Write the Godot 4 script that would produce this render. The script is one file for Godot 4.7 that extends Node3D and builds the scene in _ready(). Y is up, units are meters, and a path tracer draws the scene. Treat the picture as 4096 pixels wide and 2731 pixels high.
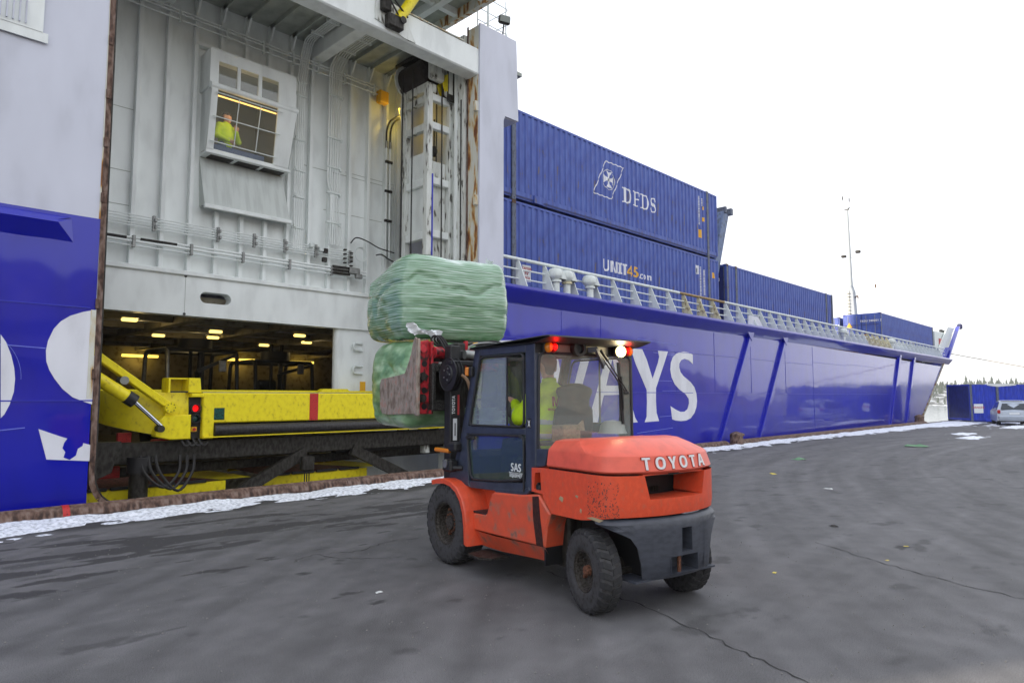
extends Node3D
# A quay in winter: a forklift carrying wrapped bales towards the open side door of a blue cargo ship.
# World axes: x runs along the ship towards the bow, y up, z out from the ship over the quay.

var M := {}
var T := {}
var counts := {}

class Bld:
	var v := PackedVector3Array()
	var n := PackedVector3Array()
	func tri(a: Vector3, b: Vector3, c: Vector3) -> void:
		var q := (b - a).cross(c - a)
		if q.length_squared() < 1e-16:
			return
		q = q.normalized()
		v.append(a); v.append(c); v.append(b)
		n.append(q); n.append(q); n.append(q)
	func quad(a: Vector3, b: Vector3, c: Vector3, d: Vector3) -> void:
		tri(a, b, c); tri(a, c, d)
	func box(c: Vector3, s: Vector3, bs := Basis.IDENTITY) -> Bld:
		var h := s * 0.5
		var p: Array[Vector3] = []
		for k in 8:
			p.append(c + bs * Vector3(h.x if k & 1 else -h.x, h.y if k & 2 else -h.y, h.z if k & 4 else -h.z))
		quad(p[4], p[5], p[7], p[6]); quad(p[1], p[0], p[2], p[3])
		quad(p[5], p[1], p[3], p[7]); quad(p[0], p[4], p[6], p[2])
		quad(p[6], p[7], p[3], p[2]); quad(p[0], p[1], p[5], p[4])
		return self
	func span(a: Vector3, b: Vector3) -> Bld:
		return box((a + b) * 0.5, (b - a).abs())
	func cbox(c: Vector3, s: Vector3, r: float, bs := Basis.IDENTITY) -> Bld:
		var h := s * 0.5
		var g := Vector3(h.x - r, h.y - r, h.z - r)
		for ax in 3:
			for sg: float in [-1.0, 1.0]:
				var u := (ax + 1) % 3
				var w := (ax + 2) % 3
				var q: Array[Vector3] = []
				for k: Vector2 in [Vector2(-1, -1), Vector2(1, -1), Vector2(1, 1), Vector2(-1, 1)]:
					var p := Vector3.ZERO
					p[ax] = h[ax] * sg; p[u] = g[u] * k.x; p[w] = g[w] * k.y
					q.append(c + bs * p)
				if sg > 0: quad(q[0], q[1], q[2], q[3])
				else: quad(q[3], q[2], q[1], q[0])
		for ax in 3:
			var u := (ax + 1) % 3
			var w := (ax + 2) % 3
			for a: float in [-1.0, 1.0]:
				for b: float in [-1.0, 1.0]:
					var q: Array[Vector3] = []
					for k in 4:
						var p := Vector3.ZERO
						p[ax] = g[ax] * (-1.0 if k == 0 or k == 3 else 1.0)
						if k < 2:
							p[u] = h[u] * a; p[w] = g[w] * b
						else:
							p[u] = g[u] * a; p[w] = h[w] * b
						q.append(c + bs * p)
					if a * b > 0: quad(q[0], q[1], q[2], q[3])
					else: quad(q[3], q[2], q[1], q[0])
		for k in 8:
			var sx := 1.0 if k & 1 else -1.0
			var sy := 1.0 if k & 2 else -1.0
			var sz := 1.0 if k & 4 else -1.0
			var a := c + bs * Vector3(h.x * sx, g.y * sy, g.z * sz)
			var b := c + bs * Vector3(g.x * sx, h.y * sy, g.z * sz)
			var d := c + bs * Vector3(g.x * sx, g.y * sy, h.z * sz)
			if sx * sy * sz > 0: tri(a, b, d)
			else: tri(a, d, b)
		return self
	# a polygon pushed along an axis. ax 0: (z, y) along x; ax 1: (x, z) along y; ax 2: (x, y) along z
	func prism(poly_in: PackedVector2Array, t0: float, t1: float, ax := 2, bev := 0.0, xf := Transform3D.IDENTITY) -> Bld:
		var poly := poly_in.duplicate()
		if Geometry2D.is_polygon_clockwise(poly):
			poly.reverse()
		var lo := minf(t0, t1)
		var hi := maxf(t0, t1)
		var cnt := poly.size()
		var ins := poly.duplicate()
		if bev > 0.0:
			for k in cnt:
				var a := (poly[k] - poly[(k + cnt - 1) % cnt]).normalized()
				var b := (poly[(k + 1) % cnt] - poly[k]).normalized()
				var na := Vector2(-a.y, a.x)
				var nb := Vector2(-b.y, b.x)
				var m := (na + nb)
				var l := m.length_squared()
				ins[k] = poly[k] + (m * (2.0 / l) if l > 0.4 else m.normalized() * 1.5) * bev
		var idx := Geometry2D.triangulate_polygon(ins)
		var flip := ax != 2
		var put := func(p: Vector2, t: float) -> Vector3:
			if ax == 2: return xf * Vector3(p.x, p.y, t)
			if ax == 0: return xf * Vector3(t, p.y, p.x)
			return xf * Vector3(p.x, t, p.y)
		for k in range(0, idx.size(), 3):
			var a: Vector2 = ins[idx[k]]
			var b: Vector2 = ins[idx[k + 1]]
			var d: Vector2 = ins[idx[k + 2]]
			if (b - a).cross(d - a) < 0:
				var s := b; b = d; d = s
			if flip:
				tri(put.call(a, lo), put.call(b, lo), put.call(d, lo)); tri(put.call(a, hi), put.call(d, hi), put.call(b, hi))
			else:
				tri(put.call(a, hi), put.call(b, hi), put.call(d, hi)); tri(put.call(a, lo), put.call(d, lo), put.call(b, lo))
		for k in cnt:
			var j := (k + 1) % cnt
			var rings := [[poly[k], poly[j], lo + bev], [poly[k], poly[j], hi - bev]]
			if bev > 0.0:
				rings = [[ins[k], ins[j], lo], rings[0], rings[1], [ins[k], ins[j], hi]]
			for q in rings.size() - 1:
				var a: Vector3 = put.call(rings[q][0], rings[q][2])
				var b: Vector3 = put.call(rings[q][1], rings[q][2])
				var d: Vector3 = put.call(rings[q + 1][1], rings[q + 1][2])
				var e: Vector3 = put.call(rings[q + 1][0], rings[q + 1][2])
				if flip: quad(e, d, b, a)
				else: quad(a, b, d, e)
		return self
	func tube(pts: PackedVector3Array, r: float, k := 8, caps := true, closed := false) -> Bld:
		var rows: Array[PackedVector3Array] = []
		var cnt := pts.size()
		var ref := Vector3.UP
		var last_n := Vector3.ZERO
		for i in cnt:
			var d: Vector3
			if closed:
				d = (pts[(i + 1) % cnt] - pts[(i + cnt - 1) % cnt]).normalized()
			else:
				d = (pts[mini(i + 1, cnt - 1)] - pts[maxi(i - 1, 0)]).normalized()
			var a: Vector3
			if last_n == Vector3.ZERO:
				a = d.cross(ref)
				if a.length() < 0.05: a = d.cross(Vector3.RIGHT)
				a = a.normalized()
			else:
				a = (last_n - d * last_n.dot(d)).normalized()
			last_n = a
			var b := d.cross(a)
			var row := PackedVector3Array()
			for j in k + 1:
				var w := TAU * (j % k) / k
				row.append(pts[i] + (a * cos(w) + b * sin(w)) * r)
			rows.append(row)
		if closed: rows.append(rows[0])
		for i in rows.size() - 1:
			for j in k:
				quad(rows[i][j], rows[i][j + 1], rows[i + 1][j + 1], rows[i + 1][j])
		if caps and not closed:
			for j in k:
				tri(pts[0], rows[0][j + 1], rows[0][j])
				tri(pts[cnt - 1], rows[cnt - 1][j], rows[cnt - 1][j + 1])
		return self
	# profile of (radius, height along axis), from low to high, turned round the axis
	func lathe(prof: PackedVector2Array, o: Vector3, axis: Vector3, k := 24) -> Bld:
		var d := axis.normalized()
		var a := d.cross(Vector3.UP)
		if a.length() < 0.1: a = d.cross(Vector3.RIGHT)
		a = a.normalized()
		var b := d.cross(a)
		for i in prof.size() - 1:
			for j in k:
				var w0 := TAU * j / k
				var w1 := TAU * (j + 1) / k
				var e0 := a * cos(w0) + b * sin(w0)
				var e1 := a * cos(w1) + b * sin(w1)
				quad(o + e0 * prof[i].x + d * prof[i].y, o + e1 * prof[i].x + d * prof[i].y, o + e1 * prof[i + 1].x + d * prof[i + 1].y, o + e0 * prof[i + 1].x + d * prof[i + 1].y)
		return self
	func rod(a: Vector3, b: Vector3, r: float, k := 12) -> Bld:
		return lathe(PackedVector2Array([Vector2(0, 0), Vector2(r, 0), Vector2(r, a.distance_to(b)), Vector2(0, a.distance_to(b))]), a, b - a, k)
	func bar(a: Vector3, b: Vector3, w: float, t: float, up := Vector3.UP, ch := 0.0) -> Bld:
		var z := (b - a).normalized()
		var x := up.cross(z)
		if x.length() < 0.01: x = Vector3.RIGHT.cross(z)
		x = x.normalized()
		var bs := Basis(x, z.cross(x), z)
		if ch > 0.0: return cbox((a + b) * 0.5, Vector3(w, t, a.distance_to(b)), ch, bs)
		return box((a + b) * 0.5, Vector3(w, t, a.distance_to(b)), bs)
	func surf(rows: Array, flip := false) -> Bld:
		for i in rows.size() - 1:
			for j in rows[i].size() - 1:
				if flip: quad(rows[i][j + 1], rows[i][j], rows[i + 1][j], rows[i + 1][j + 1])
				else: quad(rows[i][j], rows[i][j + 1], rows[i + 1][j + 1], rows[i + 1][j])
		return self
	func ball(c: Vector3, r: Vector3, k := 12) -> Bld:
		var rows := []
		for i in k + 1:
			var row := PackedVector3Array()
			var p := PI * i / k
			for j in 2 * k + 1:
				var w := TAU * (j % (2 * k)) / (2 * k)
				row.append(c + Vector3(sin(p) * cos(w), -cos(p), sin(p) * sin(w)) * r)
			rows.append(row)
		return surf(rows, true)
	func quad_sheet(a: Vector3, b: Vector3, c: Vector3, d: Vector3) -> Bld:
		quad(a, b, c, d)
		return self
	func smooth(deg: float) -> void:
		var at := {}
		for i in v.size():
			var key := Vector3i((v[i] * 4000.0).round())
			if not at.has(key): at[key] = PackedInt32Array()
			at[key].append(i)
		var cs := cos(deg_to_rad(deg))
		var out := n.duplicate()
		for key: Vector3i in at:
			var ids: PackedInt32Array = at[key]
			if ids.size() < 2 or ids.size() > 200: continue
			for i in ids:
				var s := Vector3.ZERO
				for j in ids:
					if n[i].dot(n[j]) > cs: s += n[j]
				out[i] = s.normalized()
		n = out
	func mesh() -> ArrayMesh:
		var arr := []
		arr.resize(Mesh.ARRAY_MAX)
		arr[Mesh.ARRAY_VERTEX] = v
		arr[Mesh.ARRAY_NORMAL] = n
		var m := ArrayMesh.new()
		m.add_surface_from_arrays(Mesh.PRIMITIVE_TRIANGLES, arr)
		return m

func pv(a: Array) -> PackedVector2Array:
	var r := PackedVector2Array()
	for k in range(0, a.size(), 2): r.append(Vector2(a[k], a[k + 1]))
	return r

func p3(a: Array) -> PackedVector3Array:
	var r := PackedVector3Array()
	for k in range(0, a.size(), 3): r.append(Vector3(a[k], a[k + 1], a[k + 2]))
	return r

# a chain of points with its corners rounded off
func bend(pts: PackedVector3Array, r := 0.06, k := 4) -> PackedVector3Array:
	var o := PackedVector3Array([pts[0]])
	for i in range(1, pts.size() - 1):
		var a := pts[i] + (pts[i - 1] - pts[i]).limit_length(minf(r, pts[i].distance_to(pts[i - 1]) * 0.45))
		var b := pts[i] + (pts[i + 1] - pts[i]).limit_length(minf(r, pts[i].distance_to(pts[i + 1]) * 0.45))
		for j in k + 1:
			var t := float(j) / k
			o.append(a.lerp(pts[i], t).lerp(pts[i].lerp(b, t), t))
	o.append(pts[pts.size() - 1])
	return o

func spline(pts: PackedVector3Array, k := 6) -> PackedVector3Array:
	var o := PackedVector3Array()
	for i in pts.size() - 1:
		var a := pts[maxi(i - 1, 0)]
		var d := pts[mini(i + 2, pts.size() - 1)]
		for j in k: o.append(pts[i].cubic_interpolate(pts[i + 1], a, d, float(j) / k))
	o.append(pts[pts.size() - 1])
	return o

func numbered(called: String) -> String:
	var c: int = counts.get(called, 0)
	counts[called] = c + 1
	return called if c == 0 else "%s_%03d" % [called, c]

func obj(called: String, b: Bld, m: Material, parent: Node = null, smooth := 0.0) -> MeshInstance3D:
	if smooth > 0.0: b.smooth(smooth)
	return put(called, b.mesh(), m, parent)

func put(called: String, mesh: Mesh, m: Material, parent: Node = null, at := Transform3D.IDENTITY) -> MeshInstance3D:
	var o := MeshInstance3D.new()
	o.mesh = mesh
	o.material_override = m
	o.transform = at
	if parent == null:
		o.name = numbered(called)
		add_child(o)
	else:
		o.name = called
		parent.add_child(o, true)
	return o

func thing(called: String, label: String, category: String, at := Vector3.ZERO, turn := 0.0, group := "") -> Node3D:
	var o := Node3D.new()
	o.name = numbered(called)
	add_child(o)
	o.position = at
	o.rotation.y = turn
	return tag(o, label, category, group)

func tag(o: Node3D, label: String, category: String, group := "", kind := "") -> Node3D:
	o.set_meta("label", label)
	if category: o.set_meta("category", category)
	if group: o.set_meta("group", group)
	if kind: o.set_meta("kind", kind)
	return o

func part(called: String, parent: Node, at := Vector3.ZERO, turn := 0.0) -> Node3D:
	var o := Node3D.new()
	o.name = called
	parent.add_child(o, true)
	o.position = at
	o.rotation.y = turn
	return o

func words(called: String, s: String, size: float, depth: float, m: Material, parent: Node, xf: Transform3D, bold := true, serif := false, narrow := 1.0) -> MeshInstance3D:
	var t := TextMesh.new()
	var f := SystemFont.new()
	f.font_names = PackedStringArray(["Droid Serif" if serif else "Droid Sans"])
	f.font_weight = 700 if bold else 400
	t.font = f
	t.text = s
	t.font_size = 64
	t.pixel_size = size / 46.0
	t.depth = depth
	t.curve_step = 2.0
	return put(called, t, m, parent, xf * Transform3D(Basis.from_scale(Vector3(narrow, 1, 1)), Vector3.ZERO))

# ---- textures and materials
func ntex(seed_: int, freq: float, cols: Array, offs: Array, size := 512, oct := 5, kind := FastNoiseLite.TYPE_SIMPLEX_SMOOTH, normal := 0.0, fract := FastNoiseLite.FRACTAL_FBM) -> NoiseTexture2D:
	var f := FastNoiseLite.new()
	f.seed = seed_
	f.noise_type = kind
	f.frequency = freq
	f.fractal_octaves = oct
	f.fractal_type = fract
	var t := NoiseTexture2D.new()
	t.width = size
	t.height = size
	t.seamless = true
	t.seamless_blend_skirt = 0.2
	t.noise = f
	if normal > 0.0:
		t.as_normal_map = true
		t.bump_strength = normal
	else:
		var g := Gradient.new()
		g.offsets = PackedFloat32Array(offs)
		var pc := PackedColorArray()
		for c in cols: pc.append(c if c is Color else Color(c, c, c))
		g.colors = pc
		t.color_ramp = g
	return t

func mat(called: String, c: Color, rough: float, metal := 0.0, tex: Texture2D = null, sc := Vector3.ONE, nrm: Texture2D = null, nsc := 1.0, world := false) -> StandardMaterial3D:
	var m := StandardMaterial3D.new()
	m.albedo_color = c
	m.roughness = rough
	m.metallic = metal
	if tex or nrm:
		m.uv1_triplanar = true
		m.uv1_world_triplanar = world
		m.uv1_scale = sc
		m.uv1_triplanar_sharpness = 4.0
	if tex: m.albedo_texture = tex
	if nrm:
		m.normal_enabled = true
		m.normal_texture = nrm
		m.normal_scale = nsc
	M[called] = m
	return m

func glow(called: String, c: Color, e: float) -> StandardMaterial3D:
	var m := StandardMaterial3D.new()
	m.albedo_color = c
	m.emission_enabled = true
	m.emission = c
	m.emission_energy_multiplier = e
	M[called] = m
	return m

func glass(called: String, c: Color, a: float, rough := 0.02) -> StandardMaterial3D:
	var m := StandardMaterial3D.new()
	m.albedo_color = Color(c.r, c.g, c.b, a)
	m.transparency = BaseMaterial3D.TRANSPARENCY_ALPHA
	m.roughness = rough
	m.metallic_specular = 0.8
	M[called] = m
	return m

func rgb(r: int, g: int, b: int) -> Color:
	return Color(r / 255.0, g / 255.0, b / 255.0)

func make_materials() -> void:
	T.mottle = ntex(3, 0.012, [0.84, 0.94, 1.0], [0.2, 0.5, 0.75], 512, 6)
	T.soft = ntex(4, 0.01, [0.93, 0.98, 1.0], [0.2, 0.5, 0.8], 512, 5)
	T.dirt = ntex(5, 0.02, [Color(0.66, 0.62, 0.56), Color(0.90, 0.88, 0.86), Color.WHITE], [0.16, 0.32, 0.56], 512, 6)
	T.grub = ntex(6, 0.03, [Color(0.5, 0.46, 0.42), Color(0.78, 0.75, 0.71), Color.WHITE], [0.22, 0.45, 0.75], 512, 6)
	T.rust = ntex(7, 0.02, [rgb(62, 44, 36), rgb(104, 78, 64), rgb(124, 100, 86), rgb(142, 122, 110)], [0.2, 0.42, 0.6, 0.8], 512, 6)
	T.rustpaint = ntex(8, 0.012, [rgb(110, 62, 30), rgb(178, 128, 62), rgb(204, 192, 162), rgb(210, 210, 200)], [0.2, 0.32, 0.42, 0.56], 512, 6)
	T.greasy = ntex(9, 0.014, [rgb(40, 38, 34), rgb(120, 118, 110), rgb(206, 209, 203), rgb(222, 226, 222)], [0.14, 0.24, 0.34, 0.7], 512, 6)
	T.bump = ntex(10, 0.02, [], [], 512, 5, FastNoiseLite.TYPE_SIMPLEX_SMOOTH, 3.0)
	T.fine = ntex(11, 0.08, [], [], 512, 4, FastNoiseLite.TYPE_SIMPLEX_SMOOTH, 4.0)
	T.wavy = ntex(12, 0.006, [], [], 512, 2, FastNoiseLite.TYPE_SIMPLEX_SMOOTH, 2.0)
	T.scuff = ntex(13, 0.03, [Color(0.5, 0.48, 0.48), Color(0.9, 0.88, 0.87), Color.WHITE], [0.16, 0.26, 0.36], 512, 6)
	T.yel = ntex(14, 0.025, [rgb(196, 176, 18), rgb(222, 202, 14), rgb(232, 212, 14), rgb(238, 220, 20)], [0.10, 0.22, 0.36, 0.7], 512, 6)
	T.orange = ntex(15, 0.022, [rgb(204, 92, 66), rgb(214, 84, 54), rgb(218, 78, 46), rgb(224, 86, 52)], [0.10, 0.25, 0.45, 0.7], 512, 6)
	T.plate = ntex(16, 0.02, [rgb(124, 108, 96), rgb(150, 138, 126), rgb(168, 158, 148), rgb(176, 138, 124)], [0.2, 0.42, 0.62, 0.85], 512, 6)
	T.clamp = ntex(17, 0.02, [rgb(44, 30, 30), rgb(110, 30, 34), rgb(178, 28, 40), rgb(196, 42, 54)], [0.2, 0.34, 0.44, 0.75], 512, 6)
	T.grease = ntex(18, 0.05, [0.25, 0.6, 1.0], [0.25, 0.5, 0.75], 512, 5)
	T.film = ntex(19, 0.012, [rgb(92, 130, 96), rgb(118, 156, 124), rgb(150, 182, 158), rgb(206, 220, 212)], [0.2, 0.44, 0.64, 0.86], 512, 6)
	T.film_n = ntex(20, 0.014, [], [], 512, 5, FastNoiseLite.TYPE_SIMPLEX_SMOOTH, 7.0)
	T.film2 = ntex(21, 0.01, [rgb(98, 142, 96), rgb(126, 168, 122), rgb(150, 188, 144), rgb(186, 210, 176)], [0.2, 0.5, 0.7, 0.9], 512, 6)
	T.veil = ntex(27, 0.012, [Color(1, 1, 1, 0.15), Color(1, 1, 1, 0.6), Color(1, 1, 1, 1.0)], [0.25, 0.5, 0.8], 512, 6)
	T.snow = ntex(22, 0.03, [rgb(186, 189, 196), rgb(220, 224, 232), rgb(238, 241, 248)], [0.22, 0.42, 0.62], 512, 6)
	T.wood = ntex(23, 0.02, [rgb(60, 54, 46), rgb(96, 90, 74)], [0.3, 0.7], 256, 5)
	T.rock = ntex(24, 0.02, [rgb(52, 46, 36), rgb(104, 90, 70), rgb(140, 126, 104)], [0.25, 0.5, 0.75], 512, 6)
	T.hill = ntex(25, 0.03, [rgb(64, 68, 66), rgb(110, 112, 110), rgb(226, 230, 236)], [0.4, 0.6, 0.72], 512, 6)
	T.contain = ntex(26, 0.016, [rgb(92, 80, 86), rgb(50, 70, 150), rgb(58, 82, 164), rgb(72, 96, 172)], [0.1, 0.2, 0.5, 0.8], 512, 6)

	mat("white", rgb(236, 241, 239), 0.42, 0.0, T.soft, Vector3(0.35, 0.12, 0.35), T.wavy, 0.12, true)
	mat("hull_white", rgb(204, 207, 220), 0.35, 0.0, T.soft, Vector3(0.2, 0.07, 0.2), T.wavy, 0.1, true)
	mat("rail_white", rgb(222, 229, 226), 0.45, 0.0, T.soft, Vector3(0.8, 0.5, 0.8), null, 1.0, true)
	mat("rail_cream", rgb(214, 208, 172), 0.5, 0.0, T.dirt, Vector3(0.6, 0.4, 0.6), null, 1.0, true)
	mat("rail_brown", rgb(150, 122, 66), 0.5, 0.0, T.dirt, Vector3(0.6, 0.4, 0.6), null, 1.0, true)
	var hb := mat("hull_blue", rgb(2, 14, 168), 0.35, 0.0, T.soft, Vector3(0.25, 0.1, 0.25), T.wavy, 0.16, true)
	hb.clearcoat_enabled = true
	hb.metallic_specular = 0.35
	hb.clearcoat = 0.9
	hb.clearcoat_roughness = 0.05
	mat("seam_blue", rgb(40, 48, 178), 0.3)
	mat("scratch", rgb(120, 132, 220), 0.6)
	mat("letter_white", rgb(228, 229, 236), 0.35, 0.0, T.soft, Vector3(0.3, 0.1, 0.3), T.wavy, 0.08, true)
	mat("rust", rgb(236, 236, 240), 0.8, 0.0, T.rust, Vector3(0.9, 0.35, 0.9), T.bump, 0.6, true)
	mat("rust_paint", Color.WHITE, 0.7, 0.0, T.rustpaint, Vector3(0.7, 0.16, 0.7), T.bump, 0.3, true)
	mat("greasy_white", Color.WHITE, 0.5, 0.0, T.greasy, Vector3(0.8, 0.22, 0.8), T.bump, 0.2, true)
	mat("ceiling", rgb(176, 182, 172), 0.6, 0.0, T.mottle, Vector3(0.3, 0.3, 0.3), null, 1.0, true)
	mat("dark_steel", rgb(58, 56, 52), 0.6, 0.3, T.grub, Vector3(0.8, 0.4, 0.8), T.bump, 0.4, true)
	mat("steel", rgb(150, 152, 150), 0.4, 0.6, T.mottle, Vector3.ONE, null, 1.0, true)
	mat("chrome", rgb(200, 204, 214), 0.12, 1.0)
	mat("black", rgb(26, 26, 28), 0.5)
	mat("cable", rgb(30, 28, 28), 0.6)
	mat("rubber", rgb(46, 46, 48), 0.85, 0.0, T.mottle, Vector3(3, 3, 3), T.fine, 0.35)
	mat("sidewall", rgb(62, 62, 64), 0.8, 0.0, T.dirt, Vector3(1.6, 1.6, 1.6), T.fine, 0.2)
	mat("yellow", Color.WHITE, 0.42, 0.0, T.yel, Vector3(0.7, 0.5, 0.7), T.bump, 0.12, true)
	mat("deck_red", rgb(120, 62, 66), 0.7, 0.0, T.grub, Vector3(0.6, 0.6, 0.6), null, 1.0, true)
	mat("red_paint", rgb(186, 36, 34), 0.5, 0.0, T.scuff, Vector3(1.5, 1.5, 1.5), null, 1.0, true)
	mat("hold_wall", rgb(122, 116, 98), 0.7, 0.0, T.dirt, Vector3(0.3, 0.3, 0.3), null, 1.0, true)
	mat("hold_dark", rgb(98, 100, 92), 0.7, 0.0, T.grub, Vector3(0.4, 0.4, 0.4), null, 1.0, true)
	mat("machine", rgb(34, 34, 32), 0.5)
	mat("orange", Color.WHITE, 0.34, 0.0, T.orange, Vector3(1.5, 0.9, 1.5), T.bump, 0.06)
	T.worn = ntex(28, 0.018, [rgb(128, 96, 84), rgb(186, 104, 82), rgb(210, 86, 58), rgb(220, 88, 56)], [0.14, 0.26, 0.42, 0.7], 512, 7)
	mat("orange_worn", Color.WHITE, 0.4, 0.0, T.worn, Vector3(0.5, 0.5, 0.5), T.bump, 0.08)
	mat("orange_hood", rgb(226, 96, 74), 0.38, 0.0, T.soft, Vector3(1.2, 1.2, 1.2), T.bump, 0.05)
	mat("weight", rgb(66, 70, 80), 0.45, 0.0, T.mottle, Vector3(1.2, 3.0, 1.2), T.bump, 0.12)
	mat("cab", rgb(58, 66, 82), 0.36, 0.0, T.mottle, Vector3(1.2, 1.2, 1.2), T.bump, 0.06)
	mat("cab_trim", rgb(34, 36, 42), 0.55)
	mat("plastic", rgb(30, 31, 34), 0.5, 0.0, T.mottle, Vector3(2, 2, 2))
	mat("panel_grey", rgb(142, 138, 128), 0.6)
	mat("seat", rgb(34, 36, 34), 0.7, 0.0, T.mottle, Vector3(2, 2, 2))
	mat("plate", Color.WHITE, 0.5, 0.2, T.plate, Vector3(0.9, 0.5, 0.9), T.bump, 0.2)
	mat("clamp_red", Color.WHITE, 0.5, 0.0, T.clamp, Vector3(0.9, 0.6, 0.9), T.bump, 0.25)
	mat("grease", rgb(84, 82, 78), 0.55, 0.2, T.grease, Vector3(2, 2, 2), T.fine, 1.4)
	mat("rim", rgb(74, 70, 66), 0.7, 0.2, T.grub, Vector3(2.2, 2.2, 2.2), T.bump, 0.3)
	mat("hub_rust", rgb(128, 84, 62), 0.8, 0.1, T.grub, Vector3(3, 3, 3))
	mat("letter_grey", rgb(214, 214, 214), 0.5)
	mat("letter_edge", rgb(150, 40, 26), 0.5)
	mat("sticker", rgb(224, 228, 230), 0.5)
	mat("ink", rgb(28, 28, 34), 0.6)
	mat("ink_red", rgb(176, 48, 48), 0.6)
	mat("amber", rgb(216, 128, 30), 0.2)
	mat("hivis", rgb(196, 232, 22), 0.8, 0.0, T.soft, Vector3(3, 3, 3))
	mat("reflect", rgb(170, 176, 176), 0.5)
	mat("navy", rgb(30, 34, 46), 0.85)
	mat("skin", rgb(206, 160, 140), 0.6)
	mat("hair", rgb(70, 58, 48), 0.9)
	mat("cap_grey", rgb(120, 116, 104), 0.85)
	mat("jeans", rgb(98, 110, 140), 0.85)
	mat("card", rgb(158, 138, 104), 0.8, 0.0, T.mottle, Vector3(3, 3, 3))
	var fm := mat("film", Color.WHITE, 0.2, 0.0, T.film, Vector3(0.22, 7.0, 0.22), T.film_n, 0.3)
	fm.clearcoat_enabled = true
	fm.clearcoat = 0.7
	fm.clearcoat_roughness = 0.18
	var f2 := mat("film_dark", Color.WHITE, 0.3, 0.0, T.film2, Vector3(0.5, 1.0, 0.5), T.film_n, 0.3)
	f2.clearcoat_enabled = true
	f2.clearcoat = 0.6
	f2.clearcoat_roughness = 0.2
	var fc := mat("film_clear", Color(0.94, 0.96, 0.98, 0.5), 0.22, 0.0, T.veil, Vector3(0.25, 7.0, 0.25), T.film_n, 0.35)
	fc.transparency = BaseMaterial3D.TRANSPARENCY_ALPHA
	mat("film_white", rgb(232, 236, 238), 0.3, 0.0, T.soft, Vector3(2, 8, 2), T.film_n, 0.9)
	mat("snow", Color.WHITE, 0.9, 0.0, T.snow, Vector3(0.8, 0.8, 0.8), T.bump, 0.25, true)
	mat("container", Color.WHITE, 0.5, 0.0, T.contain, Vector3(0.5, 0.14, 0.5), T.bump, 0.1)
	mat("container_post", rgb(96, 104, 122), 0.6, 0.1, T.dirt, Vector3(1.2, 0.5, 1.2))
	mat("container_dark", rgb(38, 50, 120), 0.5, 0.0, T.mottle, Vector3(0.6, 0.3, 0.6))
	mat("container_royal", rgb(30, 60, 190), 0.45, 0.0, T.mottle, Vector3(0.5, 0.2, 0.5))
	mat("rusty_steel", rgb(110, 84, 62), 0.7, 0.2, T.grub, Vector3(2, 2, 2))
	mat("caution_yellow", rgb(226, 170, 30), 0.5)
	mat("sign_blue", rgb(60, 140, 220), 0.5)
	mat("car_silver", rgb(164, 172, 184), 0.3, 0.5)
	mat("car_glass", rgb(50, 58, 66), 0.08)
	mat("rock", Color.WHITE, 0.9, 0.0, T.rock, Vector3(0.08, 0.14, 0.08), T.bump, 1.0, true)
	mat("hill", Color.WHITE, 0.95, 0.0, T.hill, Vector3(0.012, 0.03, 0.012), null, 1.0, true)
	mat("fir", rgb(58, 70, 54), 0.95)
	mat("fir_trunk", rgb(70, 56, 46), 0.95)
	mat("rope", rgb(120, 110, 90), 0.9)
	mat("scrap_green", rgb(70, 120, 78), 0.5)
	mat("scrap_white", rgb(220, 222, 220), 0.7)
	mat("scrap_yellow", rgb(214, 196, 90), 0.7)
	mat("scrap_dark", rgb(44, 40, 38), 0.8)
	mat("crack", rgb(36, 35, 34), 0.95)
	glass("pane", Color(0.86, 0.93, 0.90), 0.10)
	glass("pane_tint", Color(0.30, 0.38, 0.36), 0.42)
	glow("lamp_warm", Color(1.0, 0.86, 0.46), 1.4)
	glow("lamp_tube", Color(1.0, 0.86, 0.36), 1.2)
	glow("lamp_red", Color(1.0, 0.05, 0.04), 1.6)
	glow("lamp_work", Color(1.0, 0.90, 0.66), 2.2)
	glow("lamp_red_dim", Color(0.9, 0.05, 0.06), 0.8)
	mat("lens_red", rgb(170, 20, 18), 0.15)
	mat("lens_green", rgb(40, 74, 66), 0.15)
	mat("floodglass", rgb(110, 116, 110), 0.2)

# outlines of the hull lettering on the hull plane (x, y)
const LETTER_Y := [17.427, 3.242, 18.147, 3.251, 18.399, 2.931, 18.72, 2.326, 19.049, 2.841, 19.14, 3.054, 19.062, 3.259, 19.685, 3.258, 19.455, 2.877, 18.909, 2.02, 18.895, 1.599, 18.921, 1.229, 19.064, 0.964, 18.233, 0.951, 18.346, 1.119, 18.378, 1.601, 18.37, 1.965, 17.785, 2.757, 17.619, 3.049]
const LETTER_S := [21.3, 3.223, 21.299, 2.888, 21.022, 3.011, 20.745, 3.051, 20.533, 3.003, 20.39, 2.878, 20.377, 2.747, 20.454, 2.587, 20.637, 2.461, 21.119, 2.25, 21.374, 2.075, 21.497, 1.853, 21.53, 1.608, 21.476, 1.386, 21.335, 1.188, 21.067, 1.007, 20.765, 0.938, 20.43, 0.929, 20.103, 0.954, 19.872, 1.002, 19.78, 1.436, 20.077, 1.327, 20.401, 1.241, 20.672, 1.243, 20.866, 1.327, 20.981, 1.523, 20.966, 1.676, 20.76, 1.84, 20.348, 2.001, 20.068, 2.17, 19.874, 2.401, 19.804, 2.655, 19.852, 2.891, 19.979, 3.068, 20.188, 3.195, 20.438, 3.265, 20.691, 3.295, 21.033, 3.278]
const LETTER_A1 := [16.40, 3.25, 16.70, 3.25, 15.777, 1.0, 15.45, 0.95, 15.315, 0.96]
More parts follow.
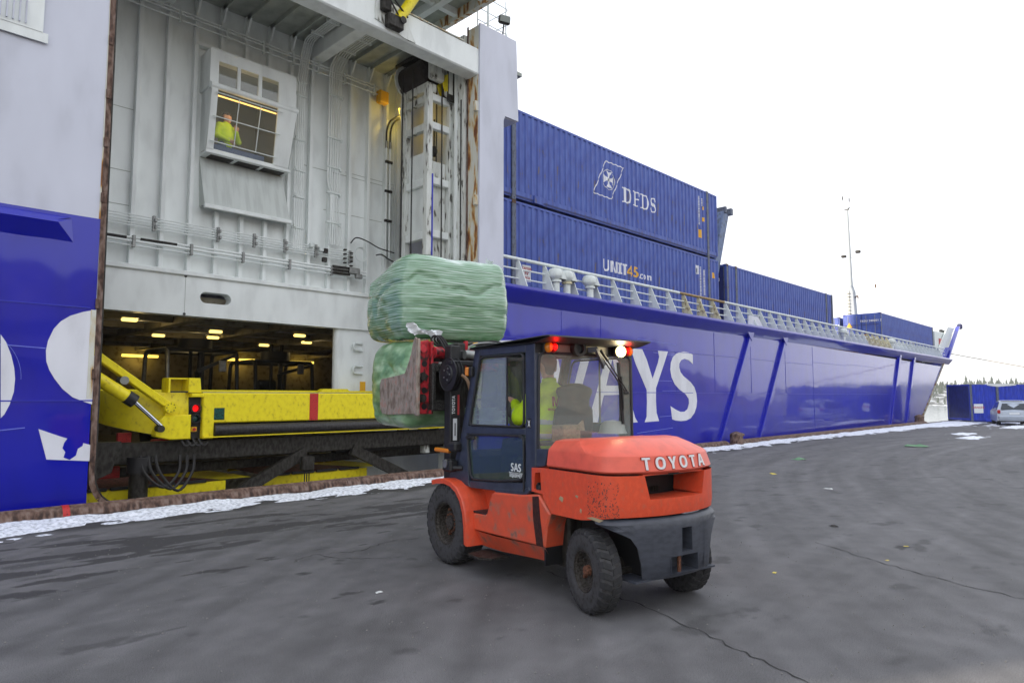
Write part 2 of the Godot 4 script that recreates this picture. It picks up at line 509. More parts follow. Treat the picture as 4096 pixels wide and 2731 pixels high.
const LETTER_A2 := [16.42, 3.252, 16.74, 3.252, 17.70, 1.10, 17.843, 0.955, 17.259, 0.952, 17.22, 1.08]
const LETTER_A3 := [15.963, 2.074, 16.919, 2.086, 17.079, 1.814, 15.897, 1.79]
const LETTER_W1 := [15.22, 3.25, 15.62, 3.25, 14.595, 0.952, 14.273, 0.948]
const LETTER_W2 := [13.666, 2.968, 13.975, 2.997, 14.595, 0.952, 14.273, 0.948]
const LETTER_W3 := [13.666, 2.968, 13.975, 2.997, 13.206, 0.968, 12.898, 0.964]
const LETTER_W4 := [11.689, 3.142, 12.406, 3.197, 13.206, 0.968, 12.898, 0.964]
const LETTER_LS := [2.948, 3.109, 2.76, 3.058, 2.591, 2.983, 2.471, 2.886, 2.387, 2.767, 2.324, 2.586, 2.304, 2.435, 2.317, 2.273, 2.361, 2.145, 2.433, 2.016, 2.54, 1.867, 2.676, 1.743, 2.823, 1.676, 2.984, 1.614, 2.963, 2.352, 2.913, 2.417, 2.89, 2.518, 2.903, 2.634, 2.958, 2.74]
const LETTER_LT := [2.267, 1.276, 2.394, 1.221, 2.562, 1.149, 2.763, 1.075, 2.976, 0.999, 2.98, 0.759, 2.386, 0.824]
const LETTER_LO := [1.749, 2.64, 1.815, 2.537, 1.885, 2.352, 1.931, 2.164, 1.949, 2.007, 1.943, 1.818, 1.901, 1.631, 1.847, 1.495, 1.809, 1.446]
const LOGO_FRAME := [19.106, 10.124, 20.191, 10.139, 19.424, 8.812, 18.368, 8.821]
const LOGO_RING := [19.186, 9.838, 19.502, 9.81, 19.642, 9.525, 19.548, 9.222, 19.358, 9.113, 19.144, 9.131, 18.949, 9.277, 18.912, 9.528, 18.985, 9.719]
const LOGO_C1 := [19.099, 9.73, 19.269, 9.719, 19.428, 9.736, 19.317, 9.52, 19.208, 9.512]

func _ready() -> void:
	# ---- camera, sky, sun, exposure
	var cam := Camera3D.new()
	cam.name = "camera"
	add_child(cam)
	cam.position = Vector3(0, 1.75, 0)
	cam.rotation = Vector3(0.0816, -(PI / 2 - 0.7751), 0)
	cam.fov = 53.66
	cam.near = 0.1
	cam.far = 4000.0
	cam.current = true
	var we := WorldEnvironment.new()
	we.name = "world_environment"
	var env := Environment.new()
	env.background_mode = Environment.BG_SKY
	var sky := Sky.new()
	var sm := ProceduralSkyMaterial.new()
	sm.sky_top_color = Color(0.90, 0.92, 0.96)
	sm.sky_horizon_color = Color(0.96, 0.96, 0.955)
	sm.sky_curve = 0.2
	sm.ground_bottom_color = Color(0.4, 0.4, 0.42)
	sm.ground_horizon_color = Color(0.7, 0.7, 0.72)
	sm.sun_angle_max = 0.0
	sky.sky_material = sm
	env.sky = sky
	env.background_energy_multiplier = 1.0
	env.tonemap_mode = Environment.TONE_MAPPER_LINEAR
	env.tonemap_exposure = 1.75
	env.sdfgi_enabled = true
	env.ssao_enabled = true
	env.ssil_enabled = true
	env.fog_enabled = true
	env.fog_density = 0.0005
	env.fog_light_color = Color(0.93, 0.94, 0.96)
	we.environment = env
	add_child(we)
	var sun := DirectionalLight3D.new()
	sun.name = "sun"
	sun.light_color = Color(1.0, 0.95, 0.87)
	sun.light_energy = 1.3
	sun.light_angular_distance = 0.5
	sun.shadow_enabled = true
	add_child(sun)
	sun.look_at_from_position(Vector3.ZERO, Vector3(0.82, -0.36, 0.46), Vector3.UP)

	make_materials()
	build_ground()
	print("ground")
	build_ship()
	print("ship")
	build_containers()
	print("containers")
	build_lift()
	build_hold_machines()
	print("lift")
	build_forklift()
	print("forklift")
	build_bales()
	print("bales")
	build_people()
	print("people")
	build_small_things()
	print("done")

# ---- the quay, the water and what lies behind
const QZ := -11.75
func build_ground() -> void:
	var x0 := -8.0
	var x1 := 64.0
	var z0 := QZ
	var z1 := 6.25
	var w := 2048
	var h := 512
	var n1 := FastNoiseLite.new()
	n1.seed = 31; n1.frequency = 0.55; n1.fractal_octaves = 4
	var n2 := FastNoiseLite.new()
	n2.seed = 32; n2.frequency = 1.0; n2.fractal_octaves = 5
	var n3 := FastNoiseLite.new()
	n3.seed = 33; n3.frequency = 3.0; n3.fractal_octaves = 3
	var n4 := FastNoiseLite.new()
	n4.seed = 34; n4.frequency = 0.9; n4.fractal_octaves = 3
	var img := Image.create(w, h, false, Image.FORMAT_RGB8)
	for j in h:
		var z := z0 + (z1 - z0) * (j + 0.5) / h
		for i in w:
			var x := x0 + (x1 - x0) * (i + 0.5) / w
			# long worn streaks run with the traffic along the quay and fan out
			var a := n1.get_noise_2d(x * 0.35 + z * 0.12, z * 1.1)
			var b := n2.get_noise_2d(x * 0.9, z * 1.6)
			var d := n3.get_noise_2d(x, z)
			var s := n4.get_noise_2d(x * 0.16 + 9.0, z * 2.6 + x * 0.1)
			var rd := Vector2(x - 26.0, (z - 22.0) * 1.0).length()
			var tr := n4.get_noise_2d(rd * 2.2, atan2(z - 22.0, x - 26.0) * 3.0)
			var g := 0.405 + a * 0.035 + b * 0.035 + d * 0.035 + maxf(s, 0.0) * 0.04 + tr * 0.06 + smoothstep(-4.0, -7.0, z) * 0.0
			# meltwater soaked strips beside the snow and streaks further out
			var wet := 0.0
			var edge := -10.35 + n2.get_noise_2d(x * 0.5, 3.0) * 0.5
			if z < edge: wet = smoothstep(0.0, 0.25, edge - z)
			# ragged damp streaks left where meltwater ran along the quay
			var run := n4.get_noise_2d(x * 0.45 + 3.0, z * 2.3 - x * 0.25) * 0.9 + n2.get_noise_2d(x * 1.1, z * 3.2) * 0.5 + d * 0.2
			var zone := 1.0 - absf(z - (-8.95 + 0.05 * x)) / 1.25
			if x > -3.0 and x < 9.0:
				wet = maxf(wet, smoothstep(0.42, 0.50, run + zone * 0.62 * smoothstep(9.0, 6.5, x)))
			var zone2 := 1.0 - absf(z - (-7.6 + 0.04 * x)) / 0.55
			if x > -5.0 and x < 3.6:
				wet = maxf(wet, smoothstep(0.40, 0.48, run + zone2 * 0.55 * smoothstep(3.6, 2.0, x)))
			g = lerpf(g, 0.255, wet)
			# odd oily blots
			var o := smoothstep(0.42, 0.52, n2.get_noise_2d(x * 0.8 + 40.0, z * 1.3))
			g = lerpf(g, 0.30, o * 0.7)
			img.set_pixel(i, j, Color(g * 1.0, g * 0.99, g * 1.0))
	var m := StandardMaterial3D.new()
	# stone grain repeats at hand size; the stains of the whole quay lie over it
	m.albedo_texture = ntex(41, 0.22, [0.66, 0.90, 1.0, 1.0], [0.22, 0.42, 0.62, 0.9], 1024, 4)
	m.normal_enabled = true
	m.normal_texture = ntex(42, 0.22, [], [], 1024, 4, FastNoiseLite.TYPE_SIMPLEX_SMOOTH, 5.0)
	m.normal_scale = 0.6
	m.roughness = 0.82
	m.detail_enabled = true
	m.detail_blend_mode = BaseMaterial3D.BLEND_MODE_MUL
	m.detail_uv_layer = BaseMaterial3D.DETAIL_UV_2
	m.detail_albedo = ImageTexture.create_from_image(img)
	M.asphalt = m
	# the sheet: fine cells near the camera, so that the surface is not dead flat
	var nb := FastNoiseLite.new()
	nb.seed = 35; nb.frequency = 0.25; nb.fractal_octaves = 3
	var st := SurfaceTool.new()
	st.begin(Mesh.PRIMITIVE_TRIANGLES)
	var xs := PackedFloat32Array([-400.0, -60.0, -20.0])
	for i in 129: xs.append(-8.0 + i * 0.5625)
	for q: float in [80.0, 120.0, 300.0, 900.0]: xs.append(q)
	var zs := PackedFloat32Array()
	for i in 41: zs.append(QZ + i * 0.45)
	for q: float in [12.0, 30.0, 80.0, 300.0]: zs.append(q)
	for z in zs:
		for x in xs:
			st.set_uv2(Vector2((x - x0) / (x1 - x0), (z - z0) / (z1 - z0)))
			st.set_uv(Vector2(x, z) * 0.45)
			st.set_tangent(Plane(1, 0, 0, 1))
			st.set_normal(Vector3.UP)
			st.add_vertex(Vector3(x, 0.0, z))
	var cx := xs.size()
	for j in zs.size() - 1:
		for i in cx - 1:
			var k := j * cx + i
			st.add_index(k); st.add_index(k + 1); st.add_index(k + cx)
			st.add_index(k + 1); st.add_index(k + cx + 1); st.add_index(k + cx)
	var g := MeshInstance3D.new()
	g.name = "ground"
	g.mesh = st.commit()
	g.material_override = m
	add_child(g)
	tag(g, "worn grey asphalt of the quay with damp streaks", "ground", "", "structure")
	# cracks
	var rng := RandomNumberGenerator.new()
	rng.seed = 5
	for line: PackedVector3Array in [
			p3([5.2, 0, -4.6, 5.0, 0, -3.6, 4.75, 0, -2.75, 4.45, 0, -2.0, 4.28, 0, -1.4, 4.1, 0, -0.9, 3.9, 0, -0.45, 3.75, 0, -0.1]),
			p3([3.9, 0, -0.45, 4.05, 0, -0.42, 4.3, 0, -0.5, 4.6, 0, -0.56]),
			p3([3.6, 0, -6.8, 3.95, 0, -6.9, 4.4, 0, -6.75, 4.9, 0, -6.9, 5.3, 0, -6.8]),
			p3([3.95, 0, -6.9, 4.1, 0, -6.5, 4.45, 0, -6.2]),
			p3([8.5, 0, -3.2, 8.0, 0, -2.4, 7.6, 0, -1.6, 7.3, 0, -0.7])]:
		var pts := spline(line, 10)
		var b := Bld.new()
		var prev: Array[Vector3] = []
		for i in pts.size():
			var d := (pts[mini(i + 1, pts.size() - 1)] - pts[maxi(i - 1, 0)]).normalized()
			var s := Vector3(-d.z, 0, d.x)
			var p := pts[i] + s * rng.randf_range(-0.03, 0.03) + Vector3(0, 0.004, 0)
			var ww := rng.randf_range(0.002, 0.008)
			var cur: Array[Vector3] = [p - s * ww, p + s * ww]
			if i > 0: b.quad(prev[1], prev[0], cur[0], cur[1])
			prev = cur
		obj("crack", b, M.crack, g)
	# quay wall and water
	var qw := Bld.new().span(Vector3(-300, -6, QZ - 0.5), Vector3(500, -0.02, QZ - 0.001))
	var q := obj("quay_wall", qw, mat("quay_concrete", rgb(120, 116, 110), 0.9, 0.0, T.grub, Vector3(0.4, 0.4, 0.4), null, 1.0, true))
	tag(q, "concrete wall under the quay edge", "wall", "", "structure")
	var wm := mat("water", rgb(120, 132, 140), 0.08, 0.0, null, Vector3(0.05, 0.05, 0.05), T.bump, 0.35, true)
	wm.metallic_specular = 0.7
	var wt := Bld.new()
	wt.quad(Vector3(-600, -2.0, QZ), Vector3(2500, -2.0, QZ), Vector3(2500, -2.0, -2500), Vector3(-600, -2.0, -2500))
	tag(obj("water", wt, wm), "calm bright harbour water beyond the bow", "water", "", "structure")
	# rusty steel pipe that edges the quay
	build_curb()
	build_snow()
	build_far_shore()
	# stony slope behind the camera, which the glass and the hull mirror
	var rows := []
	var hn := FastNoiseLite.new()
	hn.seed = 44; hn.frequency = 0.04; hn.fractal_octaves = 5
	for i in 56:
		var row := PackedVector3Array()
		var x := -130.0 + i * 6.0
		for j in 13:
			var t := j / 12.0
			var fall := smoothstep(195.0, 140.0, x)
			row.append(Vector3(x, -0.5 + t * (15.0 * fall + 1.0) + hn.get_noise_2d(x, t * 60.0) * 6.0 * t, 46.0 + t * 26.0 + hn.get_noise_2d(x * 1.3, t * 90.0 + 300.0) * 7.0))
		rows.append(row)
	tag(obj("rock_slope", Bld.new().surf(rows, true), M.rock, null, 40), "brown rocky slope across the road from the quay", "slope", "", "structure")

func build_curb() -> void:
	var k := 0
	for seg: Array in [[-12.0, 1.5], [1.5, 7.2], [7.2, 13.4], [13.4, 18.6], [18.6, 22.98], [23.55, 29.5], [29.5, 36.0], [36.0, 43.0], [43.0, 50.0]]:
		var a: float = seg[0] + 0.006
		var b: float = seg[1] - 0.006
		var bl := Bld.new()
		var t0 := 0.22 if k == 5 else 0.0
		var t1 := 0.22 if k == 4 else 0.0
		# half-sunk pipe with tapered ends beside the bollard
		var rows := []
		for i in 9:
			var row := PackedVector3Array()
			var w := PI * (i / 8.0)
			var y := sin(w) * 0.15 + 0.03
			row.append(Vector3(a + t0 * (y / 0.18), y, -11.62 + cos(w) * 0.15))
			row.append(Vector3(b - t1 * (y / 0.18), y, -11.62 + cos(w) * 0.15))
			rows.append(row)
		bl.surf(rows)
		for i in range(1, 8):
			bl.tri(rows[0][0], rows[i][0], rows[i + 1][0]); bl.tri(rows[0][1], rows[i + 1][1], rows[i][1])
		bl.box(Vector3((a + b) / 2, 0.005, -11.62), Vector3(b - a, 0.03, 0.30))
		var names := ["leftmost rusty pipe kerb with a red paint mark", "rusty pipe kerb before the open ship door, left half", "rusty pipe kerb before the open ship door, right half", "rusty pipe kerb hidden beyond the forklift cab", "rusty pipe kerb ending at the mushroom bollard, forklift side", "rusty pipe kerb starting right of the mushroom bollard", "rusty pipe kerb below the first pair of hull ribs", "rusty pipe kerb along the middle of the bow hull", "farthest rusty pipe kerb below the bow tip"]
		var o := obj("quay_kerb", bl, M.rust, null, 50)
		tag(o, names[k], "kerb", "pipe kerbs along the quay edge")
		if k == 1:
			var rows2 := []
			for i in 8:
				var w := PI * (0.02 + 0.6 * i / 7.0)
				var rr := 0.1525
				rows2.append(PackedVector3Array([Vector3(2.52, sin(w) * rr + 0.03, -11.62 + cos(w) * rr), Vector3(2.61, sin(w) * rr + 0.03, -11.62 + cos(w) * rr)]))
			obj("paint_mark", Bld.new().surf(rows2), M.red_paint, o, 50)
		k += 1

func build_snow() -> void:
	var n1 := FastNoiseLite.new()
	n1.seed = 51; n1.frequency = 2.2; n1.fractal_octaves = 5
	var n2 := FastNoiseLite.new()
	n2.seed = 52; n2.frequency = 0.35; n2.fractal_octaves = 3
	for spec: Array in [[-6.0, 10.5, 0.035, -10.72, "dirty ridge of snow lying along the kerb before the ship door"], [10.5, 58.0, 0.075, -10.75, "band of snow along the kerb beneath the bow hull"]]:
		var rows := []
		var dx: float = spec[2]
		var cnt := int((spec[1] - spec[0]) / dx)
		for i in cnt + 1:
			var x: float = spec[0] + i * dx
			var row := PackedVector3Array()
			var reach: float = spec[3] + n2.get_noise_2d(x * 2.0, 0.0) * 0.32
			if x < 4.5: reach += 0.30 * smoothstep(4.5, 0.0, x)
			if x > 28.0: reach += 0.55 * smoothstep(28.0, 40.0, x) * (1.0 if x < 45.0 else 1.8)
			for j in 27:
				var z := -11.47 + j * (0.055 if x < 10.5 else 0.075)
				var t := clampf((reach - z) / 0.55, -1.0, 1.0)
				var hh := minf(t, (z + 11.47) * 6.0 + 0.15) * 0.05 + n1.get_noise_2d(x * 0.45, z * 1.3) * 0.05 + n1.get_noise_2d(x * 1.8, z * 3.0) * 0.012
				row.append(Vector3(x, hh, z))
			rows.append(row)
		var o := obj("snow", Bld.new().surf(rows, true), M.snow, null, 70)
		tag(o, spec[4], "snow", "", "stuff")
	# far tongues of snow near the damaged container and the car
	var b := Bld.new()
	for s: Array in [[46.0, 60.0, -9.9, 0.7], [47.5, 66.0, -7.9, 0.6], [45.0, 58.0, -6.6, 0.5], [33.0, 36.0, -6.3, 0.35], [36.5, 39.0, -7.2, 0.4]]:
		var rows := []
		for i in 61:
			var x: float = lerpf(s[0], s[1], i / 60.0)
			var row := PackedVector3Array()
			for j in 9:
				var q := (j / 8.0) * 2.0 - 1.0
				var z: float = s[2] + q * s[3] * 1.6
				var hh := 0.05 * (1.0 - q * q * 1.6) * sin(PI * i / 60.0) + n1.get_noise_2d(x * 0.8, z * 2.0) * 0.05 - 0.015
				row.append(Vector3(x, hh, z))
			rows.append(row)
		b.surf(rows, true)
	tag(obj("snow", b, M.snow, null, 70), "thin streaks of trampled snow by the damaged container and car", "snow", "", "stuff")

func build_far_shore() -> void:
	var hn := FastNoiseLite.new()
	hn.seed = 61; hn.frequency = 0.01; hn.fractal_octaves = 4
	# far wooded shore, seen right of the bow
	var rows := []
	for i in 61:
		var row := PackedVector3Array()
		var w := -0.30 + i * 0.016
		var dir := Vector3(cos(w), 0, -sin(w))
		for j in 11:
			var t := j / 10.0
			var dist := 330.0 + t * 130.0 + hn.get_noise_2d(w * 600.0, t * 40.0) * 22.0
			var y := -2.2 + pow(t, 0.8) * 10.0 + hn.get_noise_2d(w * 700.0 + 50.0, t * 60.0) * 4.0 * t
			row.append(dir * dist + Vector3(0, y, 0))
		rows.append(row)
	tag(obj("hill", Bld.new().surf(rows), M.hill, null, 50), "low snow-patched hill across the water", "hill", "", "structure")
	var rng := RandomNumberGenerator.new()
	rng.seed = 62
	var b := Bld.new()
	for i in 1500:
		var w := rng.randf_range(-0.22, 0.5)
		var t := sqrt(rng.randf())
		var dist := 330.0 + t * 125.0
		var y := -2.5 + pow(t, 0.8) * 10.0
		conifer(b, Vector3(cos(w), 0, -sin(w)) * dist + Vector3(0, y, 0), rng.randf_range(2.2, 4.2), rng, 3)
	tag(obj("distant_forest", b, M.fir), "misty mass of trees covering the hill across the water", "forest", "", "stuff")
	for i in 16:
		var w := 0.055 + i * 0.0085 + rng.randf_range(-0.003, 0.003)
		var dist := rng.randf_range(440.0, 458.0)
		var hgt := rng.randf_range(4.0, 6.5)
		var at := Vector3(cos(w), 0, -sin(w)) * dist + Vector3(0, 7.0, 0)
		var t := thing("pine_tree", "dark conifer standing on the ridge across the water above the damaged container", "tree", at, 0.0, "conifers on the far ridge")
		var cb := Bld.new()
		conifer(cb, Vector3.ZERO, hgt, rng, 6)
		obj("crown", cb, M.fir, t)
		obj("trunk", Bld.new().rod(Vector3(0, -1.0, 0), Vector3(0, hgt * 0.8, 0), 0.22, 6), M.fir_trunk, t)

func conifer(b: Bld, at: Vector3, h: float, rng: RandomNumberGenerator, tiers: int) -> void:
	for k in tiers:
		var y0 := h * (0.14 + 0.80 * k / tiers)
		var r := h * 0.26 * (1.0 - 0.75 * k / tiers) * rng.randf_range(0.75, 1.2)
		var top := at + Vector3(rng.randf_range(-0.1, 0.1) * h * 0.3, y0 + h * 0.34, 0)
		for j in 7:
			var w0 := TAU * j / 7.0 + k
			var w1 := w0 + TAU / 7.0 * rng.randf_range(0.6, 1.0)
			var rr := r * rng.randf_range(0.6, 1.15)
			b.tri(top, at + Vector3(cos(w1) * rr, y0 + rng.randf_range(-0.06, 0.06) * h, sin(w1) * rr), at + Vector3(cos(w0) * rr, y0 + rng.randf_range(-0.06, 0.06) * h, sin(w0) * rr))

# ---- the ship
const HZ := -12.0
const WZ := -14.93
func hull_sheet(x0: float, x1: float, y0: float, y1: float, nx: int, ny: int, bow := false) -> Bld:
	# plating with the slight hollows that welding leaves between its frames
	var hn := FastNoiseLite.new()
	hn.seed = 71; hn.frequency = 0.5; hn.fractal_octaves = 2
	var rows := []
	for j in ny + 1:
		var row := PackedVector3Array()
		var ty := j / float(ny)
		var y := lerpf(y0, y1, ty)
		for i in nx + 1:
			var tx := i / float(nx)
			var xe := x1
			if bow: xe = 55.0 + (y - 0.19) * 2.28
			var x := lerpf(x0, xe, tx)
			var dz := (0.0006 if bow else 0.0018) * sin(x * TAU / 0.7) + 0.004 * hn.get_noise_2d(x, y * 0.8)
			if bow: dz -= bow_in(x)
			row.append(Vector3(x, y, HZ + dz))
		rows.append(row)
	return Bld.new().surf(rows)

# how far the plating falls back from the side towards the bow
func bow_in(x: float) -> float:
	# straight to 20 m, then easing into an even inward run
	var d := maxf(x - 20.0, 0.0)
	return 0.035 * (d * d / 20.0 if d < 10.0 else d - 5.0)

# where a place measured on the flat side falls once the plating runs inwards
func on_bow(x12: float, y12: float, out := 0.0) -> Vector3:
	var x := x12
	for k in 30: x = x12 * (12.0 + bow_in(x)) / 12.0
	var q := (12.0 + bow_in(x)) / 12.0
	return Vector3(x, 1.75 + (y12 - 1.75) * q, HZ - bow_in(x) + out)

func flat_letter(called: String, a: Array, m: Material, parent: Node) -> void:
	obj(called, Bld.new().prism(pv(a), HZ + 0.002, HZ + 0.009, 2), m, parent)

func build_ship() -> void:
	var ship := thing("cargo_ship", "blue and white cargo ship moored with its side door open", "ship")
	# hull, aft of the door
	var hull := obj("hull", hull_sheet(-14.0, 2.93, -2.4, 4.55, 120, 30), M.hull_blue, ship, 60)
	hull.set_meta("label", "glossy dark blue hull plating")
	var hf := obj("bow_plating", hull_sheet(11.1, 65.0, -2.4, 4.18, 460, 24, true), M.hull_blue, hull, 60)
	hf.set_meta("label", "blue hull plating between the door and the bow")
	# seams standing a hair proud of the plating
	for s: Array in [[-14.0, 2.85, 3.13], [-14.0, 2.95, 1.69], [11.5, 33.1, 3.26], [33.1, 38.6, 3.40], [38.6, 46.0, 3.48], [11.5, 38.5, 1.88], [38.5, 46.5, 1.90]]:
		var sb := Bld.new()
		var cnt := int((s[1] - s[0]) / 1.0) + 1
		for i in cnt:
			var xa: float = lerpf(s[0], s[1], float(i) / cnt)
			var xb: float = lerpf(s[0], s[1], float(i + 1) / cnt)
			var za := HZ - bow_in(xa)
			var zb := HZ - bow_in(xb)
			sb.bar(Vector3(xa, s[2], za + 0.002), Vector3(xb, s[2], zb + 0.002), 0.02, 0.018)
		obj("weld_seam", sb, M.seam_blue, hull)
	for s: Array in [[16.0, 3.3, 4.1], [14.2, 1.9, 4.1], [20.2, 1.9, 3.26], [26.0, 1.9, 4.1], [33.1, 0.0, 4.1], [29.6, 1.9, 4.1], [22.9, 1.9, 4.1]]:
		obj("weld_seam", Bld.new().box(Vector3(s[0], (s[1] + s[2]) / 2, HZ + 0.001 - bow_in(s[0])), Vector3(0.014, s[2] - s[1], 0.016)), M.seam_blue, hull)
	# pale scratches rubbed into the paint
	for s: Array in [[17.8, 0.62, 19.9, 0.72], [19.3, 1.94, 20.6, 1.95], [19.1, 1.10, 19.9, 1.12], [18.9, 2.27, 19.9, 2.27], [17.9, 3.56, 20.2, 3.5], [-1.0, 1.0, 2.1, 1.3], [1.7, 2.5, 2.3, 2.47], [18.8, 3.18, 20.4, 3.12]]:
		obj("scratch", Bld.new().bar(Vector3(s[0], s[1], HZ + 0.004), Vector3(s[2], s[3], HZ + 0.004), 0.008, 0.012), M.scratch, hull)
	# long scrapes in arcs left of the door
	for arc: Array in [[1.4, 2.0, 0.62, 0.0, 0.9]]:
		var ap := PackedVector3Array()
		for i in 17:
			var w: float = lerpf(arc[3], arc[4], i / 16.0)
			ap.append(Vector3(arc[0] + cos(w) * arc[2], arc[1] + sin(w) * arc[2] * 1.15, HZ + 0.003))
		obj("scratch", Bld.new().tube(ap, 0.003, 4), M.scratch, hull)
	# hull top band that leans outwards, with a lip, to the bow
	var rows := []
	for q: Vector2 in [Vector2(-12.001, 4.13), Vector2(-11.72, 4.44), Vector2(-11.70, 4.50), Vector2(-11.715, 4.57), Vector2(-12.3, 4.585)]:
		var row := PackedVector3Array()
		for i in 81:
			var x := 11.1 + i * 0.69
			row.append(Vector3(x, q.y * (1.0 + 0.0) + bow_in(x) / 12.0 * (q.y - 1.75), q.x - bow_in(x)))
		rows.append(row)
	obj("sponson_band", Bld.new().surf(rows), M.hull_blue, hull, 35)
	var dk := Bld.new()
	dk.span(Vector3(12.5, 4.3, -31.0), Vector3(44.0, 4.57, -13.6)).span(Vector3(44.0, 4.3, -28.0), Vector3(62.0, 4.565, -14.4))
	obj("fore_deck", dk, M.deck_red, ship)
	# raked box ribs on the bow
	for r: Array in [[23.12, 0.1, 25.85, 4.30], [26.4, 0.1, 29.2, 4.30], [43.95, 0.1, 46.4, 4.40], [47.2, 0.1, 49.6, 4.40]]:
		var a := on_bow(r[0] - (r[2] - r[0]) * 0.33, r[1] - 1.4, 0.03)
		var b := on_bow(r[2], r[3], 0.05)
		obj("fender_rib", Bld.new().bar(a, b, 0.22 if r[0] < 40.0 else 0.34, 0.16, Vector3(0, 0, 1), 0.015), M.hull_blue, hull)
		obj("rib_bracket", Bld.new().prism(pv([b.x - 0.55, b.y + 0.06, b.x + 0.12, b.y + 0.06, b.x - 0.14, b.y - 0.35]), b.z, b.z + 0.10, 2), M.hull_blue, hull)
	# stem: the front of the bow turns away behind the raked edge
	var st := Bld.new()
	for j in 10:
		var a := on_bow(50.6 + (j * 0.65 - 0.19 - 1.0) * 1.755, j * 0.65 - 1.0)
		var b := on_bow(50.6 + (j * 0.65 + 0.65 - 0.19 - 1.0) * 1.755, j * 0.65 - 0.35)
		st.quad(a, a + Vector3(0.9, 0, -2.5), b + Vector3(0.9, 0, -2.5), b)
		st.quad(a + Vector3(0.9, 0, -2.5), a + Vector3(1.2, 0, -9.0), b + Vector3(1.2, 0, -9.0), b + Vector3(0.9, 0, -2.5))
	obj("stem", st, M.hull_blue, hull)
	var sg := Bld.new()
	sg.bar(on_bow(50.3, 0.0, 0.02), on_bow(58.0, 4.45, 0.02), 0.12, 0.10, Vector3(0, 0, 1))
	obj("stem_guard", sg, mat("stem_pale", rgb(206, 204, 196), 0.6, 0.0, T.rustpaint, Vector3(0.5, 0.2, 0.5), null, 1.0, true), hull)
	obj("stem_bar", Bld.new().bar(on_bow(58.6, 4.4), on_bow(62.9, 7.25), 0.16, 0.3, Vector3(0, 0, 1)), M.hull_blue, hull)
	var sp := PackedVector2Array()
	for q: Vector2 in [Vector2(57.6, 4.6), Vector2(58.9, 4.6), Vector2(62.7, 7.15), Vector2(60.9, 7.15), Vector2(58.6, 5.5)]:
		var w := on_bow(q.x, q.y)
		sp.append(Vector2(w.x, w.y))
	obj("bow_bulwark", Bld.new().prism(sp, -13.95, -13.85, 2), M.rail_white, hull)
	# lettering on the hull
	for a: Array in [LETTER_Y, LETTER_S, LETTER_LS, LETTER_LT, LETTER_LO, LETTER_W4, LETTER_W2]:
		flat_letter("hull_letter", a, M.letter_white, hull)
	var la := Bld.new()
	la.prism(pv(LETTER_A1), HZ + 0.002, HZ + 0.009, 2)
	la.prism(pv(LETTER_A2), HZ + 0.0025, HZ + 0.0095, 2)
	la.prism(pv(LETTER_A3), HZ + 0.003, HZ + 0.010, 2)
	obj("hull_letter", la, M.letter_white, hull)
	for a: Array in [LETTER_W1, LETTER_W3]:
		obj("hull_letter", Bld.new().prism(pv(a), HZ + 0.003, HZ + 0.010, 2), M.letter_white, hull)
	var blot := pv([2.60, 1.06, 2.66, 1.16, 2.72, 1.12, 2.78, 1.15, 2.86, 1.10, 2.84, 1.0, 2.78, 0.96, 2.76, 0.86, 2.68, 0.80, 2.60, 0.84, 2.62, 0.92, 2.58, 0.98])
	obj("paint_blot", Bld.new().prism(blot, HZ + 0.0105, HZ + 0.0125, 2), M.hull_blue, hull)
	# long horizontal fender box beside the door
	var fb := Bld.new()
	var sect := [Vector2(4.50, 0.0), Vector2(4.42, 0.11), Vector2(4.37, 0.15), Vector2(4.12, 0.0)]
	for i in 3:
		var a: Vector2 = sect[i]
		var b: Vector2 = sect[i + 1]
		fb.quad(Vector3(-14, b.x, HZ + b.y), Vector3(2.34 if b.y > 0.05 else 2.58, b.x, HZ + b.y), Vector3(2.34 if a.y > 0.05 else 2.54, a.x, HZ + a.y), Vector3(-14, a.x, HZ + a.y))
	obj("side_fender", fb, M.hull_blue, hull, 30)
	var fe := Bld.new()
	fe.quad(Vector3(2.34, 4.37, HZ + 0.15), Vector3(2.58, 4.12, HZ + 0.004), Vector3(2.54, 4.47, HZ + 0.004), Vector3(2.34, 4.42, HZ + 0.11))
	obj("fender_end", fe, M.hull_blue, hull)
	# rusty door edge, down to its rounded lower corner
	var de := Bld.new()
	var ep := PackedVector3Array([Vector3(2.955, 12.0, 0), Vector3(2.955, 8.2, 0), Vector3(2.97, 4.0, 0), Vector3(2.985, 0.85, 0)])
	for i in 7:
		var w := PI + (PI / 2) * i / 6.0
		ep.append(Vector3(3.38 + cos(w) * 0.40, 0.55 + sin(w) * 0.52, 0))
	ep.append(Vector3(4.2, 0.02, 0))
	for i in ep.size() - 1:
		var a := ep[i]
		var b := ep[i + 1]
		var s := (b - a).normalized()
		var q := Vector3(-s.y, s.x, 0) * 0.04
		de.quad(a - q + Vector3(0, 0, HZ + 0.012), b - q + Vector3(0, 0, HZ + 0.012), b + q + Vector3(0, 0, HZ + 0.012), a + q + Vector3(0, 0, HZ + 0.012))
		de.quad(a + q + Vector3(0, 0, HZ + 0.012), b + q + Vector3(0, 0, HZ + 0.012), b + q + Vector3(0, 0, HZ - 0.3), a + q + Vector3(0, 0, HZ - 0.3))
	obj("door_edge", de, M.rust, hull, 30)
	var ds := Bld.new()
	for i in ep.size() - 1:
		var s := (ep[i + 1] - ep[i]).normalized()
		var q := Vector3(-s.y, s.x, 0) * 0.052
		ds.rod(ep[i] + q + Vector3(0, 0, HZ + 0.005), ep[i + 1] + q + Vector3(0, 0, HZ + 0.005), 0.013, 6)
	obj("rubber_seal", ds, M.dark_steel, hull)
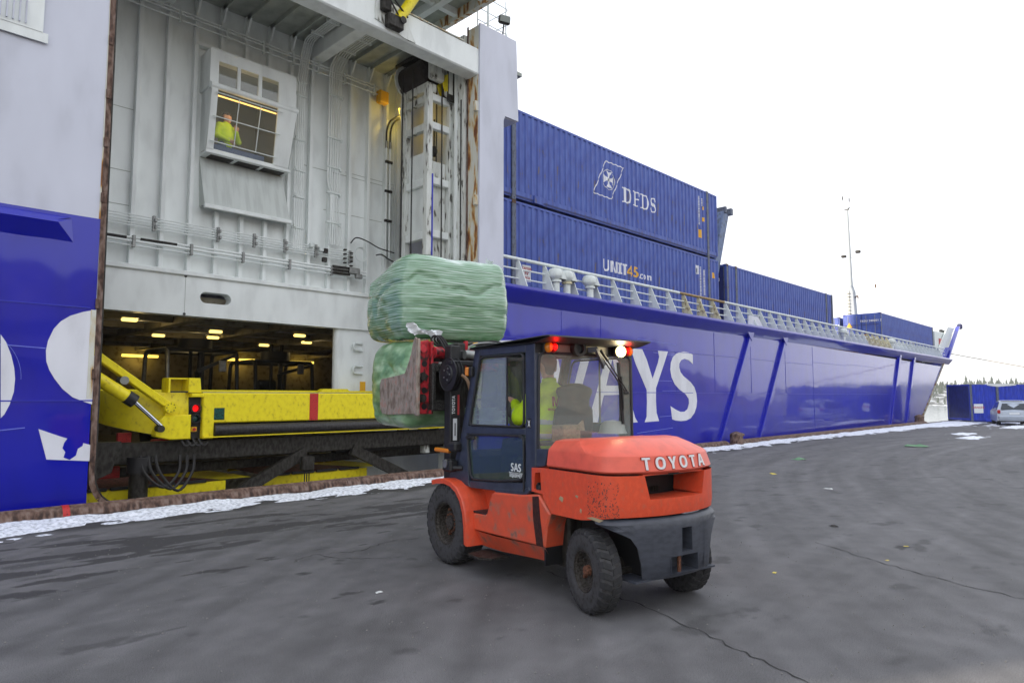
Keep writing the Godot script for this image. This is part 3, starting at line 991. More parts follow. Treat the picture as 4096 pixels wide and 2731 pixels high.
	for y: float in [7.5, 6.6, 5.8, 4.9, 3.2, 2.1]:
		obj("rust_lump", Bld.new().cbox(Vector3(2.95, y, HZ + 0.02), Vector3(0.07, 0.16, 0.03), 0.01), M.rust, hull)
	# white upper side, aft of the door
	var ws := hull_sheet(-14.0, 2.93, 4.55, 14.0, 60, 20)
	var wside := obj("white_side", ws, M.hull_white, ship, 60)
	obj("rust_run", Bld.new().span(Vector3(2.905, 4.55, HZ + 0.004), Vector3(2.934, 12.0, HZ + 0.007)), M.rust_paint, wside)
	obj("rust_run", Bld.new().span(Vector3(2.86, 1.72, HZ + 0.010), Vector3(2.934, 3.10, HZ + 0.013)), M.rust_paint, wside)
	var lv := part("louvre_vent", ship)
	obj("vent_frame", Bld.new().span(Vector3(0.4, 7.25, HZ + 0.02), Vector3(2.03, 9.4, HZ + 0.06)).span(Vector3(0.4, 7.1, HZ + 0.03), Vector3(2.10, 7.25, HZ + 0.05)), M.white, lv)
	for i in 12:
		obj("slat", Bld.new().box(Vector3(0.95 + i * 0.078, 8.35, HZ + 0.075), Vector3(0.018, 2.1, 0.05)), M.hull_white, lv)
	build_recess(ship)
	build_casing(ship)
	build_hold(ship)
	build_rail(ship)
	build_fore(ship)

func build_recess(ship: Node3D) -> void:
	# back wall of the door recess with its opening for the control cabin
	var wall := part("recess_wall", ship)
	for r: Array in [[0.5, 4.3, 5.5, 10.55], [7.38, 4.3, 10.8, 10.55], [5.5, 4.3, 7.38, 6.95], [5.5, 9.2, 7.38, 10.55]]:
		obj("wall_plate", Bld.new().span(Vector3(r[0], r[1], WZ - 0.05), Vector3(r[2], r[3], WZ)), M.white, wall)
	for s: Array in [[1.0, 6.3], [1.0, 7.6], [1.0, 5.6], [7.95, 7.4], [8.5, 6.4], [9.1, 7.5]]:
		obj("weld_seam", Bld.new().span(Vector3(s[0], s[1], WZ + 0.001), Vector3(s[0] + 3.2 if s[0] < 5 else s[0] + 2.7, s[1] + 0.012, WZ + 0.007)), M.ceiling, wall)
	# vertical stiffeners
	for k in 18:
		var x := 1.405 + k * 0.555
		if x > 10.7: break
		var y1 := 10.48
		var y0 := 4.36
		if x > 5.3 and x < 7.4:
			obj("stiffener", Bld.new().span(Vector3(x - 0.045, 9.46, WZ), Vector3(x + 0.045, 10.48, WZ + 0.14)), M.white, wall)
			y1 = 5.80
		obj("stiffener", Bld.new().cbox(Vector3(x, (y0 + y1) / 2, WZ + 0.065), Vector3(0.085, y1 - y0, 0.15), 0.008), M.white, wall)
		# knee where the stiffener meets the ceiling
		var kn := Bld.new().prism(pv([WZ, 10.5, WZ + 0.36, 10.5, WZ + 0.14, 10.12, WZ, 10.12]), x - 0.02, x + 0.02, 0)
		obj("knee", kn, M.white, wall)
	obj("cabin_header", Bld.new().span(Vector3(5.26, 9.40, WZ), Vector3(7.92, 9.47, WZ + 0.17)), M.white, wall)
	# ledge and smooth band below the wall, with its rounded hole
	var ledge := part("sill_band", ship)
	obj("lip", Bld.new().cbox(Vector3(5.6, 4.33, WZ + 0.14), Vector3(10.6, 0.10, 0.34), 0.015), M.white, ledge)
	var comb := CSGCombiner3D.new()
	comb.name = "band_plate"
	ledge.add_child(comb, true)
	var cb := CSGBox3D.new()
	cb.name = "plate"
	cb.size = Vector3(10.6, 0.84, 0.30)
	cb.position = Vector3(5.6, 3.86, WZ + 0.10)
	cb.material = M.white
	comb.add_child(cb)
	var hole := CSGBox3D.new()
	hole.name = "slot"
	hole.operation = CSGShape3D.OPERATION_SUBTRACTION
	hole.size = Vector3(0.42, 0.24, 1.0)
	hole.position = Vector3(5.84, 3.86, WZ + 0.10)
	hole.material = M.white
	comb.add_child(hole)
	for sx: float in [-0.21, 0.21]:
		var hc := CSGCylinder3D.new()
		hc.name = "slot_end"
		hc.operation = CSGShape3D.OPERATION_SUBTRACTION
		hc.radius = 0.12
		hc.height = 1.0
		hc.sides = 24
		hc.rotation.x = PI / 2
		hc.position = Vector3(5.84 + sx, 3.86, WZ + 0.10)
		hc.material = M.white
		comb.add_child(hc)
	obj("seam", Bld.new().span(Vector3(5.20, 3.45, WZ + 0.249), Vector3(5.206, 4.28, WZ + 0.255)), M.ceiling, ledge)
	for y: float in [3.47, 4.27]:
		obj("drain_hole", Bld.new().lathe(pv([0, 0, 0.03, 0]), Vector3(5.2, y, WZ + 0.257), Vector3(0, 0, 1), 12), M.black, ledge)
	# control cabin
	var cab := part("control_cabin", ship)
	var fz := -14.35
	var fr := Bld.new()
	# upper front with three openings
	fr.span(Vector3(5.42, 8.98, fz - 0.05), Vector3(7.40, 9.20, fz))
	fr.span(Vector3(5.42, 8.42, fz - 0.05), Vector3(5.60, 8.98, fz))
	fr.span(Vector3(6.01, 8.42, fz - 0.05), Vector3(6.08, 8.98, fz))
	fr.span(Vector3(6.49, 8.42, fz - 0.05), Vector3(6.57, 8.98, fz))
	fr.span(Vector3(6.97, 8.42, fz - 0.05), Vector3(7.40, 8.98, fz))
	# top and sides
	fr.span(Vector3(5.43, 9.202, WZ), Vector3(7.39, 9.235, fz - 0.01))
	fr.span(Vector3(5.425, 8.40, WZ), Vector3(5.47, 9.20, fz - 0.052))
	fr.span(Vector3(7.35, 8.40, WZ), Vector3(7.395, 9.20, fz - 0.052))
	obj("upper_front", fr, M.white, cab)
	obj("pipe_roll", Bld.new().lathe(pv([0, 0, 0.07, 0.0, 0.07, 2.0, 0, 2.0]), Vector3(5.43, 8.40, fz + 0.02), Vector3(1, 0, 0), 14), M.white, cab, 40)
	var lo := Bld.new()
	var L := func(x: float, t: float, d := 0.0) -> Vector3: return Vector3(x, lerpf(8.40, 7.05, t), lerpf(-14.28, -14.60, t) + d)
	for r: Array in [[5.45, 5.58, 5.49, 5.64], [6.94, 7.40, 7.0, 7.37]]:
		lo.quad(L.call(r[2], 1.0), L.call(r[3], 1.0), L.call(r[1], 0.0), L.call(r[0], 0.0))
		lo.quad(L.call(r[3], 1.0, -0.05), L.call(r[2], 1.0, -0.05), L.call(r[0], 0.0, -0.05), L.call(r[1], 0.0, -0.05))
		lo.quad(L.call(r[3], 1.0), L.call(r[3], 1.0, -0.05), L.call(r[1], 0.0, -0.05), L.call(r[1], 0.0))
		lo.quad(L.call(r[2], 1.0, -0.05), L.call(r[2], 1.0), L.call(r[0], 0.0), L.call(r[0], 0.0, -0.05))
	lo.quad(L.call(5.49, 1.0), L.call(7.37, 1.0), L.call(7.37, 0.96), L.call(5.49, 0.96))
	# side cheeks
	for x: float in [5.47, 7.39]:
		lo.quad(Vector3(x, 7.05, -14.60), Vector3(x, 7.05, WZ), Vector3(x, 8.42, WZ), Vector3(x, 8.42, -14.28))
	obj("lower_front", lo, M.white, cab)
	# floor with three grilles
	var fl := Bld.new()
	fl.span(Vector3(5.47, 6.98, WZ), Vector3(7.39, 7.04, -14.58))
	obj("cabin_floor", fl, M.white, cab)
	for k in 3:
		obj("grille", Bld.new().span(Vector3(5.60 + k * 0.6, 6.965, WZ + 0.05), Vector3(6.10 + k * 0.6, 6.985, -14.63)), M.dark_steel, cab)
	obj("cabin_ledge", Bld.new().cbox(Vector3(6.43, 7.02, -14.57), Vector3(1.95, 0.07, 0.08), 0.01), M.white, cab)
	# glass
	for r: Array in [[5.60, 6.01], [6.08, 6.49], [6.57, 6.97]]:
		obj("pane", Bld.new().span(Vector3(r[0], 8.42, fz - 0.03), Vector3(r[1], 8.98, fz - 0.024)), M.pane, cab)
	var lp := Bld.new()
	lp.quad(L.call(5.64, 0.97, -0.02), L.call(7.0, 0.97, -0.02), L.call(6.94, 0.03, -0.02), L.call(5.58, 0.03, -0.02))
	obj("pane", lp, M.pane, cab)
	# guard bars before the lower window
	for t: float in [0.12, 0.48, 0.86]:
		var a: Vector3 = L.call(5.52, t, 0.06)
		var b: Vector3 = L.call(7.04, t, 0.06)
		obj("guard_bar", Bld.new().rod(a, b, 0.014, 8), M.rail_white, cab, 40)
	for x: float in [6.03, 6.52]:
		obj("guard_bar", Bld.new().rod(L.call(x, 0.12, 0.06), L.call(x + 0.01, 0.86, 0.06), 0.011, 8), M.rail_white, cab, 40)
	# the room behind the glass
	var room := Bld.new()
	room.span(Vector3(5.45, 6.95, -16.6), Vector3(7.5, 7.0, WZ - 0.06))
	room.span(Vector3(5.4, 6.95, -16.65), Vector3(7.5, 9.3, -16.6))
	room.span(Vector3(5.36, 6.95, -16.6), Vector3(5.41, 9.3, WZ - 0.06))
	room.span(Vector3(7.45, 6.95, -16.6), Vector3(7.5, 9.3, WZ - 0.06))
	room.span(Vector3(5.4, 9.28, -16.6), Vector3(7.5, 9.33, WZ - 0.06))
	obj("cabin_room", room, M.panel_grey, cab)
	obj("shelf", Bld.new().span(Vector3(5.45, 8.05, -15.6), Vector3(5.8, 8.08, -15.0)), M.card, cab)
	obj("shelf", Bld.new().span(Vector3(5.45, 7.70, -15.6), Vector3(5.8, 7.73, -15.0)), M.card, cab)
	obj("lamp_tube", Bld.new().rod(Vector3(5.75, 8.82, -15.3), Vector3(6.6, 8.82, -15.3), 0.03, 8), mat("lamp_off", rgb(190, 180, 120), 0.4), cab)
	obj("strip_lamp", Bld.new().span(Vector3(5.6, 8.22, -14.42), Vector3(6.95, 8.25, -14.40)), glow("lamp_strip", Color(1.0, 0.80, 0.45), 0.9), cab)
	omni("strip_light", Vector3(6.3, 8.18, -14.6), Color(1.0, 0.84, 0.56), 0.12, 0.3, cab)
	obj("control_desk", Bld.new().span(Vector3(5.7, 7.0, -15.1), Vector3(6.9, 7.32, -14.85)), M.jeans, cab)
	# sloping plate below the cabin
	var ch := Bld.new()
	ch.quad(Vector3(5.51, 5.86, -14.62), Vector3(7.47, 5.86, -14.62), Vector3(7.38, 6.96, WZ + 0.02), Vector3(5.47, 6.96, WZ + 0.02))
	ch.tri(Vector3(5.51, 5.86, -14.62), Vector3(5.47, 6.96, WZ + 0.02), Vector3(5.51, 5.86, WZ))
	ch.tri(Vector3(7.47, 5.86, -14.62), Vector3(7.47, 5.86, WZ), Vector3(7.38, 6.96, WZ + 0.02))
	obj("sloping_plate", ch, mat("grubby_white", rgb(206, 212, 208), 0.6, 0.0, T.soft, Vector3(1.4, 0.2, 1.4), null, 1.0, true), cab)
	obj("plate_lip", Bld.new().cbox(Vector3(6.49, 5.83, -14.60), Vector3(2.0, 0.09, 0.08), 0.01), M.white, cab)
	build_pipes(ship)
	# ceiling of the recess with beams
	var ceil := part("recess_ceiling", ship)
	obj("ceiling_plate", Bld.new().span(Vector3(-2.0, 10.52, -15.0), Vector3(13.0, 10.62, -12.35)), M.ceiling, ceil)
	for k in 18:
		var x := 1.405 + k * 0.555
		if absf(x - 8.15) < 0.3 or absf(x - 4.6) < 0.3: continue
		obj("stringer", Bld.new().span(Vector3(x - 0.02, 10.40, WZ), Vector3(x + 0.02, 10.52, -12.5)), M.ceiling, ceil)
	for x: float in [4.62, 8.18]:
		obj("deck_beam", Bld.new().cbox(Vector3(x, 10.30, -13.7), Vector3(0.30, 0.44, 2.44), 0.015), M.white, ceil)
	# box girder across the top of the opening
	var gd := part("box_girder", ship)
	obj("girder_body", Bld.new().cbox(Vector3(6.1, 10.16, -12.27), Vector3(10.05, 0.68, 0.44), 0.03), M.white, gd, 0)
	obj("rusty_flange", Bld.new().span(Vector3(1.0, 10.505, -12.5), Vector3(10.6, 10.525, -12.03)), M.rust_paint, gd)
	var fg := Bld.new()
	fg.prism(pv([8.0, 10.0, 8.8, 9.85, 9.1, 9.85, 8.7, 10.5, 8.0, 10.6]), -12.06, -12.02, 2)
	obj("girder_bracket", fg, M.greasy_white, gd)
	var ram := part("hatch_ram", ship)
	obj("ram_cylinder", Bld.new().rod(Vector3(8.55, 10.15, -11.93), Vector3(9.3, 11.4, -11.93), 0.12, 14), M.yellow, ram, 40)
	obj("ram_foot", Bld.new().cbox(Vector3(8.45, 10.05, -11.95), Vector3(0.42, 0.3, 0.2), 0.03).cbox(Vector3(8.22, 10.35, -11.95), Vector3(0.24, 0.28, 0.16), 0.03).rod(Vector3(8.6, 10.12, -12.1), Vector3(8.6, 10.12, -11.8), 0.08, 12), M.dark_steel, ram)
	for q: Array in [[8.2, 10.6, 8.5, 10.2], [8.3, 10.7, 8.75, 10.25]]:
		obj("hose", Bld.new().tube(spline(p3([q[0], q[1], -11.9, q[0] + 0.05, (q[1] + q[3]) / 2, -11.8, q[2], q[3], -11.86])), 0.02, 6), M.cable, ram, 50)
	# raised roof hatch, seen from below
	var ht := part("roof_hatch", ship)
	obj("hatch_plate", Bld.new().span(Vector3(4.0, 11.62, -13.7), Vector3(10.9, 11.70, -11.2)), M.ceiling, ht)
	for x: float in [5.0, 6.3, 7.6, 8.9, 10.15]:
		obj("hatch_rib", Bld.new().span(Vector3(x - 0.09, 11.40, -13.7), Vector3(x + 0.09, 11.62, -11.2)), M.white, ht)
	for z: float in [-13.6, -12.6, -11.6]:
		obj("hatch_rib", Bld.new().span(Vector3(4.0, 11.44, z - 0.07), Vector3(10.9, 11.618, z + 0.07)), M.white, ht)
	obj("hatch_edge", Bld.new().span(Vector3(10.80, 11.36, -13.72), Vector3(10.94, 11.72, -11.2)), M.rust_paint, ht)
	# body of the superstructure behind; unseen, sized to keep sun off the bow
	var sup := Bld.new()
	sup.span(Vector3(-20, 10.7, -38), Vector3(10.7, 25.0, -15.2))
	sup.span(Vector3(-14, 12.5, -15.2), Vector3(1.5, 15.0, -12.3))
	sup.span(Vector3(-14, 3.6, -32), Vector3(11.6, 10.7, -17.0))
	sup.span(Vector3(-14, 10.66, -15.2), Vector3(3.4, 12.5, -12.05))
	obj("superstructure", sup, M.hull_white, ship)

func build_pipes(ship: Node3D) -> void:
	var pw := part("pipework", ship)
	# three thin pipes high on the wall
	for k in 3:
		var y: float = [9.97, 9.90, 9.77][k]
		obj("pipe", Bld.new().tube(bend(p3([1.0, y, -14.71, 10.0, y, -14.71, 10.05, y - 0.1, -14.76])), 0.017, 7), M.white, pw, 50)
	for x: float in [4.9, 5.9, 6.75, 7.5, 8.15, 8.9, 9.8]:
		obj("clamp", Bld.new().cbox(Vector3(x, 9.87, -14.73), Vector3(0.05, 0.30, 0.08), 0.008), M.rail_white, pw)
	# five thin pipes lower down
	for k in 5:
		var y := 5.385 - k * 0.055
		obj("pipe", Bld.new().tube(p3([1.0, y, -14.72, 7.6 + k * 0.05, y, -14.72, 9.2, y + 0.01, -14.72]), 0.013, 6), M.white, pw, 50)
	for x: float in [4.55, 5.85, 6.66, 7.4, 8.2, 9.15]:
		obj("clamp", Bld.new().cbox(Vector3(x, 5.27, -14.71), Vector3(0.06, 0.32, 0.07), 0.008).cbox(Vector3(x + 0.03, 5.20, -14.66), Vector3(0.05, 0.07, 0.05), 0.008).cbox(Vector3(x + 0.02, 5.34, -14.66), Vector3(0.05, 0.07, 0.05), 0.008), M.steel, pw)
	# three thicker ones below
	for k in 3:
		var y: float = [4.905, 4.835, 4.75][k]
		var r: float = [0.026, 0.026, 0.014][k]
		obj("pipe", Bld.new().tube(p3([1.0, y, -14.68, 8.3, y + 0.015, -14.68, 9.6, y + 0.02, -14.66]), r, 8), M.white, pw, 50)
	obj("sleeve", Bld.new().rod(Vector3(3.3, 4.905, -14.68), Vector3(4.05, 4.906, -14.68), 0.031, 8), M.cable, pw, 40)
	obj("sleeve", Bld.new().rod(Vector3(4.3, 4.908, -14.68), Vector3(5.0, 4.909, -14.68), 0.029, 8), M.dark_steel, pw, 40)
	for x: float in [4.18, 5.29, 6.40, 7.51, 8.62]:
		obj("clamp", Bld.new().cbox(Vector3(x, 4.84, -14.67), Vector3(0.055, 0.24, 0.09), 0.008), M.steel, pw)
	# bundle right of the cabin, from the ceiling down
	for k in 5:
		var x := 7.585 + k * 0.052
		obj("pipe", Bld.new().tube(bend(p3([x + 0.14, 10.42, -12.6, x + 0.14, 10.42, -14.6, x + 0.10, 10.0, -14.70, x, 9.1, -14.70, x + 0.03, 5.6, -14.70, x + 0.03, 5.25, -14.72]), 0.15), 0.0165, 7), M.white, pw, 50)
	# second bundle
	for k in 6:
		var x := 8.47 + k * 0.066
		var r := 0.02 if k < 2 else 0.0165
		var mid := 6.8 if k < 2 else 5.9
		obj("pipe", Bld.new().tube(bend(p3([x + 0.12, 10.40, -12.6, x + 0.12, 10.40, -14.55, x, 10.0, -14.70, x, mid + 0.25, -14.70, x + 0.10, mid, -14.70, x + 0.10, 5.50, -14.70]), 0.14), r, 7), M.white, pw, 50)
	for y: float in [9.0, 7.9, 7.15, 6.5, 5.75]:
		obj("clamp", Bld.new().cbox(Vector3(7.71, y, -14.70), Vector3(0.30, 0.045, 0.07), 0.008).cbox(Vector3(7.60, y + 0.04, -14.66), Vector3(0.05, 0.08, 0.05), 0.008), M.rail_white, pw)
		obj("clamp", Bld.new().cbox(Vector3(8.66, y + 0.3, -14.70), Vector3(0.42, 0.045, 0.07), 0.008).cbox(Vector3(8.80, y + 0.26, -14.65), Vector3(0.05, 0.08, 0.05), 0.008), M.rail_white, pw)
	for z: float in [-14.2, -13.5, -12.9]:
		obj("clamp", Bld.new().cbox(Vector3(7.83, 10.43, z), Vector3(0.34, 0.08, 0.05), 0.008), M.rail_white, pw)
		obj("clamp", Bld.new().cbox(Vector3(8.78, 10.42, z - 0.2), Vector3(0.46, 0.08, 0.05), 0.008), M.rail_white, pw)
	# pipes and black hoses in the far corner
	for k in 2:
		var x := 10.20 + k * 0.12
		obj("pipe", Bld.new().tube(p3([x + 0.02, 5.4, -14.70, x + 0.01, 7.0, -14.70, x, 8.45, -14.70]), 0.028, 8), M.white, pw, 50)
		obj("hose", Bld.new().tube(spline(p3([x, 8.45, -14.70, x - 0.02, 8.85, -14.66, x + 0.06, 9.12, -14.6, x + 0.3, 9.32, -14.5, x + 0.5, 9.55, -14.4])), 0.026, 7), M.cable, pw, 50)
		obj("coupling", Bld.new().rod(Vector3(x, 8.38, -14.70), Vector3(x, 8.56, -14.70), 0.04, 8), M.steel, pw, 40)
	for x: float in [10.40, 10.46, 10.53]:
		obj("pipe", Bld.new().tube(p3([x, 5.3, -14.74, x - 0.01, 9.3, -14.74]), 0.012, 6), M.rail_white, pw, 50)
	for y: float in [8.0, 7.2, 6.4]:
		obj("clamp", Bld.new().cbox(Vector3(10.27, y, -14.68), Vector3(0.22, 0.07, 0.07), 0.01), M.dark_steel, pw)
	# coil, cable loop and valve block low in the corner
	for k in 3:
		var cp := PackedVector3Array()
		for i in 20: cp.append(Vector3(9.42 + cos(TAU * i / 20.0) * (0.15 + k * 0.012), 5.36 + sin(TAU * i / 20.0) * (0.17 + k * 0.01), -14.66 + k * 0.02))
		obj("cable_coil", Bld.new().tube(cp, 0.008, 5, false, true), M.rail_white, pw, 60)
	obj("cable", Bld.new().tube(spline(p3([9.15, 5.62, -14.68, 9.3, 5.78, -14.66, 9.6, 5.74, -14.64, 10.0, 5.62, -14.66, 10.5, 5.58, -14.7])), 0.016, 6), M.cable, pw, 50)
	obj("cable", Bld.new().tube(spline(p3([9.9, 5.42, -14.66, 10.05, 5.45, -14.62, 10.3, 5.36, -14.64, 10.5, 5.33, -14.7])), 0.018, 6), M.cable, pw, 50)
	var vb := part("valve_block", ship)
	obj("valve_body", Bld.new().cbox(Vector3(9.22, 4.90, -14.62), Vector3(0.30, 0.16, 0.14), 0.02).cbox(Vector3(9.35, 4.78, -14.60), Vector3(0.18, 0.12, 0.12), 0.02), M.steel, vb)
	for k in 3:
		obj("valve_sleeve", Bld.new().rod(Vector3(8.62, 4.95 - k * 0.08, -14.62), Vector3(9.10, 4.96 - k * 0.08, -14.62), 0.03, 8), M.dark_steel, vb, 40)
	for k in 8:
		obj("valve", Bld.new().cbox(Vector3(8.98 + (k % 2) * 0.18, 5.42 - k * 0.055, -14.66), Vector3(0.07, 0.035, 0.08), 0.008), M.dark_steel, vb)
	for q: Array in [[8.30, 5.32], [8.42, 5.30], [8.40, 5.08], [8.05, 5.38]]:
		obj("junction_box", Bld.new().cbox(Vector3(q[0], q[1], -14.64), Vector3(0.11, 0.11, 0.10), 0.012), M.dark_steel if q[0] > 8.35 else M.rail_white, vb)

func build_casing(ship: Node3D) -> void:
	# right-hand side of the door: white side plate with its rusty edge
	var cs := part("door_casing", ship)
	obj("side_plate", Bld.new().prism(pv([11.1, 4.55, 11.94, 4.55, 11.94, 8.86, 12.0, 9.0, 12.49, 9.0, 12.42, 11.18, 11.1, 11.16]), HZ - 0.06, HZ, 2), M.hull_white, cs)
	obj("plate_foot", Bld.new().span(Vector3(11.1, -2.2, HZ - 0.06), Vector3(11.4, 4.55, HZ - 0.004)), M.hull_blue, cs)
	obj("plate_soffit", Bld.new().span(Vector3(11.95, 8.98, -13.2), Vector3(12.48, 9.03, HZ - 0.06)), M.hull_white, cs)
	obj("casing_block", Bld.new().span(Vector3(11.35, 4.6, -17.0), Vector3(11.93, 11.05, HZ - 0.3)), M.hull_white, cs)
	# jamb faces seen edge on, rust-streaked
	obj("jamb", Bld.new().span(Vector3(11.09, -2.0, -12.48), Vector3(11.14, 11.12, HZ - 0.062)), M.rust_paint, cs)
	obj("jamb_rust", Bld.new().box(Vector3(11.083, 6.5, -12.44), Vector3(0.02, 9.4, 0.05)), M.rust, cs)
	obj("guide_channel", Bld.new().span(Vector3(11.0, -2.0, -12.74), Vector3(11.12, 11.0, -12.50)), M.greasy_white, cs)
	obj("guide_flange", Bld.new().span(Vector3(10.93, -2.0, -12.78), Vector3(11.16, 11.05, -12.74)), M.white, cs)
	obj("guide_flange", Bld.new().span(Vector3(10.99, -2.0, -12.61), Vector3(11.02, 9.3, -12.57)), M.dark_steel, cs)
	obj("inner_web", Bld.new().span(Vector3(11.06, -2.0, -13.45), Vector3(11.14, 10.9, -12.78)), M.white, cs)
	for y: float in [9.0, 6.6]:
		obj("hinge_lug", Bld.new().cbox(Vector3(11.06, y, -12.1), Vector3(0.12, 0.26, 0.10), 0.015), M.rust_paint, cs)
	for y: float in [9.6, 6.2, 5.4]:
		obj("door_latch", Bld.new().cbox(Vector3(11.03, y, -13.0), Vector3(0.06, 0.22, 0.08), 0.01), M.dark_steel, cs)
	# sheaves in their cheeks
	for k in 2:
		var z := -12.92 - k * 0.22
		obj("sheave", Bld.new().lathe(pv([0, -0.03, 0.05, -0.04, 0.30, -0.04, 0.27, 0.0, 0.30, 0.04, 0.05, 0.04, 0, 0.03]), Vector3(10.92, 9.75, z), Vector3(0.25, 0, 1), 24), M.yellow, cs, 40)
		obj("sheave_cheek", Bld.new().box(Vector3(10.92, 9.72, z + 0.07), Vector3(0.34, 0.86, 0.02)), M.dark_steel, cs)
		obj("wire_rope", Bld.new().rod(Vector3(10.66, 1.0, z), Vector3(10.64, 9.75, z), 0.018, 6), M.cable, cs)
	# lattice tower of the lift
	var tw := part("lift_tower", ship)
	var X0 := 10.28
	var X1 := 11.0
	var Z0 := -13.02
	var Z1 := -13.92
	for q: Array in [[X0, Z0], [X0, Z1], [X1, Z0], [X1, Z1]]:
		obj("tower_post", Bld.new().cbox(Vector3(q[0], 5.0, q[1]), Vector3(0.17, 9.2, 0.17), 0.012), M.greasy_white, tw)
	for y: float in [9.25, 8.52, 7.10, 5.75, 3.9]:
		obj("tower_rung", Bld.new().cbox(Vector3(X0, y, (Z0 + Z1) / 2), Vector3(0.14, 0.19, 0.74), 0.012), M.greasy_white if y > 8.0 else M.white, tw)
		obj("tower_rung", Bld.new().cbox(Vector3((X0 + X1) / 2, y + 0.05, Z0), Vector3(0.56, 0.18, 0.14), 0.012), M.white, tw)
	obj("tower_panel", Bld.new().span(Vector3(X0 + 0.02, 5.8, Z1 + 0.09), Vector3(X0 + 0.05, 7.9, Z0 - 0.09)), M.white, tw)
	obj("tower_panel", Bld.new().span(Vector3(X0 + 0.1, 5.2, Z0 - 0.10), Vector3(X1 - 0.1, 7.7, Z0 - 0.07)), M.greasy_white, tw)
	obj("rub_strip", Bld.new().span(Vector3(X0 + 0.06, 4.5, Z0 + 0.086), Vector3(X0 + 0.10, 7.3, Z0 + 0.10)), M.seam_blue, tw)
	obj("tower_hook", Bld.new().rod(Vector3(10.7, 8.9, -13.3), Vector3(10.7, 8.2, -13.3), 0.02, 6).ball(Vector3(10.7, 8.05, -13.3), Vector3(0.09, 0.15, 0.09), 8), M.dark_steel, tw, 40)
	# winch on top
	var wn := part("winch", ship)
	obj("drum", Bld.new().rod(Vector3(10.36, 9.98, -13.95), Vector3(10.36, 9.98, -13.05), 0.36, 24), mat("drum_rope", rgb(52, 44, 42), 0.8, 0.0, T.grub, Vector3(0.5, 0.5, 9.0), T.fine, 1.0, true), wn, 40)
	obj("drum_flange", Bld.new().rod(Vector3(10.36, 9.98, -14.0), Vector3(10.36, 9.98, -13.95), 0.44, 24), M.greasy_white, wn, 40)
	obj("gear_case", Bld.new().cbox(Vector3(10.45, 10.0, -12.93), Vector3(0.44, 0.56, 0.20), 0.05).cbox(Vector3(10.86, 9.85, -12.93), Vector3(0.24, 0.85, 0.2), 0.06), M.greasy_white, wn)
	obj("winch_frame", Bld.new().cbox(Vector3(10.36, 9.55, -13.47), Vector3(0.3, 0.22, 1.0), 0.02).prism(pv([-14.05, 9.7, -13.95, 9.7, -13.9, 9.2, -14.02, 8.7, -14.12, 9.2]), 10.2, 10.3, 0), M.greasy_white, wn)
	for z: float in [-13.72, -13.30]:
		obj("wire_rope", Bld.new().rod(Vector3(9.99, 0.8, z), Vector3(10.0, 9.98, z), 0.018, 6), M.cable, wn)
	obj("winch_shade", Bld.new().span(Vector3(10.1, 10.36, -14.2), Vector3(11.05, 10.46, -12.9)), M.dark_steel, wn)
	obj("junction_box", Bld.new().cbox(Vector3(10.05, 9.72, -14.7), Vector3(0.30, 0.34, 0.2), 0.03), M.caution_yellow, wn)
	obj("corner_post", Bld.new().span(Vector3(10.62, 3.4, -14.95), Vector3(10.75, 10.5, -14.82)), M.white, tw)
	obj("doorway_back", Bld.new().span(Vector3(10.7, 3.4, -15.6), Vector3(11.6, 10.4, -15.55)), M.white, tw)
	# lit tube in the corner
	var lt := part("lamp_tube", ship)
	obj("tube", Bld.new().rod(Vector3(10.47, 9.50, -14.50), Vector3(10.62, 8.98, -14.50), 0.042, 10), M.lamp_tube, lt, 40)
	omni("tube_light", Vector3(10.5, 9.25, -14.40), Color(1.0, 0.85, 0.35), 0.12, 0.05, lt)
	# guard rail and floodlight on top
	var gr := part("roof_rail", ship)
	for x: float in [11.1, 11.47, 12.12]:
		obj("rail_post", Bld.new().rod(Vector3(x, 11.1, -12.1), Vector3(x, 12.2, -12.1), 0.03 if x == 11.47 else 0.016, 8), M.rail_white, gr)
	for y: float in [11.30, 11.62, 12.0]:
		obj("rail_bar", Bld.new().tube(bend(p3([11.1, y, -12.1, 12.22, y, -12.1, 12.22, y, -13.2]), 0.1), 0.012, 6), M.rail_white, gr, 50)
	var fl := part("floodlight", ship)
	obj("lamp_case", Bld.new().cbox(Vector3(11.98, 11.60, -12.02), Vector3(0.32, 0.24, 0.12), 0.04, Basis(Vector3(0, 0, 1), -0.12) * Basis(Vector3.UP, -0.5)), M.dark_steel, fl)
	obj("lamp_glass", Bld.new().cbox(Vector3(11.95, 11.60, -11.955), Vector3(0.27, 0.19, 0.012), 0.005, Basis(Vector3(0, 0, 1), -0.12) * Basis(Vector3.UP, -0.5)), M.floodglass, fl)
	obj("lamp_bracket", Bld.new().rod(Vector3(12.0, 11.2, -12.1), Vector3(12.0, 11.5, -12.06), 0.02, 6), M.dark_steel, fl)

func omni(called: String, at: Vector3, c: Color, e: float, size: float, parent: Node) -> void:
	var l := OmniLight3D.new()
	l.name = called
	l.light_color = c
	l.light_energy = e
	l.light_size = size
	l.omni_range = 40.0
	l.omni_attenuation = 2.0
	l.shadow_enabled = true
	l.position = at
	parent.add_child(l, true)

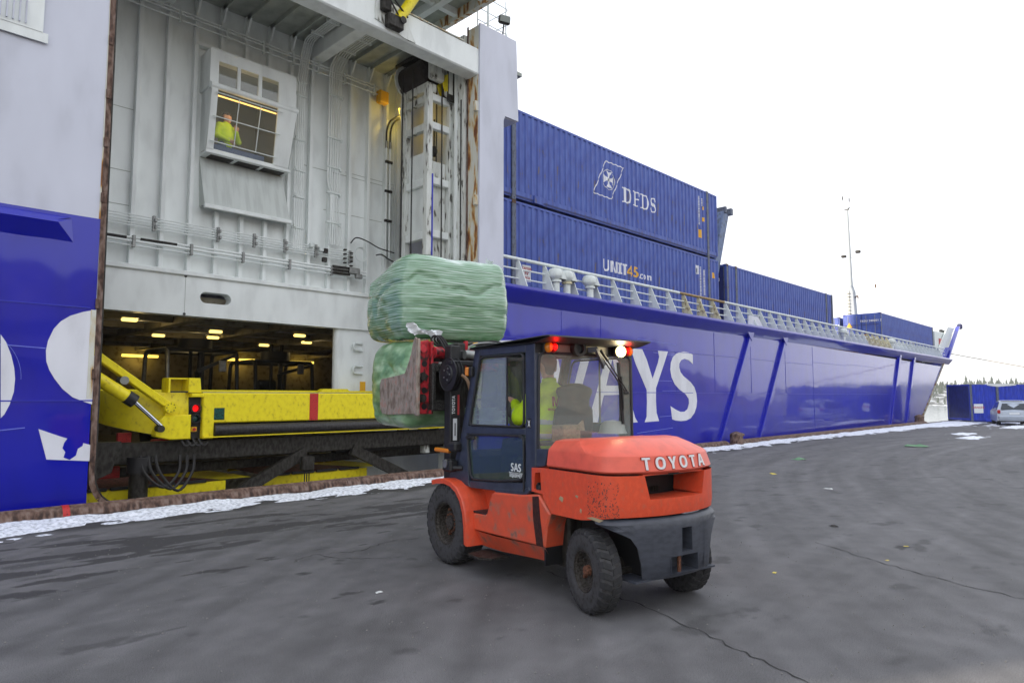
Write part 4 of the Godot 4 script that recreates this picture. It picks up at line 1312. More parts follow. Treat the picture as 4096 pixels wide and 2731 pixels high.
func build_hold(ship: Node3D) -> void:
	var hd := part("car_deck", ship)
	obj("deck_wall", Bld.new().span(Vector3(-2, 0.4, -27.2), Vector3(26, 3.6, -27.0)), M.hold_wall, hd)
	obj("deck_wall", Bld.new().span(Vector3(-2.2, -1.5, -27), Vector3(-2, 3.6, -12.4)), M.hold_wall, hd)
	obj("deck_wall", Bld.new().span(Vector3(19.5, 0.4, -27), Vector3(19.7, 3.6, -15)), M.hold_wall, hd)
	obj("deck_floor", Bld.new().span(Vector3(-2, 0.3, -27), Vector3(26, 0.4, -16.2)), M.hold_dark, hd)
	obj("deck_ceiling", Bld.new().span(Vector3(-2, 3.78, -27), Vector3(26, 3.9, -14.95)), M.hold_wall, hd)
	for k in 9:
		obj("deck_beam", Bld.new().span(Vector3(1.0 + k * 2.3, 3.42, -27), Vector3(1.26 + k * 2.3, 3.78, -15.1)), M.hold_wall, hd)
	for z: float in [-16.6, -18.6, -20.8, -23.2, -25.4]:
		obj("deck_girder", Bld.new().span(Vector3(-2, 3.46, z - 0.1), Vector3(24, 3.776, z + 0.1)), M.hold_wall, hd)
	# ceiling lamps
	for q: Array in [[4.55, -16.0], [6.95, -17.4], [9.0, -16.9], [6.3, -19.6], [7.6, -19.2], [10.3, -18.9], [12.4, -20.3], [9.9, -20.9], [12.5, -18.6]]:
		var l := part("deck_lamp", hd)
		obj("lamp_glass", Bld.new().cbox(Vector3(q[0], 3.40, q[1]), Vector3(0.30, 0.07, 0.14), 0.02), M.lamp_warm, l)
		obj("lamp_base", Bld.new().box(Vector3(q[0], 3.455, q[1]), Vector3(0.34, 0.03, 0.18)), M.steel, l)
	omni("deck_light", Vector3(5.0, 3.28, -17.0), Color(1.0, 0.88, 0.6), 0.13, 0.1, hd)
	omni("deck_light", Vector3(7.2, 3.28, -19.4), Color(1.0, 0.88, 0.6), 0.16, 0.1, hd)
	omni("deck_light", Vector3(11.0, 3.28, -19.4), Color(1.0, 0.88, 0.6), 0.16, 0.1, hd)
	# tubes washing the back wall
	for x: float in [8.0, 11.7, 14.3]:
		var l := part("wall_lamp", hd)
		obj("lamp_tube", Bld.new().rod(Vector3(x - 0.6, 3.22, -26.7), Vector3(x + 0.6, 3.22, -26.7), 0.05, 8), M.lamp_tube, l)
		omni("wall_light", Vector3(x, 3.1, -26.6), Color(1.0, 0.84, 0.42), 0.14, 0.2, hd)
	# white wall right of the cargo opening, with rounded edge and mooring rungs
	var dw := part("door_wall", ship)
	obj("wall_plate", Bld.new().span(Vector3(8.95, -2.0, -14.95), Vector3(11.4, 3.52, -14.75)), M.white, dw)
	obj("round_edge", Bld.new().rod(Vector3(8.93, -2.0, -14.86), Vector3(8.93, 3.48, -14.86), 0.11, 16), M.white, dw, 40)
	for y: float in [3.0, 2.42]:
		obj("rung", Bld.new().tube(bend(p3([9.58, y + 0.09, -14.72, 9.28, y + 0.09, -14.66, 9.28, y - 0.09, -14.66, 9.58, y - 0.09, -14.72]), 0.09), 0.028, 8), M.rail_white, dw, 50)
	obj("notice", Bld.new().box(Vector3(9.62, 1.98, -14.745), Vector3(0.16, 0.30, 0.01)), M.caution_yellow, dw)
	obj("hook", Bld.new().box(Vector3(10.05, 2.62, -14.72), Vector3(0.05, 0.16, 0.06)), M.dark_steel, dw)
	obj("thin_ladder", Bld.new().rod(Vector3(10.34, 1.7, -14.7), Vector3(10.34, 2.7, -14.7), 0.012, 6).rod(Vector3(10.40, 1.7, -14.7), Vector3(10.40, 2.7, -14.7), 0.012, 6), M.rail_white, dw)
	var sg := part("signal_lamp", ship)
	obj("lamp_case", Bld.new().cbox(Vector3(10.08, 2.05, -14.62), Vector3(0.22, 0.50, 0.16), 0.02), M.black, sg)
	obj("amber_lens", Bld.new().ball(Vector3(10.12, 2.12, -14.53), Vector3(0.07, 0.07, 0.06), 8), M.amber, sg, 60)
	# sill below: quay-side shell seen in the lower part of the opening
	obj("lower_wall", Bld.new().span(Vector3(-2, -1.6, -16.35), Vector3(9.0, 0.32, -16.25)), M.hold_wall, hd)
	obj("lower_wall", Bld.new().span(Vector3(9.0, -1.6, -16.35), Vector3(14.0, 0.32, -16.25)), M.white, hd)
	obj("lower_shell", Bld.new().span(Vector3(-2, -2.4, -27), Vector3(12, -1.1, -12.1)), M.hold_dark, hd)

func build_rail(ship: Node3D) -> void:
	var rl := part("bulwark_rail", ship)
	var sm := Bld.new().prism(pv([-12.13, 4.58, -11.725, 4.58, -11.99, 5.22, -12.03, 5.29, -12.13, 5.29]), -0.014, 0.014, 0)
	var plate := sm.mesh()
	for k in 50:
		var x := 12.54 + k * 1.043
		if x > 63.0: break
		var cream := x > 20.5 and x < 23.9 or x > 42.0 and x < 48.0
		put("stanchion", plate, M.rail_cream if cream else M.rail_white, rl, Transform3D(Basis.IDENTITY, Vector3(x, bow_in(x) * 0.24, -bow_in(x))))
	for q: Array in [[5.335, 0.048, -12.07], [5.06, 0.024, -12.05], [4.81, 0.024, -12.03]]:
		var seg := [[11.9, 20.6], [20.6, 23.9], [23.9, 65.0]]
		for s in 3:
			var pts := PackedVector3Array()
			var a: float = seg[s][0]
			var b: float = seg[s][1]
			for i in 25:
				var x := lerpf(a, b, i / 24.0)
				pts.append(Vector3(x, q[0] + bow_in(x) * 0.27, q[2] - bow_in(x)))
			obj("rail", Bld.new().tube(pts, q[1], 8, false), M.rail_brown if s == 1 and q[1] > 0.04 else M.rail_white, rl, 50)
	# solid bulwark towards the bow
	var bw := Bld.new()
	for i in 30:
		var xa := 45.0 + i * 0.62
		var xb := xa + 0.62
		var hh := 0.28 if xa < 50 else 0.36
		var la := bow_in(xa) * 0.25
		var lb := bow_in(xb) * 0.25
		bw.quad(Vector3(xa, 4.58 + la, -12.14 - bow_in(xa)), Vector3(xb, 4.58 + lb, -12.14 - bow_in(xb)), Vector3(xb, 4.58 + hh + lb, -12.14 - bow_in(xb)), Vector3(xa, 4.58 + hh + la, -12.14 - bow_in(xa)))
	obj("bulwark", bw, M.rail_white, rl)
	# goose-neck ventilators
	for q: Array in [[13.82, 0], [14.28, 1], [15.32, 2], [37.6, 3], [47.4, 4]]:
		var v := part("deck_ventilator", ship)
		var x: float = q[0]
		var z := -11.86 - bow_in(x)
		var y := 4.57 + bow_in(x) * 0.25
		obj("vent_pipe", Bld.new().rod(Vector3(x, y - 0.05, z), Vector3(x, y + 0.30, z), 0.10, 16), M.rail_white, v, 40)
		obj("vent_flange", Bld.new().rod(Vector3(x, y + 0.28, z), Vector3(x, y + 0.34, z), 0.15, 16), M.rail_cream if q[1] == 1 else M.rail_white, v, 40)
		obj("vent_head", Bld.new().lathe(pv([0.10, 0, 0.15, 0.04, 0.195, 0.10, 0.195, 0.22, 0.16, 0.29, 0.07, 0.32, 0, 0.32]), Vector3(x - 0.04, y + 0.34, z), Vector3.UP, 18), M.rail_white, v, 40)
		obj("vent_hood", Bld.new().prism(pv([0.05, 0.04, 0.33, 0.03, 0.18, 0.28, 0.05, 0.30]), -0.13, 0.13, 2, 0.01, Transform3D(Basis.IDENTITY, Vector3(x, y + 0.34, z))), M.rail_white, v)
		obj("vent_mouth", Bld.new().box(Vector3(x + 0.20, y + 0.368, z), Vector3(0.22, 0.014, 0.22)), M.black, v)
	var cn := obj("caution_sign", Bld.new().box(Vector3(12.97, 5.02, -12.16), Vector3(0.32, 0.44, 0.01)), M.sticker, rl)
	cn.set_meta("label", "white caution sign with red lettering on the rail")
	for k in 3:
		words("sign_text", ["CAUTION", "9'6\"", "HIGH"][k], 0.075 if k == 0 else 0.09, 0.002, M.ink_red, rl, Transform3D(Basis.IDENTITY, Vector3(12.97, 5.15 - k * 0.13, -12.15)), true, false, 0.75)
	obj("pale_panel", Bld.new().prism(pv([25.55, 4.60, 26.9, 4.60, 26.45, 4.98, 25.6, 4.98]), -11.93, -11.91, 2), M.hull_white, rl)

func build_fore(ship: Node3D) -> void:
	# foremast with lamps
	var ms := part("foremast", ship)
	var mx := 57.3
	mat("mast_grey", rgb(150, 157, 162), 0.5)  # darker than the white rails: backlit shade is put into the colour
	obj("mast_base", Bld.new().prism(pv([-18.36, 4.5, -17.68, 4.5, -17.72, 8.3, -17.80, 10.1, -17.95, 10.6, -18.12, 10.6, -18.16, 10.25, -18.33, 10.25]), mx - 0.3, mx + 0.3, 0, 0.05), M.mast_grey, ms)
	obj("mast_ladder_cage", Bld.new().span(Vector3(mx - 0.34, 7.0, -18.36), Vector3(mx - 0.30, 10.2, -18.10)), M.steel, ms)
	for k in 10:
		obj("rung", Bld.new().span(Vector3(mx - 0.38, 7.5 + k * 0.27, -18.24), Vector3(mx - 0.34, 7.54 + k * 0.27, -18.02)), M.dark_steel, ms)
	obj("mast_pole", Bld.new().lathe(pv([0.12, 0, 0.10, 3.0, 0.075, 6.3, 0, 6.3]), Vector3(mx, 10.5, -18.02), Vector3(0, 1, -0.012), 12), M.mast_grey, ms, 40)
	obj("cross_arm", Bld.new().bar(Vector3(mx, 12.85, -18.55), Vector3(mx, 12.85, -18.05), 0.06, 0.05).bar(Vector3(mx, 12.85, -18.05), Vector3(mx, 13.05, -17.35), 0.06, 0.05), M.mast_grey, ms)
	obj("mast_lamp", Bld.new().cbox(Vector3(mx, 13.05, -18.50), Vector3(0.3, 0.2, 0.36), 0.05), M.dark_steel, ms)
	obj("mast_lamp", Bld.new().cbox(Vector3(mx, 13.28, -17.42), Vector3(0.3, 0.22, 0.36), 0.05), M.dark_steel, ms)
	obj("mast_head", Bld.new().prism(pv([-18.42, 16.95, -18.10, 16.72, -17.96, 16.85, -17.92, 17.02, -18.10, 16.86]), mx - 0.05, mx + 0.05, 0), M.dark_steel, ms)
	for q: Array in [[-18.42, 17.85], [-17.92, 17.6]]:
		obj("wind_vane", Bld.new().cbox(Vector3(mx, q[1], q[0]), Vector3(0.06, 0.32, 0.08), 0.02).rod(Vector3(mx, 16.9, q[0] + 0.02), Vector3(mx, q[1], q[0]), 0.01, 5), M.dark_steel, ms)
	obj("horn", Bld.new().tube(spline(p3([mx, 9.6, -17.78, mx, 9.75, -17.62, mx, 9.55, -17.55])), 0.05, 8), M.rusty_steel, ms, 50)
	var an := part("whip_aerial", ship)
	obj("aerial_rod", Bld.new().rod(Vector3(61.9, 7.3, -17.5), Vector3(61.7, 11.0, -17.5), 0.03, 6), M.rail_white, an)
	obj("aerial_tip", Bld.new().box(Vector3(61.7, 11.05, -17.5), Vector3(0.1, 0.3, 0.1)), M.rusty_steel, an)
	# forecastle end
	var fc := part("forecastle", ship)
	obj("breakwater", Bld.new().prism(pv([64.6, 4.58, 68.6, 4.58, 70.0, 6.4, 71.0, 7.35, 64.6, 7.2]), -15.6, -14.0, 2), M.rail_white, fc)
	obj("door_red", Bld.new().box(Vector3(66.6, 6.2, -13.98), Vector3(1.3, 0.9, 0.06)), M.red_paint, fc)
	obj("bow_cap", Bld.new().cbox(on_bow(63.6, 7.35), Vector3(0.4, 0.5, 0.4), 0.1), mat("navy_paint", rgb(28, 32, 80), 0.5), fc)
	for x: float in [65.6, 70.2]:
		obj("rail_post", Bld.new().rod(Vector3(x, 7.2, -14.2), Vector3(x, 8.9, -14.2), 0.03, 6), M.rail_white, fc)
	for y: float in [7.75, 8.35, 8.9]:
		obj("rail_bar", Bld.new().rod(Vector3(65.6, y, -14.2), Vector3(70.4, y, -14.2), 0.022, 6), M.rail_white, fc)
	obj("mooring_gear", Bld.new().cbox(Vector3(69.0, 7.5, -14.3), Vector3(1.8, 0.2, 0.3), 0.08), M.black, fc)
	# slanted cell-guide post behind the container stack
	var cg := part("cell_guide", ship)
	obj("guide_post", Bld.new().bar(Vector3(27.5, 7.3, -14.5), Vector3(28.6, 10.15, -14.5), 0.5, 0.55, Vector3(0, 0, 1), 0.03), mat("guide_blue", rgb(92, 112, 150), 0.5, 0.0, T.dirt, Vector3(0.6, 0.3, 0.6), null, 1.0, true), cg)
	obj("guide_head", Bld.new().span(Vector3(28.35, 10.12, -14.9), Vector3(28.5, 10.4, -14.15)).span(Vector3(28.9, 10.12, -14.9), Vector3(29.1, 10.42, -14.15)).span(Vector3(28.5, 10.3, -14.9), Vector3(28.9, 10.42, -14.75)), M.container_post, cg)

# ---- shipping containers
const CZ := -14.0
# outer surface of a corrugated side: returns the depth (0 .. -0.036) at a place along it
func corrugation(s: float) -> float:
	var p := fposmod(s, 0.278)
	if p < 0.10: return 0.0
	if p < 0.139: return -0.036 * (p - 0.10) / 0.039
	if p < 0.239: return -0.036
	return -0.036 * (0.278 - p) / 0.039

func corr_profile(a: float, b: float) -> PackedVector2Array:
	var r := PackedVector2Array()
	r.append(Vector2(a, corrugation(a)))
	var k := floorf(a / 0.278)
	while k * 0.278 < b:
		for q: float in [0.0, 0.10, 0.139, 0.239]:
			var s := k * 0.278 + q
			if s > a and s < b: r.append(Vector2(s, corrugation(s)))
		k += 1.0
	r.append(Vector2(b, corrugation(b)))
	return r

# a container whose outer long side lies on z = 0, running from x = 0 to len, standing on y = 0, its body reaching to z = -2.44
func make_container(label: String, at: Vector3, turn: float, len_: float, posts: Array, body: Material, h := 2.896, doors := false, group := "containers stacked on the ship's fore deck") -> Node3D:
	var t := thing("shipping_container", label, "container", at, turn, group)
	var prof := corr_profile(0.06, len_ - 0.06)
	var b := Bld.new()
	var bb := Bld.new()
	for i in prof.size() - 1:
		var p := prof[i]
		var q := prof[i + 1]
		b.quad(Vector3(p.x, 0.30, p.y - 0.022), Vector3(q.x, 0.30, q.y - 0.022), Vector3(q.x, h - 0.09, q.y - 0.022), Vector3(p.x, h - 0.09, p.y - 0.022))
		bb.quad(Vector3(q.x, 0.30, -2.418 - q.y), Vector3(p.x, 0.30, -2.418 - p.y), Vector3(p.x, h - 0.09, -2.418 - p.y), Vector3(q.x, h - 0.09, -2.418 - q.y))
	obj("side_panel", b, body, t)
	obj("side_panel", bb, body, t)
	obj("roof", Bld.new().span(Vector3(0.05, h - 0.06, -2.40), Vector3(len_ - 0.05, h - 0.03, -0.04)), body, t)
	obj("floor", Bld.new().span(Vector3(0.05, 0.12, -2.40), Vector3(len_ - 0.05, 0.18, -0.04)), M.container_dark, t)
	for z: float in [-0.05, -2.39]:
		obj("top_rail", Bld.new().box(Vector3(len_ / 2, h - 0.06, z), Vector3(len_ - 0.1, 0.07, 0.06)), body, t)
		obj("bottom_rail", Bld.new().box(Vector3(len_ / 2, 0.235, z - 0.01), Vector3(len_ - 0.1, 0.14, 0.06)).box(Vector3(len_ / 2, 0.13, z - 0.03), Vector3(len_ - 0.1, 0.10, 0.05)), body, t)
	obj("fork_pocket", Bld.new().box(Vector3(len_ / 2 - 4.9, 0.19, -0.03), Vector3(0.42, 0.24, 0.07)), body, t)
	for x: float in posts:
		for z: float in [-0.09, -2.35]:
			obj("corner_post", Bld.new().box(Vector3(x, h / 2, z + (0.004 if z > -1 else -0.004)), Vector3(0.16, h - 0.24, 0.17)), M.container_post, t)
			obj("corner_casting", Bld.new().cbox(Vector3(x, h - 0.06, z + 0.004), Vector3(0.178, 0.125, 0.165), 0.008), M.rusty_steel if h > 2.6 and x < 3 else M.container_post, t)
			var cc := obj("corner_casting", Bld.new().cbox(Vector3(x, 0.06, z + 0.004), Vector3(0.178, 0.125, 0.165), 0.008), M.container_post, t)
			if z > -1:
				obj("casting_hole", Bld.new().lathe(pv([0, 0, 0.022, 0]), Vector3(x, 0.06, -0.002), Vector3(0, 0, 1), 10), M.black, cc)
	for x: float in [0.03, len_ - 0.03]:
		obj("end_frame", Bld.new().box(Vector3(x, h / 2 + 0.06, -0.06), Vector3(0.06, h - 0.2, 0.10)).box(Vector3(x, h / 2 + 0.06, -2.38), Vector3(0.06, h - 0.2, 0.10)).box(Vector3(x, h - 0.07, -1.22), Vector3(0.06, 0.10, 2.3)).box(Vector3(x, 0.22, -1.22), Vector3(0.06, 0.14, 2.3)), body, t)
		obj("end_wall", Bld.new().box(Vector3(x + (0.03 if x < 1 else -0.03), h / 2 + 0.05, -1.22), Vector3(0.03, h - 0.3, 2.3)), M.container_dark, t)
	if doors:
		for z: float in [-0.64, -1.80]:
			var d := obj("door", Bld.new().cbox(Vector3(-0.01, h / 2 + 0.05, z), Vector3(0.05, h - 0.34, 1.12), 0.012), body, t)
			for q: float in [-0.28, 0.28]:
				obj("lock_rod", Bld.new().rod(Vector3(-0.05, 0.25, z + q), Vector3(-0.05, h - 0.15, z + q), 0.018, 6), M.steel, d)
			for y: float in [0.8, 1.45, 2.1]:
				obj("door_rib", Bld.new().box(Vector3(-0.04, y, z), Vector3(0.03, 0.05, 1.04)), M.container_dark, d)
	return t

# lettering painted over the ribs of a container side: the letters are cut at each fold and laid on it
func paint_on_side(called: String, s: String, x0: float, x1: float, y0: float, hgt: float, m: Material, t: Node3D, serif := false) -> void:
	var tm := TextMesh.new()
	var f := SystemFont.new()
	f.font_names = PackedStringArray(["Droid Serif" if serif else "Droid Sans"])
	f.font_weight = 700
	tm.font = f
	tm.text = s
	tm.font_size = 96
	tm.depth = 0.0
	tm.curve_step = 3.0
	tm.pixel_size = 0.01
	var fc := tm.get_faces()
	var box := AABB(fc[0], Vector3.ZERO)
	for p in fc: box = box.expand(p)
	var b := Bld.new()
	for k in range(0, fc.size(), 3):
		var tri := PackedVector2Array()
		for q in 3:
			var p := fc[k + q]
			tri.append(Vector2(lerpf(x0, x1, (p.x - box.position.x) / box.size.x), y0 + (p.y - box.position.y) / box.size.y * hgt))
		lay_on_ribs(b, tri)
	obj(called, b, m, t)

func lay_on_ribs(b: Bld, poly: PackedVector2Array) -> void:
	var lo := poly[0].x
	var hi := lo
	for p in poly:
		lo = minf(lo, p.x); hi = maxf(hi, p.x)
	var pr := corr_profile(lo - 0.001, hi + 0.001)
	for i in pr.size() - 1:
		var a := pr[i].x
		var c := pr[i + 1].x
		if c - a < 1e-5: continue
		var strip := PackedVector2Array([Vector2(a, -50), Vector2(c, -50), Vector2(c, 50), Vector2(a, 50)])
		for piece in Geometry2D.intersect_polygons(poly, strip):
			if Geometry2D.is_polygon_clockwise(piece): piece.reverse()
			var v := PackedVector3Array()
			for p in piece:
				v.append(Vector3(p.x, p.y, lerpf(pr[i].y, pr[i + 1].y, clampf((p.x - a) / (c - a), 0, 1)) - 0.022 + 0.004))
			for q in range(1, v.size() - 1): b.tri(v[0], v[q], v[q + 1])

func ribbon(pts: PackedVector2Array, w: float, b: Bld) -> void:
	for i in pts.size():
		var a := pts[i]
		var c := pts[(i + 1) % pts.size()]
		var d := (c - a).normalized()
		var n := Vector2(-d.y, d.x) * w * 0.5
		lay_on_ribs(b, PackedVector2Array([a - n - d * w * 0.5, c - n + d * w * 0.5, c + n + d * w * 0.5, a + n - d * w * 0.5]))

func build_containers() -> void:
	var x0 := 14.31 - 0.762
	# upper container with the white emblem
	var up := make_container("upper blue container of the tall stack, with white emblem and DFDS lettering", Vector3(x0, 7.735, CZ), 0, 13.716, [0.842, 12.874], M.container)
	var o := Vector2(x0, 7.735)
	var eb := Bld.new()
	var fr := pv(LOGO_FRAME)
	for i in fr.size(): fr[i] -= o
	ribbon(fr, 0.035, eb)
	var ring := PackedVector2Array()
	for i in 36: ring.append(Vector2(19.28 + cos(TAU * i / 36.0) * 0.36, 9.485 + sin(TAU * i / 36.0) * 0.36) - o)
	ribbon(ring, 0.03, eb)
	for k in 4:
		var w := PI / 2 * k
		var d := Vector2(cos(w), sin(w))
		var n := Vector2(-d.y, d.x)
		var c := Vector2(19.28, 9.485) - o
		lay_on_ribs(eb, PackedVector2Array([c - n * 0.04, c + d * 0.16 - n * 0.07, c + d * 0.30 - n * 0.17, c + d * 0.27, c + d * 0.30 + n * 0.17, c + d * 0.16 + n * 0.07, c + n * 0.04]))
	obj("emblem", eb, M.letter_white, up)
	paint_on_side("lettering", "DFDS", 20.12 - o.x, 22.37 - o.x, 8.85 - o.y, 0.58, M.letter_white, up, true)
	for q: Array in [[12.05, 0.75, 12.35, 1.1, "caution_yellow"], [12.45, 1.5, 12.6, 1.68, "caution_yellow"], [12.48, 2.0, 12.55, 2.15, "caution_yellow"]]:
		var bb := Bld.new()
		lay_on_ribs(bb, PackedVector2Array([Vector2(q[0], q[1]), Vector2(q[2], q[1]), Vector2(q[2], q[3]), Vector2(q[0], q[3])]))
		obj("sticker", bb, M[q[4]], up)
	var marks := Bld.new()
	var rng := RandomNumberGenerator.new()
	rng.seed = 8
	for col: Array in [[12.15, 1.3, 2.55], [12.42, 2.2, 2.5]]:
		var y: float = col[2]
		while y > col[1]:
			var hh := rng.randf_range(0.02, 0.05)
			lay_on_ribs(marks, PackedVector2Array([Vector2(col[0], y - hh), Vector2(col[0] + 0.07, y - hh), Vector2(col[0] + 0.07, y), Vector2(col[0], y)]))
			y -= hh + rng.randf_range(0.015, 0.03)
	obj("serial_marks", marks, M.letter_white, up)
	# lower container with UNIT45.com
	var lo := make_container("lower blue container of the tall stack, lettered UNIT45.com, behind the rail", Vector3(x0, 4.83, CZ), 0, 13.716, [0.842, 12.874], M.container)
	paint_on_side("lettering", "UNIT", 18.88 - x0, 20.36 - x0, 6.15 - 4.83, 0.41, M.letter_white, lo)
	paint_on_side("lettering", "45", 20.36 - x0, 21.06 - x0, 6.15 - 4.83, 0.40, M.caution_yellow, lo)
	paint_on_side("lettering", ".com", 21.10 - x0, 21.92 - x0, 6.15 - 4.83, 0.19, M.letter_white, lo)
	for q: Array in [[11.75, 2.05, 12.0, 2.42, "letter_white"], [11.82, 2.1, 11.93, 2.3, "sign_blue"], [13.2, 2.05, 13.4, 2.3, "caution_yellow"]]:
		var bb := Bld.new()
		lay_on_ribs(bb, PackedVector2Array([Vector2(q[0], q[1]), Vector2(q[2], q[1]), Vector2(q[2] - (0.07 if q[0] > 13 else 0.0), q[3]), Vector2(q[0], q[3])]))
		obj("sticker", bb, M[q[4]], lo)
	var m2 := Bld.new()
	for col: Array in [[12.15, 0.5, 2.4], [12.45, 1.2, 2.3]]:
		var y: float = col[2]
		while y > col[1]:
			var hh := rng.randf_range(0.02, 0.05)
			lay_on_ribs(m2, PackedVector2Array([Vector2(col[0], y - hh), Vector2(col[0] + 0.07, y - hh), Vector2(col[0] + 0.07, y), Vector2(col[0], y)]))
			y -= hh + rng.randf_range(0.015, 0.03)
	obj("serial_marks", m2, M.letter_white, lo)
	# a single one further forward
	var c3 := make_container("single blue container standing just forward of the tall stack", Vector3(28.05, 4.80, CZ - 0.02), 0, 13.2, [0.10, 0.95, 12.2, 13.1], M.container)
	words("door_number", "08 0", 0.16, 0.002, M.letter_white, c3, Transform3D(Basis(Vector3.UP, -PI / 2), Vector3(-0.01, 2.2, -0.55)), true)
	# two at the bow
	var c4 := make_container("bow container with yellow triangle on its door, nearer the quay", Vector3(50.2, 4.60, CZ), 0, 14.0, [0.10, 13.9], M.container, 2.896, true)
	words("lettering", "UNIT", 0.34, 0.002, M.letter_white, c4, Transform3D(Basis(Vector3.UP, -PI / 2), Vector3(-0.09, 1.25, -1.75)), true)
	words("lettering", "45", 0.34, 0.002, M.caution_yellow, c4, Transform3D(Basis(Vector3.UP, -PI / 2), Vector3(-0.09, 1.25, -1.14)), true)
	words("lettering", ".com", 0.2, 0.002, M.letter_white, c4, Transform3D(Basis(Vector3.UP, -PI / 2), Vector3(-0.09, 1.22, -0.62)), true)
	words("lettering", "TKDU 240261 2", 0.14, 0.002, M.letter_white, c4, Transform3D(Basis(Vector3.UP, -PI / 2), Vector3(-0.09, 2.35, -0.62)), true)
	obj("warning_triangle", Bld.new().prism(pv([-2.2, 1.95, -1.8, 1.95, -2.0, 2.3]), -0.10, -0.094, 0), M.caution_yellow, c4)
	paint_on_side("lettering", "UNIT", 6.3, 7.7, 0.85, 0.42, M.letter_white, c4)
	paint_on_side("lettering", "45", 7.7, 8.3, 0.85, 0.42, M.caution_yellow, c4)
	paint_on_side("lettering", ".com", 8.35, 9.1, 0.85, 0.2, M.letter_white, c4)
	var c5 := make_container("bow container with white number, farther from the quay, before the foremast", Vector3(50.1, 4.45, CZ - 2.62), 0, 13.7, [0.10, 13.6], M.container, 2.896, true)
	words("lettering", "LYSU 145137 6", 0.15, 0.002, M.letter_white, c5, Transform3D(Basis(Vector3.UP, -PI / 2), Vector3(-0.09, 2.3, -0.7)), true)
	# damaged one on the quay
	var ang := deg_to_rad(-45.6)
	var dc := make_container("damaged royal blue container on the quay behind the silver car", Vector3(54.6, 0.0, -9.94), ang, 12.192, [0.09, 1.9, 12.1], M.container_royal, 2.6, false, "")
	obj("placard", Bld.new().box(Vector3(0.55, 0.95, 0.004), Vector3(0.62, 0.62, 0.012)), M.sticker, dc)
	words("placard_text", "DANGER", 0.14, 0.002, M.ink_red, dc, Transform3D(Basis.IDENTITY, Vector3(0.55, 1.02, 0.012)), true)
	obj("torn_roof", Bld.new().prism(pv([1.2, 2.52, 1.9, 2.42, 3.2, 2.52, 3.0, 2.62, 1.3, 2.63]), -0.3, 0.02, 2), M.scrap_white, dc)

